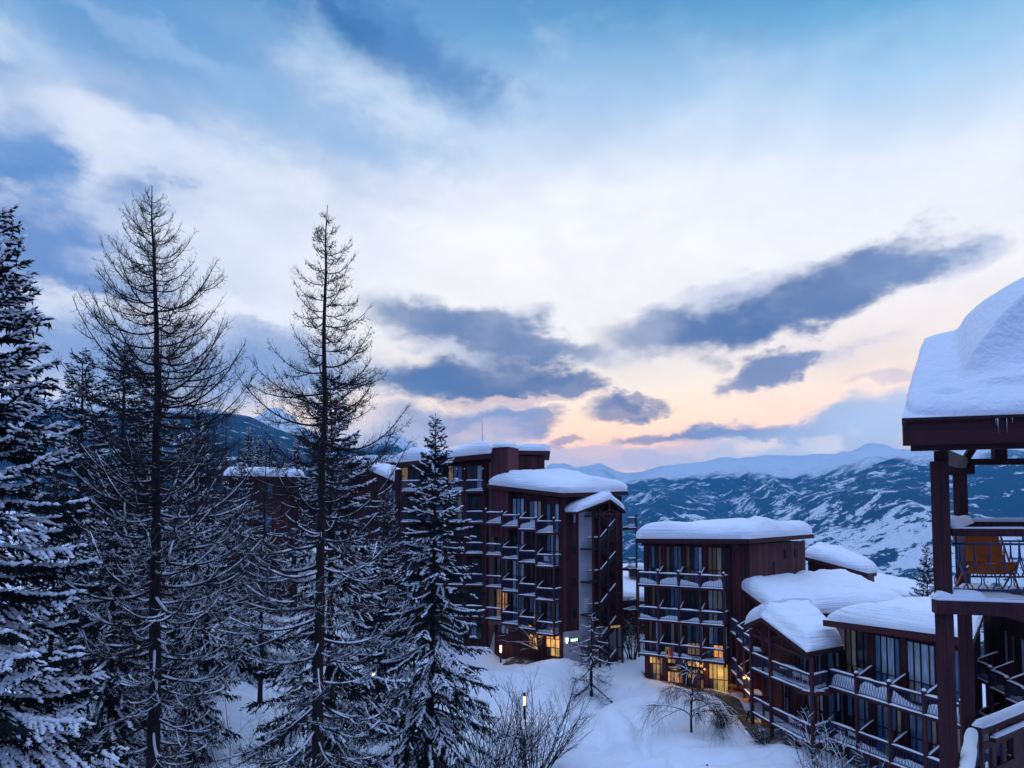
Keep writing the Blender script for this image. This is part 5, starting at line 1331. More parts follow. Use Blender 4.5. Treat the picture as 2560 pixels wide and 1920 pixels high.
# ================================================================== foreground balcony building at the right edge
Kp1 = xy(2359, 11.0); Kp2 = xy(2410, 13.2)
wdir = (Kp2 - Kp1) / np.linalg.norm(Kp2 - Kp1); Lw = float(np.linalg.norm(Kp2 - Kp1))
fK = Fr(Kp1, Kp1 + np.array([0.96, -0.28]) * 5.0)            # front edge, running off to the right
fKr = Fr(Kp2, Kp2 + np.array([0.96, -0.10]) * 5.0)
K = thing('balcony_building', 'nearest dark timber building with heavy snow mound on its roof and open balcony', 'building', (Kp1[0], Kp1[1], 8.0))
g1 = lambda u, n, z: np.array(fK.p(u, n, z)); g2 = lambda u, n, z: np.array(fKr.p(u, n, z))
zfl = 14.68
fKp = Fr(Kp1, Kp1 + np.array([0.85, -0.527])); fKq = Fr(Kp2, Kp2 + np.array([0.85, -0.527]))
def upost(name, f, u, n, w, d, z0, z1, mat=TIMBERN):
    b = MB(); b.fbox(f, u - w / 2, u + w / 2, n - d / 2, n + d / 2, z0, z1)
    # drying crack down the face
    c = b.build(name, mat, K)
    bv = c.modifiers.new('bevel', 'BEVEL'); bv.width = 0.012; bv.segments = 2
    k = MB(); rr = random.Random(int(u * 100 + z0 * 7)); x = u - w * 0.02; pts = []
    for t in np.linspace(0.04, 0.96, 14):
        x += rr.uniform(-0.006, 0.010); pts.append(f.p(x, n + d / 2 + 0.0005, z1 + (z0 - z1) * t))
    k.tube(pts, 0.004, 4); k.build('drying_crack', BLACK, c)
    return c
wp = 0.27
upost('post', fKp, 0.0, 0.0, 0.255, 0.22, 8.0, 16.88); upost('post_top', fKp, 0.02, -0.03, 0.18, 0.17, 16.882, 17.05)
upost('post', fKq, 0.0, 0.0, 0.235, 0.22, 8.0, 16.80); b = MB(); b.fbox(fKq, -0.20, 0.24, -0.15, 0.15, 16.802, 16.98); b.build('post_cap', TIMBERN, K)
# eaves: two fascia boards, the lower one set back
E0 = np.array([*xy(2268, 10.45), 17.47]); eu = np.append(fK.u, 0); vv = np.append(wdir, 0)
verge = np.array([*(xy(2334, 13.8) - E0[:2]), 19.62 - 17.47]); Lk = 5.2
fE0 = Fr(E0[:2], E0[:2] + fK.u * Lk)
b = MB(); b.fbox(fE0, 0.02, Lk, -0.07, 0.0, 17.08, 17.46); b.fbox(fE0, 0.14, Lk, -0.13, -0.072, 17.0, 17.40); b.build('fascia', boards('deep_fascia', (0.042, 0.010, 0.014), 0.19, horiz=True), K)
b = MB(); roof_slab(b, [E0 + [0, 0, .02], E0 + eu * Lk + [0, 0, .02], E0 + eu * Lk + verge, E0 + verge], 0.09); rK = b.build('roof', TIMBERN, K)
# verge board
b = MB(); b.beam(E0 + eu * .06 + [0, .02, -.16], E0 + verge + eu * .06 + [0, 0, -.17], 0.05, 0.30); b.build('verge_board', TIMBERN, K)
# snow: thin on the verge and eaves, then a great mound with a hollow face
def moundK(s, t, Q):
    a = s * Lk
    edge0 = 0.50 + 0.30 * (1 - t) ** 1.5                       # where the mound starts along the eave
    ris = 1.10 * (1 - (1 - np.clip((a - edge0) / 1.7, 0, 1)) ** 2.4) * sstep(0, .25, a - edge0) + 0.25 * sstep(1.0, 2.8, a)
    tc = 0.25 + 0.26 * np.clip(a - 0.70, 0, 1.9) + 0.05 * (fbm(a * 1.7, a * 0, 3, 7) - 0.5)   # crest of the drift climbs to the right
    sx = np.clip((t - 0.175 - 0.02 * np.sin(a * 2.3)) / (tc - 0.175), 0, 1)
    front = np.clip(0.14 * sstep(0, .12, sx) + 0.86 * sx ** 3.6 + 0.10 * np.sin(sx * 3.14) * (fbm(a * 2.2, t * 7, 4, 19) - 0.5) * 2, 0, 1.1)
    h = ris * front * (1 - 0.22 * sstep(0.75, 1.0, t))
    h = h - 0.12 * np.exp(-(((a - 0.62) / 0.16) ** 2 + ((t - 0.15) / 0.03) ** 2)) + 0.05 * (fbm(a * 3, t * 6, 4, 9) - 0.5)
    return h
b = MB(); roof_snow(b, E0 + [0, 0, .02], E0 + eu * Lk + [0, 0, .02], E0 + eu * Lk + verge, E0 + verge, 0.17, 0.03, 0.22, 91, 150, 130, moundK, edge=(1, 0, 1, 1), rough=0.12); b.build('roof_snow', snowmat('mound_snow', bump=0.6, scale=4.0), rK, smooth=True)
# icicles under the eaves
b = MB(); rr = random.Random(4)
for i in range(16):
    u = rr.choice([rr.uniform(1.2, 1.62), rr.uniform(1.75, 2.2)]); q = np.array(fE0.p(u, 0.015, 17.45)); L_ = rr.uniform(0.04, 0.24)
    b.tube([q, q - [0, 0, L_ * .5], q - [0, 0, L_]], [0.005, 0.004, 0.001], 5)
ice, nt_, bb = nmat('ice'); bb.inputs['Base Color'].default_value = (0.35, 0.36, 0.42, 1); bb.inputs['Roughness'].default_value = 0.15
b.build('icicles', ice, K, smooth=True)
# roof carrying beams
b = MB(); b.beam(g1(.08, -.05, 16.97), g2(.05, .05, 17.02), 0.14, 0.20); b.build('side_beam', pmat('side_lit_beam', (0.11, 0.075, 0.085), 0.8, 0.4, 3, 0.4, 10), K)  # greyer than the other timber: light on the beam's side is in the colour
b = MB(); b.fbox(fKr, 0.13, 5, -0.08, 0.08, 16.985, 17.10); b.build('rear_beam', TIMBERN, K)
b = MB(); b.fbox(fKr, 0.62, 0.84, -0.07, 0.07, 17.105, 17.6); b.build('king_post', TIMBERN, K)
b = MB(); b.beam(g2(.12, 0, 17.1), g2(.4, 0, 17.55), 0.1, 0.12); b.build('brace', TIMBERN, K)
# floor
b = MB(); b.fbox(fK, -0.16, 5.0, -0.05, 0.20, zfl - 0.22, zfl - 0.01); b.build('edge_beam', TIMBERN, K)
fl = MB(); n_b = 17
for i in range(n_b):
    t0, t1 = i / n_b, (i + 0.92) / n_b
    p0 = Kp1 + (Kp2 - Kp1) * t0; p1 = Kp1 + (Kp2 - Kp1) * t1
    q0 = p0 + fK.u * 5; q1 = p1 + fK.u * 5
    P = [(*p0, zfl - .05), (*q0, zfl - .05), (*q1, zfl - .05), (*p1, zfl - .05), (*p0, zfl - .012), (*q0, zfl - .012), (*q1, zfl - .012), (*p1, zfl - .012)]
    fl.box8(P)
flo = fl.build('floor', pmat('floor_boards', (0.075, 0.05, 0.058), 0.85, 0.35, 3, 0.3, 12), K)
# snow blown over the boards, thin and patchy
ns, ms = 150, 90
Sg, Tg = np.meshgrid(np.linspace(0, 1, ns), np.linspace(0.0, 0.985, ms), indexing='ij')
XYf = Kp1 + fK.u * (Sg * 5.0)[..., None] + (Kp2 - Kp1) * Tg[..., None]
a_ = Sg * 5
cover = fbm(a_ * 1.3 + 3, Tg * 3, 4, 61) - 0.47 + 0.55 * np.exp(-(Tg / .16) ** 2) + 0.18 * sstep(.5, 1, Tg) - 0.25 * sstep(0.55, 1.2, a_) * (1 - sstep(.65, .95, Tg)) + 0.22 * (1 - sstep(.2, .6, a_))
boardp = np.abs((Tg * n_b) % 1 - 0.46) * 2
H = np.clip(cover, -0.06, 0.22) * 0.25 - 0.035 * boardp ** 6
b = MB(); b.grid(np.concatenate([XYf, (zfl - 0.012 + H)[..., None]], -1), flip=True); b.build('floor_snow', SNOW, flo, smooth=True)
b = MB(); snow_ridge(b, g1(-.15, .10, zfl - .01), g1(5, .10, zfl - .01), 0.16, 0.05, 9, 0.1); snow_ridge(b, g1(-.17, .02, zfl + .0), g1(.55, .05, zfl), 0.26, 0.11, 13, 0.06); b.build('edge_snow', SNOW, K, smooth=True)
# near railing
zr = 15.80
b = MB(); b.fbox(fK, 0.14, 5, -0.045, 0.055, zr - 0.12, zr); hr = b.build('handrail', TIMBERN, K)
b = MB(); snow_ridge(b, g1(.14, .0, zr + .001), g1(5, .0, zr + .001), 0.11, 0.025, 5, 0.1); b.build('rail_snow', SNOW, hr, smooth=True)
b = MB(); P = g1(.15, 0, 0)[:2]; Q = g1(5, 0, 0)[:2]
b.beam((*P, 15.56), (*Q, 15.56), 0.035, 0.035); b.beam((*P, zfl + .15), (*Q, zfl + .15), 0.04, 0.04); lyre_rail(b, P, Q, zfl + .15, 15.56, 0.205, 0.0095, 5)
b.build('railing', BLUE, K, smooth=True)
# far railing
b = MB(); b.fbox(fKr, 0.13, 5, -0.05, 0.05, zr - 0.05, zr + .09); hr = b.build('handrail', TIMBERN, K)
b = MB(); snow_ridge(b, g2(.13, 0, zr + .09), g2(5, 0, zr + .09), 0.13, 0.07, 6, 0.12); b.build('rail_snow', SNOW, hr, smooth=True)
b = MB(); P = g2(.14, 0, 0)[:2]; Q = g2(5, 0, 0)[:2]
b.beam((*P, 15.52), (*Q, 15.52), 0.035, 0.035); b.beam((*P, zfl + .16), (*Q, zfl + .16), 0.035, 0.035); lyre_rail(b, P, Q, zfl + .16, 15.50, 0.16, 0.012, 5)
for k in range(8): q = g2(.55 + .55 * k, 0, 15.5); b.tube([q, q + [0, 0, .3]], 0.018, 5)
b.build('railing', BLUE, K, smooth=True)
# side rail between the posts, deep in snow, and blue windbreak
b = MB(); b.beam(g1(.12, -.12, zr - .06), g2(.02, .12, zr + .0), 0.10, 0.12); sr = b.build('side_rail', TIMBERN, K)
b = MB(); snow_ridge(b, g1(.12, -.12, zr), g2(.02, .12, zr + .06), 0.26, 0.17, 8, 0.1, ragged=.25); b.build('rail_snow', SNOW, sr, smooth=True)
pb = MB(); a, c = Kp1 + fK.u * .17 + wdir * .16, Kp1 + fK.u * .17 + wdir * 1.35; pb.extr([(*a, zfl + .62), (*c, zfl + .22), (*c, zr - .13), (*a, zr - .13)], np.append(fK.u * .03, 0)); pb.build('windbreak', BLUE, K)
# storey below: a parapet of boards with slots
La, Lb = xy(2436, 12.48), xy(2600, 14.2); fL = Fr(La, Lb)
zL = 12.22
b = MB(); b.fbox(fL, -0.05, fL.len, -0.10, 0.06, zL - 0.14, zL); b.fbox(fL, 0.3, fL.len, 0.07, 0.15, zL - .30, zL - .22); lr = b.build('lower_rail', TIMBERN, K)
b = MB(); snow_ridge(b, fL.p(-.05, 0, zL), fL.p(fL.len, 0, zL), 0.20, 0.13, 4, 0.1, ragged=.2); snow_ridge(b, fL.p(.28, .11, zL - .22), fL.p(fL.len, .11, zL - .22), 0.10, 0.06, 14, 0.1, ragged=.25); b.build('rail_snow', SNOW, lr, smooth=True)
b = MB(); us = [upx(fL, p) for p in (2439, 2458, 2468, 2484, 2493, 2511)]
segs = [(0.0, us[0]), (us[1], us[2]), (us[3], us[4])]
for a, c in segs: b.fbox(fL, a, c, 0.0, 0.05, 10.9, zL - .145)
uu = us[5]
while uu < fL.len - .1: b.fbox(fL, uu, min(uu + 0.145, fL.len), 0.0, 0.05 + 0.002 * (int(uu * 10) % 2), 10.9, zL - .145); uu += 0.15
b.fbox(fL, 0, us[5], 0.052, 0.07, 10.95, 11.42); b.fbox(fL, 0, us[5], 0.0021, 0.048, zL - .42, zL - .30); b.build('lower_parapet', TIMBERN, K)
b = MB()
for k in range(3):
    a, c = us[2 * k], us[2 * k + 1]; b.fbox(fL, a + .01, c - .01, -0.20, -0.16, 11.42, 11.92)  # dark blue sheet behind each slot
b.build('slot_panel', curtain('slot_blue', (0.03, 0.055, 0.14), 0.2, 14, 0.7), K)
# rail running towards the viewer, buried in snow
Ra = xy(2419, 12.4); Rb_ = xy(2393, 9.7)
b = MB(); b.beam((*Ra, 12.08), (*Rb_, 12.08), 0.16, 0.16); rl = b.build('lower_side_rail', TIMBERN, K)
b = MB(); snow_ridge(b, (*Ra, 12.16), (*Rb_, 12.16), 0.18, 0.10, 7, 0.12, ragged=.2); b.build('rail_snow', SNOW, rl, smooth=True)

# deck chair on that balcony
dc0 = xy(2462, 12.15); dch = thing('deck_chair', 'orange deck chair with snow lying in its sling on the near balcony', 'deck chair', (dc0[0], dc0[1], zfl))
fd = Fr(dc0 + np.array([-.36, .05]), dc0 + np.array([.36, -.16]))
d = lambda u, n, z: np.array(fd.p(u, n, zfl + z))
W_ = fd.len
b = MB()
for u in (0.0, W_):
    b.tube([d(u, .35, 0.01), d(u, -.40, .98)], 0.017, 6); b.tube([d(u, -.38, 0.01), d(u, .30, .52)], 0.017, 6)
b.tube([d(0, -.40, .98), d(W_, -.40, .98)], 0.017, 6); b.tube([d(0, .30, .52), d(W_, .30, .52)], 0.017, 6); b.tube([d(0, .35, .02), d(W_, .35, .02)], 0.015, 6); b.tube([d(0, -.38, .02), d(W_, -.38, .02)], 0.015, 6)
b.build('frame', pmat('red_orange_tube', (0.40, 0.07, 0.03), 0.45, 0.15, 5), dch, smooth=True)
t = np.linspace(0, 1, 14); w = np.linspace(0.03, W_ - .03, 9)
sag = lambda t: (-.40 + .70 * t, .98 + (.52 - .98) * t - .46 * np.sin(t * math.pi) ** 0.9 * (0.55 + .45 * t))
G = np.array([[d(x, sag(a)[0], sag(a)[1] - .02 * math.sin(x / W_ * math.pi)) for x in w] for a in t]); b = MB(); b.grid(G); G2 = G - [0, 0, .012]; b.grid(G2, flip=True); b.build('sling', ORANGE, dch, smooth=True)
b = MB(); t2 = np.linspace(.45, .97, 12); G = np.array([[d(x, sag(a)[0], sag(a)[1] + .012 + .14 * math.sin((a - .45) / .52 * math.pi) ** .7 * math.sin(max(0, x) / W_ * math.pi) ** .5) for x in np.linspace(.05, W_ - .05, 9)] for a in t2]); b.grid(G); b.build('snow', SNOW, dch, smooth=True)
# ================================================================== trees
def curve_paths(P0, az, L, K, zfun, wob, rg):
    """one branch: K points from P0 outward along azimuth az"""
    s = np.linspace(0, 1, K)
    d = np.array([math.cos(az), math.sin(az)]); n = np.array([-d[1], d[0]])
    w = 1.4 * wob * L * np.cumsum(rg.normal(0, 1, K)) / K * s
    P = np.zeros((K, 3)); P[:, :2] = P0[:2] + d * (L * s)[:, None] + n * w[:, None]; P[:, 2] = P0[2] + zfun(s) * L
    return P

def interp_path(P, s):
    K = len(P); x = np.asarray(s) * (K - 1); i = np.clip(x.astype(int), 0, K - 2); f = (x - i)[:, None]
    pos = P[i] * (1 - f) + P[i + 1] * f
    tan = P[i + 1] - P[i]; tan = tan / (np.linalg.norm(tan, axis=1, keepdims=True) + 1e-9)
    return pos, tan

def trunk_mesh(H, r0, rg, K=18, lean=(0, 0), sides=9, z0=-0.6, flare=1.35):
    t = np.linspace(0, 1, K); z = z0 + (H - z0) * t
    wx = np.cumsum(rg.normal(0, 0.032, K)) * (H / 20); wy = np.cumsum(rg.normal(0, 0.032, K)) * (H / 20)
    P = np.stack([lean[0] * t + wx - wx[0], lean[1] * t + wy - wy[0], z], 1)
    r = r0 * (1 - t) ** 0.85 + 0.012; r[0] *= flare
    return P, r

def spruce_mesh(root, H, Rm, r0, seed, dens=1.0, z_lo=0.03, fine=1.0, snowy=1.0, droop=0.32, shape=0.8, lean=(0, 0), top_thin=1.0, sprig=0.17, snow_lo=0.0, pad=1.0):
    """needled conifer round the origin: trunk, branches, crown (needled sprays), snow"""
    rg = np.random.default_rng(seed)
    TP, TR = trunk_mesh(H, r0, rg, lean=lean)
    def trunk_at(z): return np.array([np.interp(z, TP[:, 2], TP[:, 0]), np.interp(z, TP[:, 2], TP[:, 1]), z])
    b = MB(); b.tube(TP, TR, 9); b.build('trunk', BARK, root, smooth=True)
    branches = []; zc = H * z_lo
    while zc < H * 0.985:
        f = zc / H; nwh = 4 + int(rg.integers(0, 3)) if f < 0.9 else 3
        a0 = rg.uniform(0, 6.28)
        for i in range(nwh):
            L = Rm * (1 - f) ** shape * rg.uniform(0.70, 1.12) + 0.10 + 0.12 * (1 - f)
            if rg.random() < 0.05: L *= 0.5
            el = (0.75 * f ** 2.2 - 0.10 - droop * 0.35 * (1 - f)) + rg.normal(0, 0.07)
            dr = droop * (1.05 - 0.75 * f) * rg.uniform(0.7, 1.3); upt = 0.20 * (1 - 0.5 * f) + 0.10 * f
            az = a0 + i * 6.283 / nwh + rg.normal(0, 0.2)
            P0 = trunk_at(zc + rg.uniform(-0.12, 0.12))
            branches.append((curve_paths(P0, az, L, 8, lambda s: el * s - dr * s ** 1.5 + upt * s ** 3.2, 0.10, rg), L, f))
        zc += (0.30 + 0.26 * (1 - f)) / dens * (0.65 if f > 0.85 else 1)
    BP = np.array([x[0] for x in branches]); BL = np.array([x[1] for x in branches]); K = BP.shape[1]
    BR = (0.012 + 0.010 * BL)[:, None] * (1 - 0.85 * np.linspace(0, 1, K))[None]
    V, F = tubes(BP, BR, 4); b = MB(); b.add(V, F)
    sp = {k: [] for k in 'PDLW'}; sn = {k: [] for k in 'PDLWH'}; twP = []; twR = []
    for (P, L, f) in branches:
        n = max(3, int(L / (0.135 / fine)))
        s = np.sort(rg.uniform(0.10, 1.0, n)); pos, tan = interp_path(P, s)
        sgn = np.where(np.arange(n) % 2 == 0, 1.0, -1.0)
        side = np.stack([-tan[:, 1], tan[:, 0], np.zeros(n)], 1) * sgn[:, None]
        dirs = tan * rg.uniform(0.55, 0.95, (n, 1)) + side * rg.uniform(0.55, 0.95, (n, 1)); dirs[:, 2] -= rg.uniform(0.05, 0.45, n) * (1 - f * 0.8)
        dirs /= np.linalg.norm(dirs, axis=1, keepdims=True)
        bl = (0.46 * L ** 0.85) * (1.08 - 0.80 * s) * rg.uniform(0.6, 1.15, n) + 0.10
        bl = np.minimum(bl, 1.15)
        snow_on = snowy * 1.15 * sstep(0.42, 0.58, vnoise(s * L * 1.0 + seed, np.full(n, P[0, 2] * 3.7), 3) * 0.7 + 0.3 * vnoise(np.full(n, P[-1, 0] * 0.9), np.full(n, P[-1, 1] * 0.9), 6)) * (1 if f > snow_lo else 0.5)
        for i in range(n):
            m = max(3, int(bl[i] / (0.058 / fine)))
            q = (np.arange(m) + 0.5) / m; drp = 0.30 * (1 - 0.7 * f)
            pp = pos[i] + dirs[i] * (q * bl[i])[:, None]; pp[:, 2] -= drp * bl[i] * q ** 1.8
            jit = rg.normal(0, 0.34, (m, 3)); dd = dirs[i] + jit; dd[:, 2] -= 0.22 + 0.45 * rg.random(m) * (1 - 0.6 * f)
            sp['P'].append(pp - dd * 0.03); sp['D'].append(dd); sp['L'].append(sprig * rg.uniform(0.75, 1.5, m)); sp['W'].append(np.full(m, 0.030) * rg.uniform(0.8, 1.5, m))
            if rg.random() < snow_on[i]:
                k = max(1, int(bl[i] / 0.09)); q2 = (np.arange(k) + 0.2) / k * 0.95
                ps = pos[i] + dirs[i] * (q2 * bl[i])[:, None]; ps[:, 2] += 0.026 - drp * bl[i] * q2 ** 1.8
                sn['P'].append(ps); dj = dirs[i] + rg.normal(0, 0.14, (k, 3)); dj[:, 2] -= drp * q2 * 1.2; sn['D'].append(dj); sn['L'].append(rg.uniform(0.17, 0.28, k)); pk = 1 + (pad - 1) * (1 - f); sn['W'].append(pk * rg.uniform(0.04, 0.08, k)); sn['H'].append(pk * rg.uniform(0.025, 0.045, k))
        # main stem of the branch: needles and the heaviest snow
        m = max(3, int(L / 0.07)); s2 = np.linspace(0.12, 1, m); pos, tan = interp_path(P, s2)
        dd = tan + rg.normal(0, 0.45, (m, 3)); sp['P'].append(pos); sp['D'].append(dd); sp['L'].append(sprig * rg.uniform(0.7, 1.3, m)); sp['W'].append(np.full(m, 0.036))
        # hanging tassels underneath
        m = int(L / 0.055 * (1.05 - f)); 
        if m > 0:
            s3 = rg.uniform(0.2, 1, m); pos, tan = interp_path(P, s3); off = rg.normal(0, 0.14 * min(L, 2.5) ** 0.7, (m, 3)); off[:, 2] = -0.02
            dd = rg.normal(0, 0.22, (m, 3)); dd[:, 2] = -1; sp['P'].append(pos + off * (1 - .5 * s3[:, None])); sp['D'].append(dd); sp['L'].append(rg.uniform(0.16, 0.40, m)); sp['W'].append(np.full(m, 0.036))
        if rg.random() < 0.9 * snowy * (1 if f > snow_lo else .6):
            k = max(2, int(L / 0.12)); s4 = np.linspace(0.15, 0.97, k); pos, tan = interp_path(P, s4); pos[:, 2] += 0.035
            keep = vnoise(s4 * L * 1.4, np.full(k, P[0, 0] * 5 + P[0, 2]), seed + 2) > 0.30
            if keep.any():
                kk = keep.sum(); sn['P'].append(pos[keep]); sn['D'].append((tan + rg.normal(0, 0.10, (k, 3)))[keep]); sn['L'].append(rg.uniform(0.22, 0.38, kk)); pk = 1 + (pad - 1) * (1 - f); sn['W'].append(pk * rg.uniform(0.06, 0.12, kk)); sn['H'].append(pk * rg.uniform(0.035, 0.065, kk))
    b.build('branches', BARK, root)
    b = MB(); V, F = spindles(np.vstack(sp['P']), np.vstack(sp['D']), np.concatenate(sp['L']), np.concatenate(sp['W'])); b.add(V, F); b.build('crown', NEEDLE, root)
    if sn['P']:
        b = MB(); V, F = spindles(np.vstack(sn['P']), np.vstack(sn['D']), np.concatenate(sn['L']), np.concatenate(sn['W']), np.concatenate(sn['H']), 0.45); b.add(V, F); b.build('snow', TSNOW, root, smooth=True)
    return root

def larch_mesh(root, H, Rm, r0, seed, prof, snow_top=0.55, dens=1.0, twig_d=1.0, rt=0.0075, twigmat=None, up=0.55, lean=(0, 0), z_lo=0.05, asym=0.0, cones=0, sides=3, snowy=1.0):
    """leafless larch: trunk, candelabra branches, hanging twigs, snow on the lower branches"""
    rg = np.random.default_rng(seed); twigmat = twigmat or TWIG
    TP, TR = trunk_mesh(H, r0, rg, K=22, lean=lean)
    def trunk_at(z): return np.array([np.interp(z, TP[:, 2], TP[:, 0]), np.interp(z, TP[:, 2], TP[:, 1]), z])
    b = MB(); b.tube(TP, TR, 10); b.build('trunk', BARK, root, smooth=True)
    pf = np.array(prof, float)
    br = []; zc = H * z_lo; k = 0
    while zc < H * 0.985:
        f = zc / H; R0 = np.interp(f, pf[:, 0], pf[:, 1]) * Rm
        az = k * 2.39996 + rg.normal(0, 0.25)
        L = R0 * (rg.uniform(0.75, 1.12) if rg.random() < 0.62 else rg.uniform(0.28, 0.7)) + 0.1
        if asym and f > 0.3: L *= 1 + asym * math.cos(az)
        low = 1 - sstep(0.12, 0.55, f); el = 0.06 * (1 - low) - 0.30 * low * rg.uniform(0.2, 1.8) + 0.35 * sstep(0.82, 1, f) + rg.normal(0, 0.10)
        dr = 0.30 * (1 - low) + 0.42 * low * rg.uniform(0.5, 1.4); upc = up * (1 - 0.62 * low) * rg.uniform(0.7, 1.3)
        br.append((curve_paths(trunk_at(zc), az, L, 12, lambda s: el * s - dr * s * (1 - 0.45 * s) * 1.1 + upc * s ** 2.3 * 1.15, 0.10, rg), L, f))
        zc += (0.085 + 0.09 * (1 - f)) / dens * rg.uniform(0.4, 1.7); k += 1
    for (P, L, f) in list(br):
        for _ in range(int(rg.integers(0, 3)) + (1 if L > 2 else 0) + (1 if f < 0.45 and L > 1.5 else 0)):
            s0 = rg.uniform(0.2, 0.75); ps, tn = interp_path(P, np.array([s0])); az = math.atan2(tn[0, 1], tn[0, 0]) + rg.choice([-1, 1]) * rg.uniform(0.35, 1.0)
            L2 = L * (1 - s0) * rg.uniform(0.55, 1.05) + 0.1; e2 = tn[0, 2] * 0.6 + rg.normal(0, 0.15); u2 = up * rg.uniform(0.2, 0.9)
            br.append((curve_paths(ps[0], az, L2, 12, lambda s: e2 * s - 0.25 * s * (1 - 0.45 * s) + u2 * s ** 2.3, 0.16, rg), L2, f))
    BP = np.array([x[0] for x in br]); BL = np.array([x[1] for x in br]); fs = np.array([x[2] for x in br]); K = BP.shape[1]; t = np.linspace(0, 1, K)
    BR = (0.008 + 0.0125 * BL)[:, None] * (1 - 0.86 * t)[None] + 0.003
    b = MB(); V, F = tubes(BP, BR, 5); b.add(V, F); b.build('branches', BARK, root, smooth=True)
    tw = []; twr = []; t3 = []; t3r = []; cn = []
    snP = []; snR = []
    for (P, L, f) in br:
        n = max(3, int(L / 0.105 * twig_d)); s = np.sort(rg.uniform(0.16, 1.0, n)); pos, tan = interp_path(P, s)
        sg = np.where(rg.random(n) < 0.5, 1.0, -1.0)
        side = np.stack([-tan[:, 1], tan[:, 0], 0 * s], 1) * sg[:, None]
        hang = rg.random(n) < (0.62 - 0.25 * f)
        d = tan * rg.uniform(0.15, 0.9, (n, 1)) + side * rg.uniform(0.25, 0.9, (n, 1)); d[:, 2] += np.where(hang, rg.uniform(-1.1, -0.3, n), rg.uniform(-0.1, 0.5, n))
        d /= np.linalg.norm(d, axis=1, keepdims=True)
        l = (0.16 + 0.30 * L ** 0.7 * (1.1 - 0.75 * s)) * rg.uniform(0.5, 1.2, n); l = np.minimum(l, 1.3)
        q = np.linspace(0, 1, 5)
        T = pos[:, None] + d[:, None] * (l[:, None] * q)[..., None]; T[:, :, 2] += (l[:, None] * (np.where(hang, 0.42, 0.30)[:, None]) * q ** 2.2)
        T[:, 1:, :] += rg.normal(0, 0.02, (n, 4, 3)) * l[:, None, None]
        tw.append(T); twr.append((rt * (0.8 + 0.5 * l))[:, None] * (1 - 0.65 * q)[None])
        m = 3; qq = rg.uniform(0.2, 0.95, (n, m)); i0 = np.clip((qq * 4).astype(int), 0, 3); fr = qq * 4 - i0
        base = np.take_along_axis(T, i0[..., None], 1) * (1 - fr[..., None]) + np.take_along_axis(T, (i0 + 1)[..., None], 1) * fr[..., None]
        dd = d[:, None] * 0.5 + rg.normal(0, 0.6, (n, m, 3)); dd[..., 2] += np.where(hang[:, None], -0.25, 0.15)
        dd /= np.linalg.norm(dd, axis=2, keepdims=True); ll = l[:, None] * rg.uniform(0.18, 0.48, (n, m))
        q3 = np.array([0, 0.55, 1.0]); T3 = base[:, :, None] + dd[:, :, None] * (ll[..., None] * q3)[..., None]; T3[..., 2] += ll[..., None] * 0.25 * q3 ** 2
        t3.append(T3.reshape(-1, 3, 3)); t3r.append(np.tile(rt * 0.72 * (1 - 0.5 * q3), (n * m, 1)))
        if cones:
            mk = rg.random((n,)) < cones
            cn.append((T[mk][:, 2], ))
        fade = 1 - sstep(snow_top - 0.12, snow_top + 0.06, f)
        if fade > 0.05 and rg.random() < 0.95 * snowy:
            ss = np.linspace(0.05, 0.92, 16); ps, _ = interp_path(P, ss); r = np.interp(ss, t, (0.008 + 0.0125 * L) * (1 - 0.86 * t) + 0.003)
            nz = vnoise(ss * L * 2.2, np.full(16, P[0, 2] * 4.1), seed + 4); rr = (r * 0.55 + 0.018) * fade * np.clip(0.25 + 1.2 * nz, 0, 1.4) * (nz > 0.30)
            ps[:, 2] += r * 0.9 + rr * 0.25
            snP.append(ps); snR.append(rr + 0.002)
            # dusting on some of the twigs
    b = MB(); V, F = tubes(np.concatenate(tw), np.concatenate(twr), sides); b.add(V, F); V, F = tubes(np.concatenate(t3), np.concatenate(t3r), sides); b.add(V, F)
    if cones:
        C = np.concatenate([c[0] for c in cn]); nC = len(C); V, F = spindles(C, np.tile([0, 0, -1.0], (nC, 1)) + rg.normal(0, .4, (nC, 3)), 0.06, 0.028); b.add(V, F)
    b.build('twigs', twigmat, root)
    if snP:
        b = MB(); V, F = tubes(np.array(snP), np.array(snR), 5); b.add(V, F)
        T = np.concatenate(tw); Tr = np.concatenate(twr); zt = T[:, 2, 2] / H; pick = (rg.random(len(T)) < 0.22 * snowy) & (zt < snow_top - 0.08)
        if pick.any():
            T2 = T[pick].copy(); T2[..., 2] += Tr[pick] * 0.9; V, F = tubes(T2, Tr[pick] * 1.0 + 0.002, 3); b.add(V, F)
        b.build('snow', TSNOW, root, smooth=True)
    return root

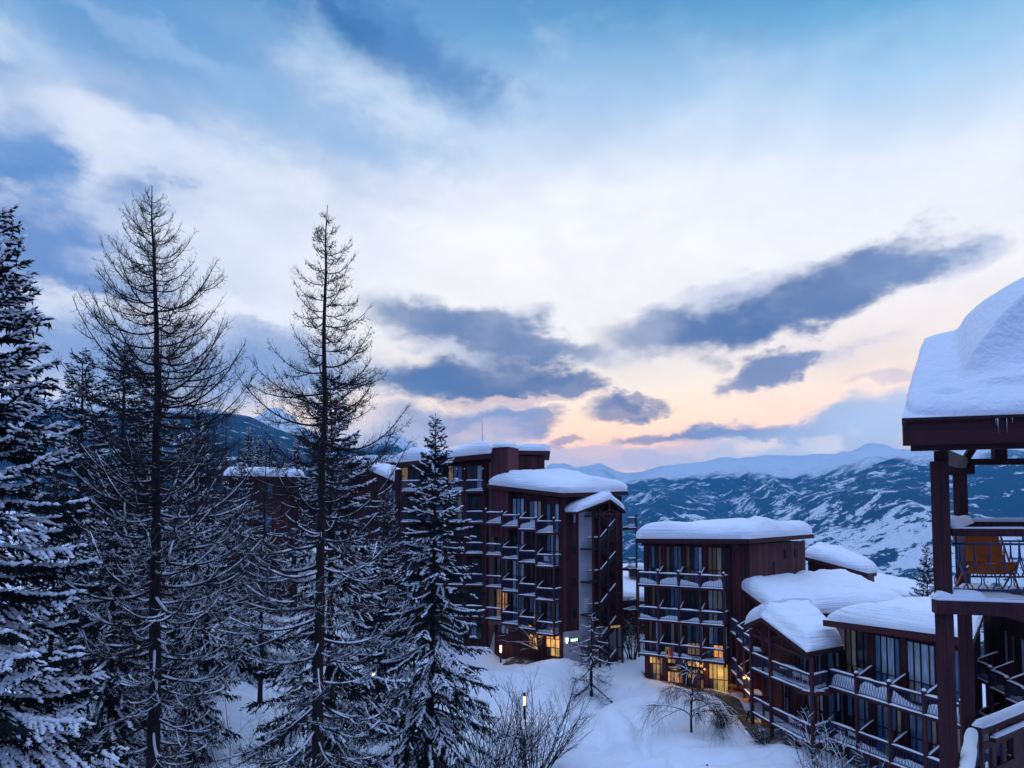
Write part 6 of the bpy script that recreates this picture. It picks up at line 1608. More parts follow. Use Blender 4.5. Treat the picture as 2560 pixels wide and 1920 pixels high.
def wood_mesh(root, seed, stems, H, spread, r0, levels=3, kids=7, up=0.35, droop=0.0, mat=None, snow=0.0, r_min=0.005, curl=0.25, trunkless=False, kid_l=0.55, start=0.25):
    """leafless broadleaf tree or shrub by repeated branching"""
    rg = np.random.default_rng(seed); mat = mat or TWIG
    lev = []; K = 7; q = np.linspace(0, 1, K)
    P = []; Rr = []
    for i in range(stems):
        az = rg.uniform(0, 6.28); tilt = rg.uniform(0.05, 1) * spread; L = H * rg.uniform(0.6, 1.0) if stems > 1 else H
        d = np.array([math.cos(az) * math.sin(tilt), math.sin(az) * math.sin(tilt), math.cos(tilt)])
        base = np.array([math.cos(az), math.sin(az), 0]) * rg.uniform(0, 0.12 * H if stems > 1 else 0)
        p = base + d * (L * q)[:, None] + np.cumsum(rg.normal(0, 0.022 * L, (K, 3)), 0) * q[:, None]
        p[:, 2] += up * L * 0.12 * q ** 2; p[0, 2] -= 0.3
        P.append(p); Rr.append(r0 * rg.uniform(0.7, 1) * (1 - 0.8 * q) + r_min)
    lev.append((np.array(P), np.array(Rr)))
    for lv in range(1, levels):
        PP, RR = lev[-1]; P = []; Rr = []
        for p, r in zip(PP, RR):
            Lp = np.linalg.norm(np.diff(p, axis=0), axis=1).sum(); n = max(1, int(rg.poisson(kids if lv == 1 else kids * 0.7)))
            s = np.sort(rg.uniform(start if lv == 1 else 0.2, 0.98, n)); pos, tan = interp_path(p, s)
            for i in range(n):
                side = rg.normal(0, 1, 3); side -= tan[i] * (side @ tan[i]); side /= np.linalg.norm(side) + 1e-9
                d = tan[i] * rg.uniform(0.4, 0.9) + side * rg.uniform(0.5, 1.0); d[2] += up * 0.5; d /= np.linalg.norm(d)
                L = Lp * kid_l * (1.1 - 0.6 * s[i]) * rg.uniform(0.5, 1.1)
                c = pos[i] + d * (L * q)[:, None] + np.cumsum(rg.normal(0, 0.03 * L, (K, 3)), 0) * q[:, None]
                c[:, 2] += (curl * up - droop) * L * q ** 2
                P.append(c); Rr.append(np.maximum(r_min * (0.75 if lv == levels - 1 else 1), np.interp(s[i], np.linspace(0, 1, len(r)), r) * 0.6) * (1 - 0.6 * q))
        lev.append((np.array(P), np.array(Rr)))
    b = MB(); V, F = tubes(*lev[0], 7); b.add(V, F); b.build('trunk' if stems == 1 else 'stems', BARK if stems == 1 else mat, root, smooth=True)
    b = MB()
    for l in lev[1:]: V, F = tubes(*l, 4 if len(l[0]) < 400 else 3); b.add(V, F)
    b.build('branches', mat, root)
    if snow > 0:
        b = MB()
        for l in lev[1:3]:
            T, r = l; d = np.abs((T[:, -1] - T[:, 0])[:, 2]) / (np.linalg.norm(T[:, -1] - T[:, 0], axis=1) + 1e-9); pk = (d < 0.8) & (rg.random(len(T)) < snow)
            if pk.any(): T2 = T[pk].copy(); T2[..., 2] += r[pk] * 0.8; V, F = tubes(T2, r[pk] * 0.9 + 0.003, 4); b.add(V, F)
        if b.V: b.build('snow', TSNOW, root, smooth=True)
    return root

def put(px, Y, py_top=None, H0=None, dz=0.0):
    """ground point under photo column px at depth Y, and the height that brings the tip to row py_top"""
    x, y = xy(px, Y); z = gsurf(x, y) + dz
    return (x, y, z), (None if py_top is None else zz(py_top, Y) - z)

# ---- the three big foreground trees
p, H = put(-38, 21, 500); T1 = local_thing('spruce_tree', 'large snow laden spruce cut off by the left edge of the photo', 'tree', 'snowy spruces')
spruce_mesh(T1, H, 4.7, 0.34, 3, dens=0.9, fine=1.05, droop=0.30, shape=0.70, snowy=1.0, sprig=0.19, pad=2.2); place(T1, p, 0.4)
larch_prof = [(0, .5), (.12, .62), (.3, .85), (.5, 1.0), (.62, .96), (.71, .80), (.77, .70), (.82, .56), (.88, .38), (.93, .24), (.97, .11), (1, .04)]
p, H = put(400, 26, 474); T2 = local_thing('larch_tree', 'tallest bare larch with broad candelabra branches at the left', 'tree', 'bare larches')
larch_mesh(T2, H, 3.9, 0.29, 7, larch_prof, snow_top=0.62, dens=1.0, twig_d=1.9, up=0.66, snowy=0.85, lean=(-0.35, 0)); place(T2, (p[0] + .15, p[1], p[2]), 0.0)
larch_prof2 = [(0, 1.0), (.3, 1.0), (.55, 1.0), (.64, .9), (.68, .8), (.73, .68), (.78, .55), (.83, .40), (.87, .33), (.93, .20), (.97, .10), (1, .04)]
p, H = put(800, 29, 524); T3 = local_thing('larch_tree', 'bare cone-bearing larch standing before the left block', 'tree', 'bare larches')
larch_mesh(T3, H, 3.9, 0.28, 19, larch_prof2, snow_top=0.58, dens=0.70, twig_d=2.2, up=0.52, lean=(0.1, 0), cones=0.45); place(T3, p, 0.0)
# ---- spruces
p, H = put(1075, 40, 1032); T5 = local_thing('spruce_tree', 'slim pointed snow dusted spruce right in front of the tall block', 'tree', 'snowy spruces')
spruce_mesh(T5, H, 5.2, 0.22, 11, dens=0.8, fine=0.8, droop=0.46, shape=0.95, snowy=0.85, sprig=0.20, pad=1.35); place(T5, p, 1.0)
p, H = put(822, 36, 925); T4 = local_thing('spruce_tree', 'dark spruce growing directly behind the cone-bearing larch', 'tree', 'snowy spruces')
spruce_mesh(T4, H, 4.6, 0.26, 23, dens=0.7, fine=0.75, droop=0.40, shape=0.72, snowy=0.7, sprig=0.22, pad=1.4); place(T4, p, 2.0)
def more(src, Hs, label, px, Y, top, rz, wide=1.0):
    p, H = put(px, Y, top); o = dup(src, label); place(o, p, rz, (H / Hs * wide, H / Hs * wide, H / Hs)); return o
H4 = zz(925, 36) - put(822, 36)[0][2]; H5 = zz(1032, 40) - put(1075, 40)[0][2]
more(T4, H4, 'spruce between the edge spruce and the tallest larch', 190, 43, 868, 0.7)
more(T4, H4, 'dark spruce top showing left of the tallest larch trunk', 292, 47, 845, 3.1)
more(T5, H5, 'narrow dark spruce just right of the tallest larch trunk', 366, 50, 880, 2.2, 0.9)
more(T4, H4, 'broad spruce standing on the snow between the two big larches', 482, 42, 1010, 4.4, 0.65)
more(T5, H5, 'short broad spruce seen just left of the cone-bearing larch', 606, 63, 1150, 5.0, 1.3)
more(T5, H5, 'lower spruce in deep shade beneath the edge spruce', 285, 34, 1180, 0.3, 1.2)
more(T4, H4, 'spruce half hidden behind the slim pointed one', 965, 50, 1215, 1.4, 0.85)
p, H = put(2312, 70, 1358); 
o = dup(T5, 'lone dark spruce beyond the snowy roofs near the foreground post'); z0 = -9.0; place(o, (*xy(2312, 70), z0), 0.5, ((16 - 70 * 68 / 1707 - z0) / H5 * 0.9,) * 2 + ((zz(1358, 70) - z0) / H5,))
# ---- larches further back, brown with fine twigs
L2 = local_thing('larch_tree', 'brown larch with dense fine twigs beside the big larch trunk', 'tree', 'brown larches')
p, H = put(520, 46, 1040); HL = H
larch_mesh(L2, H, 3.2, 0.20, 29, larch_prof, snow_top=0.75, dens=0.8, twig_d=1.0, rt=0.010, twigmat=TWIGR, up=0.45, snowy=0.8, z_lo=0.30); place(L2, p, 0.3)
for (px, Y, top, rz, lb) in ((655, 52, 1120, 2.5, 'brown larch in the gap left of the cone-bearing larch'), (950, 48, 1190, 3.9, 'brown larch in front of the gabled house'), (130, 33, 1150, 5.1, 'brown larch tangled with the edge spruce')):
    p, H = put(px, Y, top); o = dup(L2, lb); s = H / HL; place(o, p, rz, (s, s, s))
LB = local_thing('larch_tree', 'reddish distant larch, first of the row by the wooded hill', 'tree', 'reddish larches on the slope')
HB = 15.0
larch_mesh(LB, HB, 3.4, 0.18, 41, [(0, .5), (.15, .9), (.4, 1), (.7, .62), (.9, .25), (1, .05)], snow_top=0.3, dens=0.5, twig_d=0.75, rt=0.020, twigmat=TWIGR, up=0.4, snowy=0.3)
far = [(500, 92, 1052), (528, 100, 1068), (556, 95, 1042), (588, 104, 1092), (620, 98, 1075), (648, 108, 1112), (676, 102, 1108), (702, 112, 1130), (735, 108, 1128), (470, 88, 1030), (440, 96, 1010), (840, 116, 1098), (868, 112, 1110), (905, 120, 1118), (935, 118, 1126), (790, 112, 1120)]
names_far = ['leftmost by the big larch twigs', 'second behind the big larch twigs', 'tall one at the foot of the snow peak', 'small one below the wooded ridge', 'one above the rounded snow roof', 'small one right above the snow roof', 'one left of the dark spruce crown', 'low one behind the dark spruce crown', 'one seen through the cone-bearing larch', 'one behind the tallest larch right side', 'dark one behind the tallest larch trunk', 'thin one on the skyline over the gabled house', 'second thin one on the skyline over the gabled house', 'thin one left of the satellite dish', 'thin one beside the satellite dish', 'one directly behind the cone-bearing larch trunk']
for i, ((px, Y, top), nm) in enumerate(zip(far, names_far)):
    x, y = xy(px, Y); z = min(gsurf(x, y), zz(top, Y) - 9.0); H = zz(top, Y) - z
    o = LB if i == 0 else dup(LB, '')
    o['label'] = 'reddish distant larch, ' + nm
    place(o, (x, y, z), i * 1.7, (H / HB * .9, H / HB * .9, H / HB))
for i, (px, Y, top, lb) in enumerate(((640, 95, 1085, 'small far spruce against the dark wooded hill'), (665, 99, 1098, 'pointed far spruce beside the small far one'), (610, 102, 1062, 'far spruce among the reddish larches'), (735, 92, 1092, 'far spruce left of the dark spruce crown'))):
    x, y = xy(px, Y); z = min(gsurf(x, y), zz(top, Y) - 10.0); H = zz(top, Y) - z; o = dup(T5, lb, 'far spruces on the slope'); place(o, (x, y, z), i, (H / H5 * .8,) * 2 + (H / H5,))
# ---- small trees and shrubs in the middle
p, H = put(1477, 56, 1520, dz=-.1); t = local_thing('young_larch', 'young bare larch standing alone in the middle of the snow slope', 'tree')
larch_mesh(t, H, 3.7, 0.15, 53, [(0, .8), (.2, 1.0), (.45, .75), (.7, .42), (.9, .15), (1, .03)], snow_top=0.95, dens=1.0, twig_d=1.1, rt=0.007, up=0.20, z_lo=0.08, snowy=0.6); place(t, p, 0.2)
p, H = put(1350, 62, 1560, dz=-.1); t = local_thing('bare_tree', 'small bare tree with spreading branches before the lit shop', 'tree')
wood_mesh(t, 61, 1, H * 1.0, 0.05, 0.13, 4, 12, 0.10, -0.02, TWIG, 0.4, r_min=0.009, start=0.16, kid_l=0.78); place(t, p, 0.0)
p, H = put(1724, 47, 1625, dz=-.1); t = local_thing('weeping_birch', 'weeping bare tree with drooping twigs below the shop front', 'tree')
wood_mesh(t, 67, 1, H, 0.04, 0.11, 4, 16, 0.10, 0.58, TWIG, 0.4, r_min=0.007, start=0.12, kid_l=0.72); place(t, p, 0.0)
p, H = put(1330, 41, 1700, dz=-.6); t = local_thing('bare_shrub', 'big bare shrub with upright stems at the bottom centre', 'shrub')
wood_mesh(t, 71, 30, H * 1.0, 0.75, 0.030, 3, 8, 0.5, 0.0, TWIG, 0.12, r_min=0.008, kid_l=0.45); place(t, p, 0.0)
p, H = put(1215, 37, 1740, dz=-.3); t = local_thing('bare_shrub', 'snow dusted shrub at the foot of the slim spruce', 'shrub')
wood_mesh(t, 73, 24, H * 1.0, 0.7, 0.028, 3, 8, 0.45, 0.0, TWIG, 0.35, r_min=0.008, kid_l=0.45); place(t, p, 0.0)
p, H = put(1582, 66, 1545, dz=-.1); t = local_thing('bare_shrub', 'tall bare shrub in the gap between the two blocks', 'shrub')
wood_mesh(t, 79, 12, H * 1.05, 0.5, 0.06, 4, 7, 0.3, 0.02, TWIG, 0.4, r_min=0.010, kid_l=0.5); place(t, p, 0.0)
p, H = put(2075, 36.5, 1815, dz=-.2); t = local_thing('bare_shrub', 'frosted bare shrub in front of the low wing', 'shrub')
wood_mesh(t, 83, 16, max(H, 3.0), 0.65, 0.035, 3, 9, 0.3, 0.12, TWIG, 0.6, r_min=0.007, kid_l=0.5); place(t, p, 0.0)
p, H = put(1905, 43.5, 1790, dz=-.2); t = local_thing('bare_shrub', 'low sparse shrub in the slush beside the path', 'shrub')
wood_mesh(t, 101, 18, 1.4, 1.1, 0.016, 3, 8, 0.2, 0.15, TWIG, 0.1, r_min=0.006, kid_l=0.5); place(t, p, 0.0)
p, H = put(1795, 47.5, 1790, dz=-.2); t = local_thing('bare_shrub', 'low sparse shrub just right of the weeping tree', 'shrub')
wood_mesh(t, 103, 16, 1.5, 1.1, 0.016, 3, 8, 0.2, 0.15, TWIG, 0.1, r_min=0.006, kid_l=0.5); place(t, p, 0.0)
p, H = put(640, 33, 1760, dz=-.3); t = local_thing('bare_shrub', 'thin bare shrub rising between the two big larch trunks', 'shrub')
wood_mesh(t, 89, 14, max(H, 2.5), 0.5, 0.022, 3, 8, 0.4, 0.0, TWIG, 0.1, r_min=0.007, kid_l=0.5); place(t, p, 0.0)
p, H = put(1010, 45, 1700, dz=-.3); t = local_thing('bare_shrub', 'bare shrub showing below the cone-bearing larch boughs', 'shrub')
wood_mesh(t, 97, 14, max(H, 3.0), 0.5, 0.03, 3, 8, 0.4, 0.0, TWIG, 0.2, r_min=0.008, kid_l=0.5); place(t, p, 0.0)
# ================================================================== paths, lamps, furniture, person
strip_path('path', [xy(1600, 61, 1690), xy(1700, 58.2), xy(1800, 55.0), xy(1846, 53.2), xy(1872, 50.0), xy(1900, 46.8), xy(1950, 44), xy(2000, 42.5)],
           [xy(1618, 58.5), xy(1700, 56.6), xy(1790, 53.4), xy(1822, 50.4), xy(1846, 47.6), xy(1872, 45.0), xy(1925, 42.8), xy(1990, 41.3)], PAVE, 0.06)
strip_path('forecourt', [xy(1270, 64.6), xy(1340, 62.9), xy(1402, 61.2)], [xy(1255, 62.6), xy(1335, 61.0), xy(1400, 59.5)], PAVE, 0.06, 30, 8)
# bollard lamps
lamps = []
def bollard():
    o = local_thing('bollard_lamp', 'lit bollard lamp highest on the snow slope right of the slim spruce', 'lamp', 'bollard lamps on the snow')
    b = MB(); b.lathe((0, 0, 0), [(0.085, -0.6), (0.085, 1.05), (0.06, 1.06), (0.0, 1.06)], 12); b.build('post', METAL, o, smooth=True)
    b = MB(); b.lathe((0, 0, 0), [(0.0, 1.062), (0.085, 1.065), (0.09, 1.20), (0.09, 1.72), (0.0, 1.725)], 12); b.build('lamp_shade', E_LAMP, o, smooth=True)
    b = MB(); b.lathe((0, 0, 0), [(0.0, 1.727), (0.10, 1.73), (0.10, 1.96), (0.07, 1.99), (0.0, 2.0)], 12); b.build('cap', METAL, o, smooth=True)
    return o
bl = bollard()
for i, (px, Y, top, lb) in enumerate(((1252, 64, 1640, None), (1311, 50, 1738, 'lit bollard lamp standing in the big bare shrub'), (936, 52, 1683, 'lit bollard lamp glimpsed between the spruce boughs'))):
    o = bl if i == 0 else dup(bl, lb)
    x, y = xy(px, Y); place(o, (x, y, max(gsurf(x, y) - 0.12, zz(top, Y) - 2.1)))
    pl = bpy.data.lights.new('glow', 'POINT'); pl.energy = 5; pl.color = (1, 0.62, 0.28); pl.shadow_soft_size = 0.12
    po = bpy.data.objects.new('glow', pl); col.objects.link(po); po.parent = o; po.location = (0, -0.28, 1.4)
def lampo(name, loc, e, c, size=0.2):
    pl = bpy.data.lights.new(name, 'POINT'); pl.energy = e; pl.color = c; pl.shadow_soft_size = size
    o = bpy.data.objects.new(name, pl); col.objects.link(o); o.location = tuple(loc); return o
# globe over the shop entrance and wall lamps
def wall_lamp(name, label, loc, fr, e, c, mat, r=0.13):
    o = thing(name, label, 'lamp', loc); x, y, z = loc
    b = MB(); n = fr.n; b.beam((x, y, z + .02), (x - n[0] * .3, y - n[1] * .3, z + .14), 0.03, 0.03); b.build('arm', METAL, o)
    b = MB(); a = np.linspace(-math.pi / 2, math.pi / 2, 8); b.lathe((x, y, z), [(max(0.001, r * math.cos(t)), r * math.sin(t)) for t in a], 12); b.build('lamp_shade', mat, o, smooth=True)
    pl = lampo('glow', (0, 0, 0), e, c, 0.1); pl.parent = o; pl.location = (n[0] * (r + .12), n[1] * (r + .12), -0.1)
    return o
wall_lamp('wall_lamp', 'orange glowing globe lamp over the lit entrance of the staircase block', fA.p(upx(fA, 1325, .5), .5, zz(1571, 61.5)), fA, 22, (1, .5, .15), E_LAMPO, 0.16)
wall_lamp('wall_lamp', 'small orange lamp over the glowing shop door of the staircase block', fA.p(upx(fA, 1378, .35), .35, zz(1583, 60.5)), fA, 16, (1, .5, .15), E_LAMPO, 0.10)
wall_lamp('wall_lamp', 'small warm lamp at the corner where the linking balconies begin', (*(S0 + (S1 - S0) * .86 + fS.n * .25), zz(1700, 48.5)), fS, 40, (1, .50, .14), E_LAMPO, 0.09)
wall_lamp('wall_lamp', 'tiny warm lamp beside the lettered shop sign', fB.p(5.16, .3, 3.62), fB, 5, (1, .6, .2), E_LAMPO, 0.06)
# light spilling out of the shops
for u, e in ((1.0, 7), (2.7, 9), (4.4, 8), (6.3, 16)):
    lampo('shop_glow', fB.p(u, 0.55, 3.3), e, (1, .62, .24), 0.3)
lampo('shop_glow', fA.p(upx(fA, 1384), .6, 4.9), 18, (1, .55, .2), 0.3); lampo('shop_glow', fA.p(upx(fA, 1340), .7, 5.2), 16, (1, .55, .2), 0.3)
lampo('shop_glow', (*xy(1886, 47.5), 2.0), 14, (1, .52, .16), 0.3)

def plank_table(name, label, c, fr, zg):
    o = thing(name, label, 'table', (*c, zg)); f = Fr(c - fr.u * .9, c + fr.u * .9)
    b = MB()
    for i in range(5): b.fbox(f, 0, 1.8, -.36 + .15 * i, -.36 + .15 * i + .13, zg + .70, zg + .74)
    b.build('tabletop', ORANGEW, o)
    for n in (-.72, .60):
        b = MB(); b.fbox(f, 0, 1.8, n, n + .24, zg + .42, zg + .46); b.build('bench', ORANGEW, o)
    for u in (.25, 1.5):
        b = MB(); b.beam(f.p(u, -.66, zg + .0), f.p(u, -.2, zg + .7), .08, .05); b.beam(f.p(u, .78, zg + .0), f.p(u, .2, zg + .7), .08, .05); b.fbox(f, u - .03, u + .03, -.7, .82, zg + .36, zg + .419); b.build('leg', ORANGEW, o)
    return o
c = np.array(fB.p(7.35, 1.0, 0)[:2]); c = xy(1848, 53.3); plank_table('picnic_table', 'orange picnic table at the end of the shop front', c, fB, gsurf(*c) + .12)
def round_table(name, label, c, zg, r, h, mat, legmat=METAL):
    o = thing(name, label, 'table', (*c, zg)); x, y = c
    b = MB(); b.lathe((x, y, zg), [(0, h - .03), (r, h - .03), (r, h), (0, h)], 18); b.build('tabletop', mat, o)
    b = MB(); b.lathe((x, y, zg), [(.22, 0), (.2, .04), (.035, .06), (.035, h - .032)], 10); b.build('pedestal', legmat, o); return o
c = xy(1874, 49.2); round_table('round_table', 'bright orange round bistro table by the corner lamp', c, gsurf(*c) + .1, .62, 1.05, ORANGEW)
c = xy(1903, 46.6); o = thing('crate', 'low orange crate under the porch balconies', 'crate', (*c, gsurf(*c) + .1)); f = Fr(c, c + np.array([.6, -.8])); zg = gsurf(*c) + .1
b = MB(); b.fbox(f, 0, .9, -.3, .3, zg, zg + .06)
for i in range(3): b.fbox(f, 0, .9, .26, .30, zg + .1 + .15 * i, zg + .22 + .15 * i); b.fbox(f, 0, .9, -.30, -.26, zg + .1 + .15 * i, zg + .22 + .15 * i); b.fbox(f, 0, .04, -.255, .255, zg + .1 + .15 * i, zg + .22 + .15 * i); b.fbox(f, .86, .9, -.255, .255, zg + .1 + .15 * i, zg + .22 + .15 * i)
b.build('slat', ORANGEW, o)
b = MB()
for u in (.02, .88):
    for n in (-.24, .24): b.fbox(f, u - .02 if u > .5 else u + .021, u if u > .5 else u + .06, n - .02, n + .02, zg + .061, zg + .55)
b.build('corner_batten', ORANGEW, o)

def chair(name, label, mat, group='plastic balcony chairs'):
    o = local_thing(name, label, 'chair', group)
    seat = MB(); a = np.linspace(0, 2 * math.pi, 17)[:-1]
    G = np.array([[[.23 * r * math.copysign(abs(math.cos(t)) ** .6, math.cos(t)), .23 * r * math.copysign(abs(math.sin(t)) ** .6, math.sin(t)), .43 - .012 * (1 - r)] for t in np.append(a, a[0])] for r in (0.01, .6, 1.0, 1.03)]); G[3, :, 2] -= .03
    seat.grid(G); seat.build('seat', mat, o, smooth=True)
    bk = MB(); u = np.linspace(-1, 1, 9); h = np.linspace(0, 1, 6)
    G = np.array([[[.23 * x * (1 - .12 * k), .21 + .07 * k - .05 * x * x, .45 + .42 * k - .05 * k * x * x] for x in u] for k in h]); bk.grid(G); bk.grid(G + [0, .014, 0], flip=True); bk.build('backrest', mat, o, smooth=True)
    for sx in (-1, 1):
        for sy in (-1, 1):
            b = MB(); b.tube([(.19 * sx, .18 * sy, .42), (.23 * sx, .22 * sy, 0.0)], [.022, .016], 6); b.build('leg', mat, o)
        b = MB(); b.tube([(.24 * sx, -.18, .43), (.26 * sx, -.17, .63), (.26 * sx, .05, .65), (.23 * sx, .22, .62)], .018, 6); b.build('armrest', mat, o)
    return o
ch = chair('plastic_chair', 'white plastic chair beside the table on the upper porch balcony', WHITEP)
fD = Fr(D2, D3)
zc = zup + .06
place(ch, fD.p(2.05, -.55, zc), 2.4)
def chair_at(label, loc, rz, mat=None):
    o = dup(ch, label); place(o, loc, rz)
    if mat:
        for k in o.children:
            k.data = k.data.copy(); k.data.materials[0] = mat
    return o
chair_at('white plastic chair nearer the corner post of the upper porch balcony', fD.p(3.0, -.55, zc), 2.0)
chair_at('white round backed chair on the lower porch balcony beside the pink one', fD.p(1.5, -.6, zlo + .06), 2.2)
chair_at('bright pink chair on the lower porch balcony', fD.p(2.2, -.75, zlo + .06), 2.4, PINK)
chair_at('white plastic chair on the lower balcony of the low wing', fCr.p(1.05, -.7, 2.75 + .06), 2.3)
chair_at('pale green chair on the lowest shop block balcony, first left of the middle post', fB.p(2.55, .8, 4.56 + .05), 0.3, GREENP)
chair_at('pale green chair on the lowest shop block balcony, under the orange lit room', fB.p(5.75, .8, 4.56 + .05), 0.2, GREENP)
chair_at('green chair on the middle floor balcony of the shop block', fB.p(2.4, .8, 7.42 + .05), 0.5, GREENP)
chair_at('green chair on the top balcony of the shop block', fB.p(4.0, .8, 10.28 + .05), 0.4, GREENP)
chair_at('white chair on a balcony of the staircase block, second floor from the top', fA.p(fA.len - 1.1, .8, 15.35 - 2.95 - .81 + .05), 0.4)
c = fD.p(1.05, -.55, 0)[:2]; rt_ = round_table('round_table', 'round table under snow on the upper porch balcony', c, zc - .03, .5, .74, WHITEP)
b = MB(); b.lathe((c[0], c[1], zc), [(.5, .71), (.51, .74), (.42, .80), (.2, .83), (.001, .835)], 18); b.build('snow', SNOW, rt_, smooth=True)
c = fCr.p(.55, -.6, 0)[:2]; round_table('round_table', 'white round table on the lower balcony of the low wing', c, 2.75 + .05, .42, .72, WHITEP)
# green tarpaulin bundle on the low wing
u_ = pc[1] + .9; o = thing('folded_lounger', 'folded blue and green lounger leaning on the lower balcony of the low wing', 'lounger', fCr.p(u_, -.5, 2.8))
for k, (m, du) in enumerate(((BLUE, 0.0), (GREENP, .5))):
    b = MB(); b.extr([fCr.p(u_ + du, -.45, 2.83), fCr.p(u_ + du + .48, -.45, 2.83), fCr.p(u_ + du + .48, -.75, 3.72), fCr.p(u_ + du, -.75, 3.72)], np.append(fCr.n * .07, .02)); b.build('cushion', m, o)
# flag on the railing
fu0, fu1 = 2.35, 3.0
o = thing('flag', 'yellow and red flag with dark emblem tied to the lowest shop block railing', 'flag', fB.p(2.6, 1.5, 4.7))
def cloth(u0, u1, z0, z1, n, mat, name):
    uu = np.linspace(u0, u1, 10); z_ = np.linspace(z0, z1, 8)
    G = np.array([[fB.p(u + .015 * math.sin(z * 7), n + .02 * math.sin(u * 22 + z * 3), z) for u in uu] for z in z_]); b = MB(); b.grid(G); b.grid(np.array([[fB.p(u + .015 * math.sin(z * 7), n - .012 + .02 * math.sin(u * 22 + z * 3), z) for u in uu] for z in z_]), flip=True); return b.build(name, mat, o, smooth=True)
cloth(2.33, 2.66, 4.45, 5.32, 1.50, YELLOW, 'yellow_half'); cloth(2.664, 2.95, 4.55, 5.32, 1.50, REDC, 'red_half')
b = MB(); q = [(-.07, -.15), (.05, -.18), (.09, -.02), (.04, .05), (.10, .16), (-.02, .20), (-.09, .10), (-.04, .0)]; b.extr([fB.p(2.5 + a, 1.53, 4.92 + c_) for a, c_ in q], np.append(fB.n * .008, 0)); b.build('emblem', BLACK, o)
# red marker post at the bottom edge
c = xy(1762, 40.5); zt = zz(1911, 40.5); o = thing('marker_post', 'red topped marker post poking up at the bottom edge', 'post', (*c, zt - 1.2))
b = MB(); b.lathe((*c, zt - 1.6), [(.05, 0), (.05, 1.4), (0, 1.4)], 10); b.build('pole', METAL, o); b = MB(); b.lathe((*c, zt), [(0, -.198), (.07, -.197), (.07, -.02), (.05, 0), (0, 0)], 10); b.build('cap', REDM, o)

# ---- the person walking along the path
pc_ = xy(1874, 47.3, 1800); zg = gsurf(*pc_) + .08
per = None
def skin_person(loc, h, rz):
    s = h / 1.75
    J = {'pel': (0, 0, .95), 'spi': (0, .01, 1.15), 'che': (0, .01, 1.36), 'nec': (0, .0, 1.50), 'hd0': (0, -.02, 1.58), 'hd1': (0, -.02, 1.72),
         'lsh': (.18, .02, 1.42), 'lel': (.26, .04, 1.16), 'lwr': (.27, -.10, .94), 'lha': (.27, -.15, .87), 'rsh': (-.18, .02, 1.42), 'rel': (-.27, .09, 1.17), 'rwr': (-.27, .03, .93), 'rha': (-.27, .0, .85),
         'lhi': (.10, 0, .90), 'lkn': (.11, -.14, .50), 'lan': (.11, -.02, .09), 'lto': (.12, -.17, .04), 'rhi': (-.10, 0, .90), 'rkn': (-.11, .06, .49), 'ran': (-.11, .26, .12), 'rto': (-.12, .12, .04)}
    Rr = {'pel': .15, 'spi': .145, 'che': .165, 'nec': .06, 'hd0': .085, 'hd1': .10, 'lsh': .085, 'lel': .062, 'lwr': .045, 'lha': .04, 'rsh': .085, 'rel': .062, 'rwr': .045, 'rha': .04, 'lhi': .10, 'lkn': .075, 'lan': .055, 'lto': .045, 'rhi': .10, 'rkn': .075, 'ran': .055, 'rto': .045}
    E = ['pel spi', 'spi che', 'che nec', 'nec hd0', 'hd0 hd1', 'che lsh', 'lsh lel', 'lel lwr', 'lwr lha', 'che rsh', 'rsh rel', 'rel rwr', 'rwr rha', 'pel lhi', 'lhi lkn', 'lkn lan', 'lan lto', 'pel rhi', 'rhi rkn', 'rkn ran', 'ran rto']
    K_ = list(J); me = bpy.data.meshes.new('person')
    me.from_pydata([tuple(v * s for v in J[k]) for k in K_], [tuple(K_.index(x) for x in e.split()) for e in E], [])
    o = bpy.data.objects.new('person', me); col.objects.link(o)
    sk = o.modifiers.new('skin', 'SKIN'); sk.use_smooth_shade = True
    for k, v in zip(K_, me.skin_vertices[0].data): v.radius = (Rr[k] * s, Rr[k] * s); v.use_root = (k == 'pel')
    sd = o.modifiers.new('sub', 'SUBSURF'); sd.levels = 2; sd.render_levels = 2
    dg = bpy.context.evaluated_depsgraph_get(); m2 = bpy.data.meshes.new_from_object(o.evaluated_get(dg)); o.modifiers.clear(); o.data = m2; m2.name = 'person'
    for m in (WHITEC, BLACK, SKIN): m2.materials.append(m)
    for p in m2.polygons:
        z = p.center.z / s; x = abs(p.center.x / s)
        p.material_index = 2 if (z > 1.52 or (z < .92 and x > .22)) else (0 if z > .93 else 1); p.use_smooth = True
    o.location = tuple(loc); o.rotation_euler = (0, 0, rz)
    return o, s
per, s_ = skin_person((*pc_, zg), 1.45, 0.5)
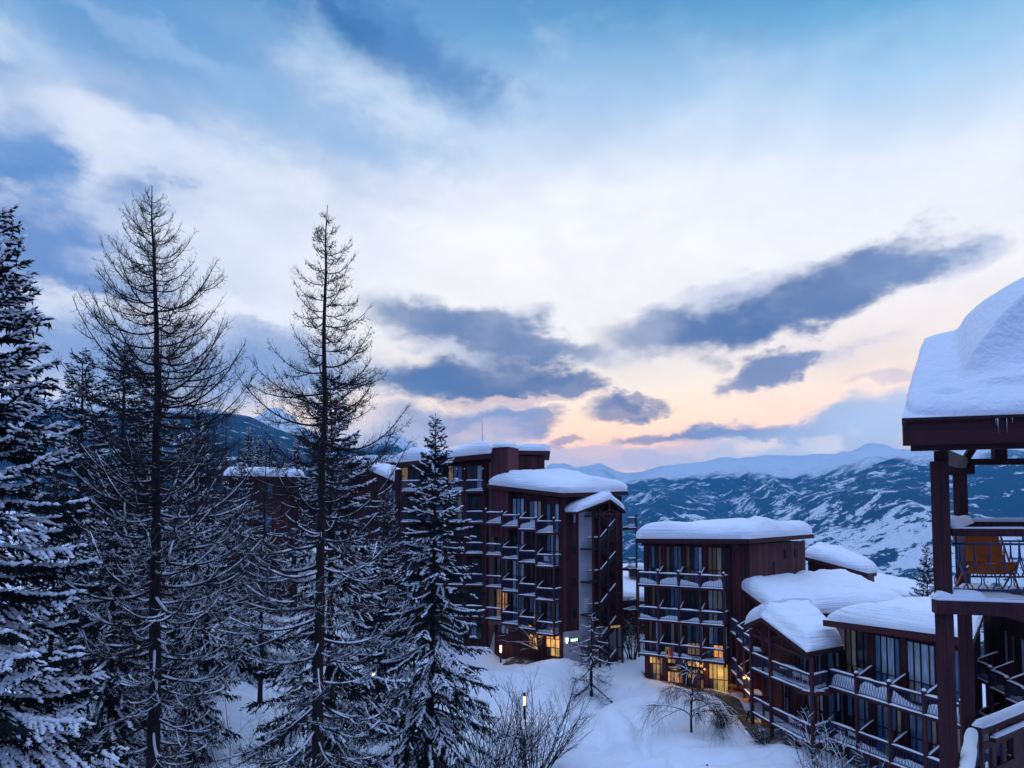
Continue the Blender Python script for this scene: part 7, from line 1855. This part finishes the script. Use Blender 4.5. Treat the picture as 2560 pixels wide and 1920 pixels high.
tag(per, 'person in white jacket and black trousers walking along the path', 'person')
ORG[per.name] = np.zeros(3)
hb_ = MB(); a = np.linspace(-.2, math.pi / 2, 6); hb_.lathe((0, -.01 * s_, 1.70 * s_), [(max(.001, .118 * s_ * math.cos(t)), .12 * s_ * math.sin(t)) for t in a], 12); hb_.build('hair', BLACK, per, smooth=True)
fb = MB(); fb.lathe((0, -.125 * s_, 1.66 * s_), [(.001, .02 * s_), (.012 * s_, 0), (.016 * s_, -.03 * s_), (.001, -.035 * s_)], 6); fb.build('nose', SKIN, per, smooth=True)
for sx in (-1, 1):
    fb = MB(); fb.lathe((.036 * sx * s_, -.112 * s_, 1.685 * s_), [(.001, .01 * s_), (.012 * s_, 0), (.001, -.01 * s_)], 6); fb.build('eye', BLACK, per, smooth=True)
# ------------------------------------------------------------------ the cold evening air that turns far slopes blue
hm = bpy.data.materials.new('cold_air'); hm.use_nodes = True
for n in list(hm.node_tree.nodes):
    if n.type == 'BSDF_PRINCIPLED': hm.node_tree.nodes.remove(n)
hv = hm.node_tree.nodes.new('ShaderNodeVolumePrincipled')
hv.inputs['Color'].default_value = (0.11, 0.56, 1.0, 1); hv.inputs['Density'].default_value = 1.0e-4; hv.inputs['Anisotropy'].default_value = 0.0
hout = [n for n in hm.node_tree.nodes if n.type == 'OUTPUT_MATERIAL'][0]
hm.node_tree.links.new(hv.outputs[0], hout.inputs['Volume'])
zs = [c for o in scene.objects if o.type == 'MESH' for c in [(o.matrix_basis @ Vector(b)).z for b in o.bound_box]]
hb = MB(); X0, X1, Y0_, Y1 = -14000, 14000, -120, 8000
lo, hi = min(zs) - 1.0, max(zs) + 5.0
hb.box8([(X0, Y0_, lo), (X1, Y0_, lo), (X1, Y1, lo), (X0, Y1, lo), (X0, Y0_, hi), (X1, Y0_, hi), (X1, Y1, hi), (X0, Y1, hi)])
hz = hb.build('haze', hm); hz['kind'] = 'stuff'; hz['label'] = 'thin blue evening haze lying over the valley'; hz['category'] = 'haze'
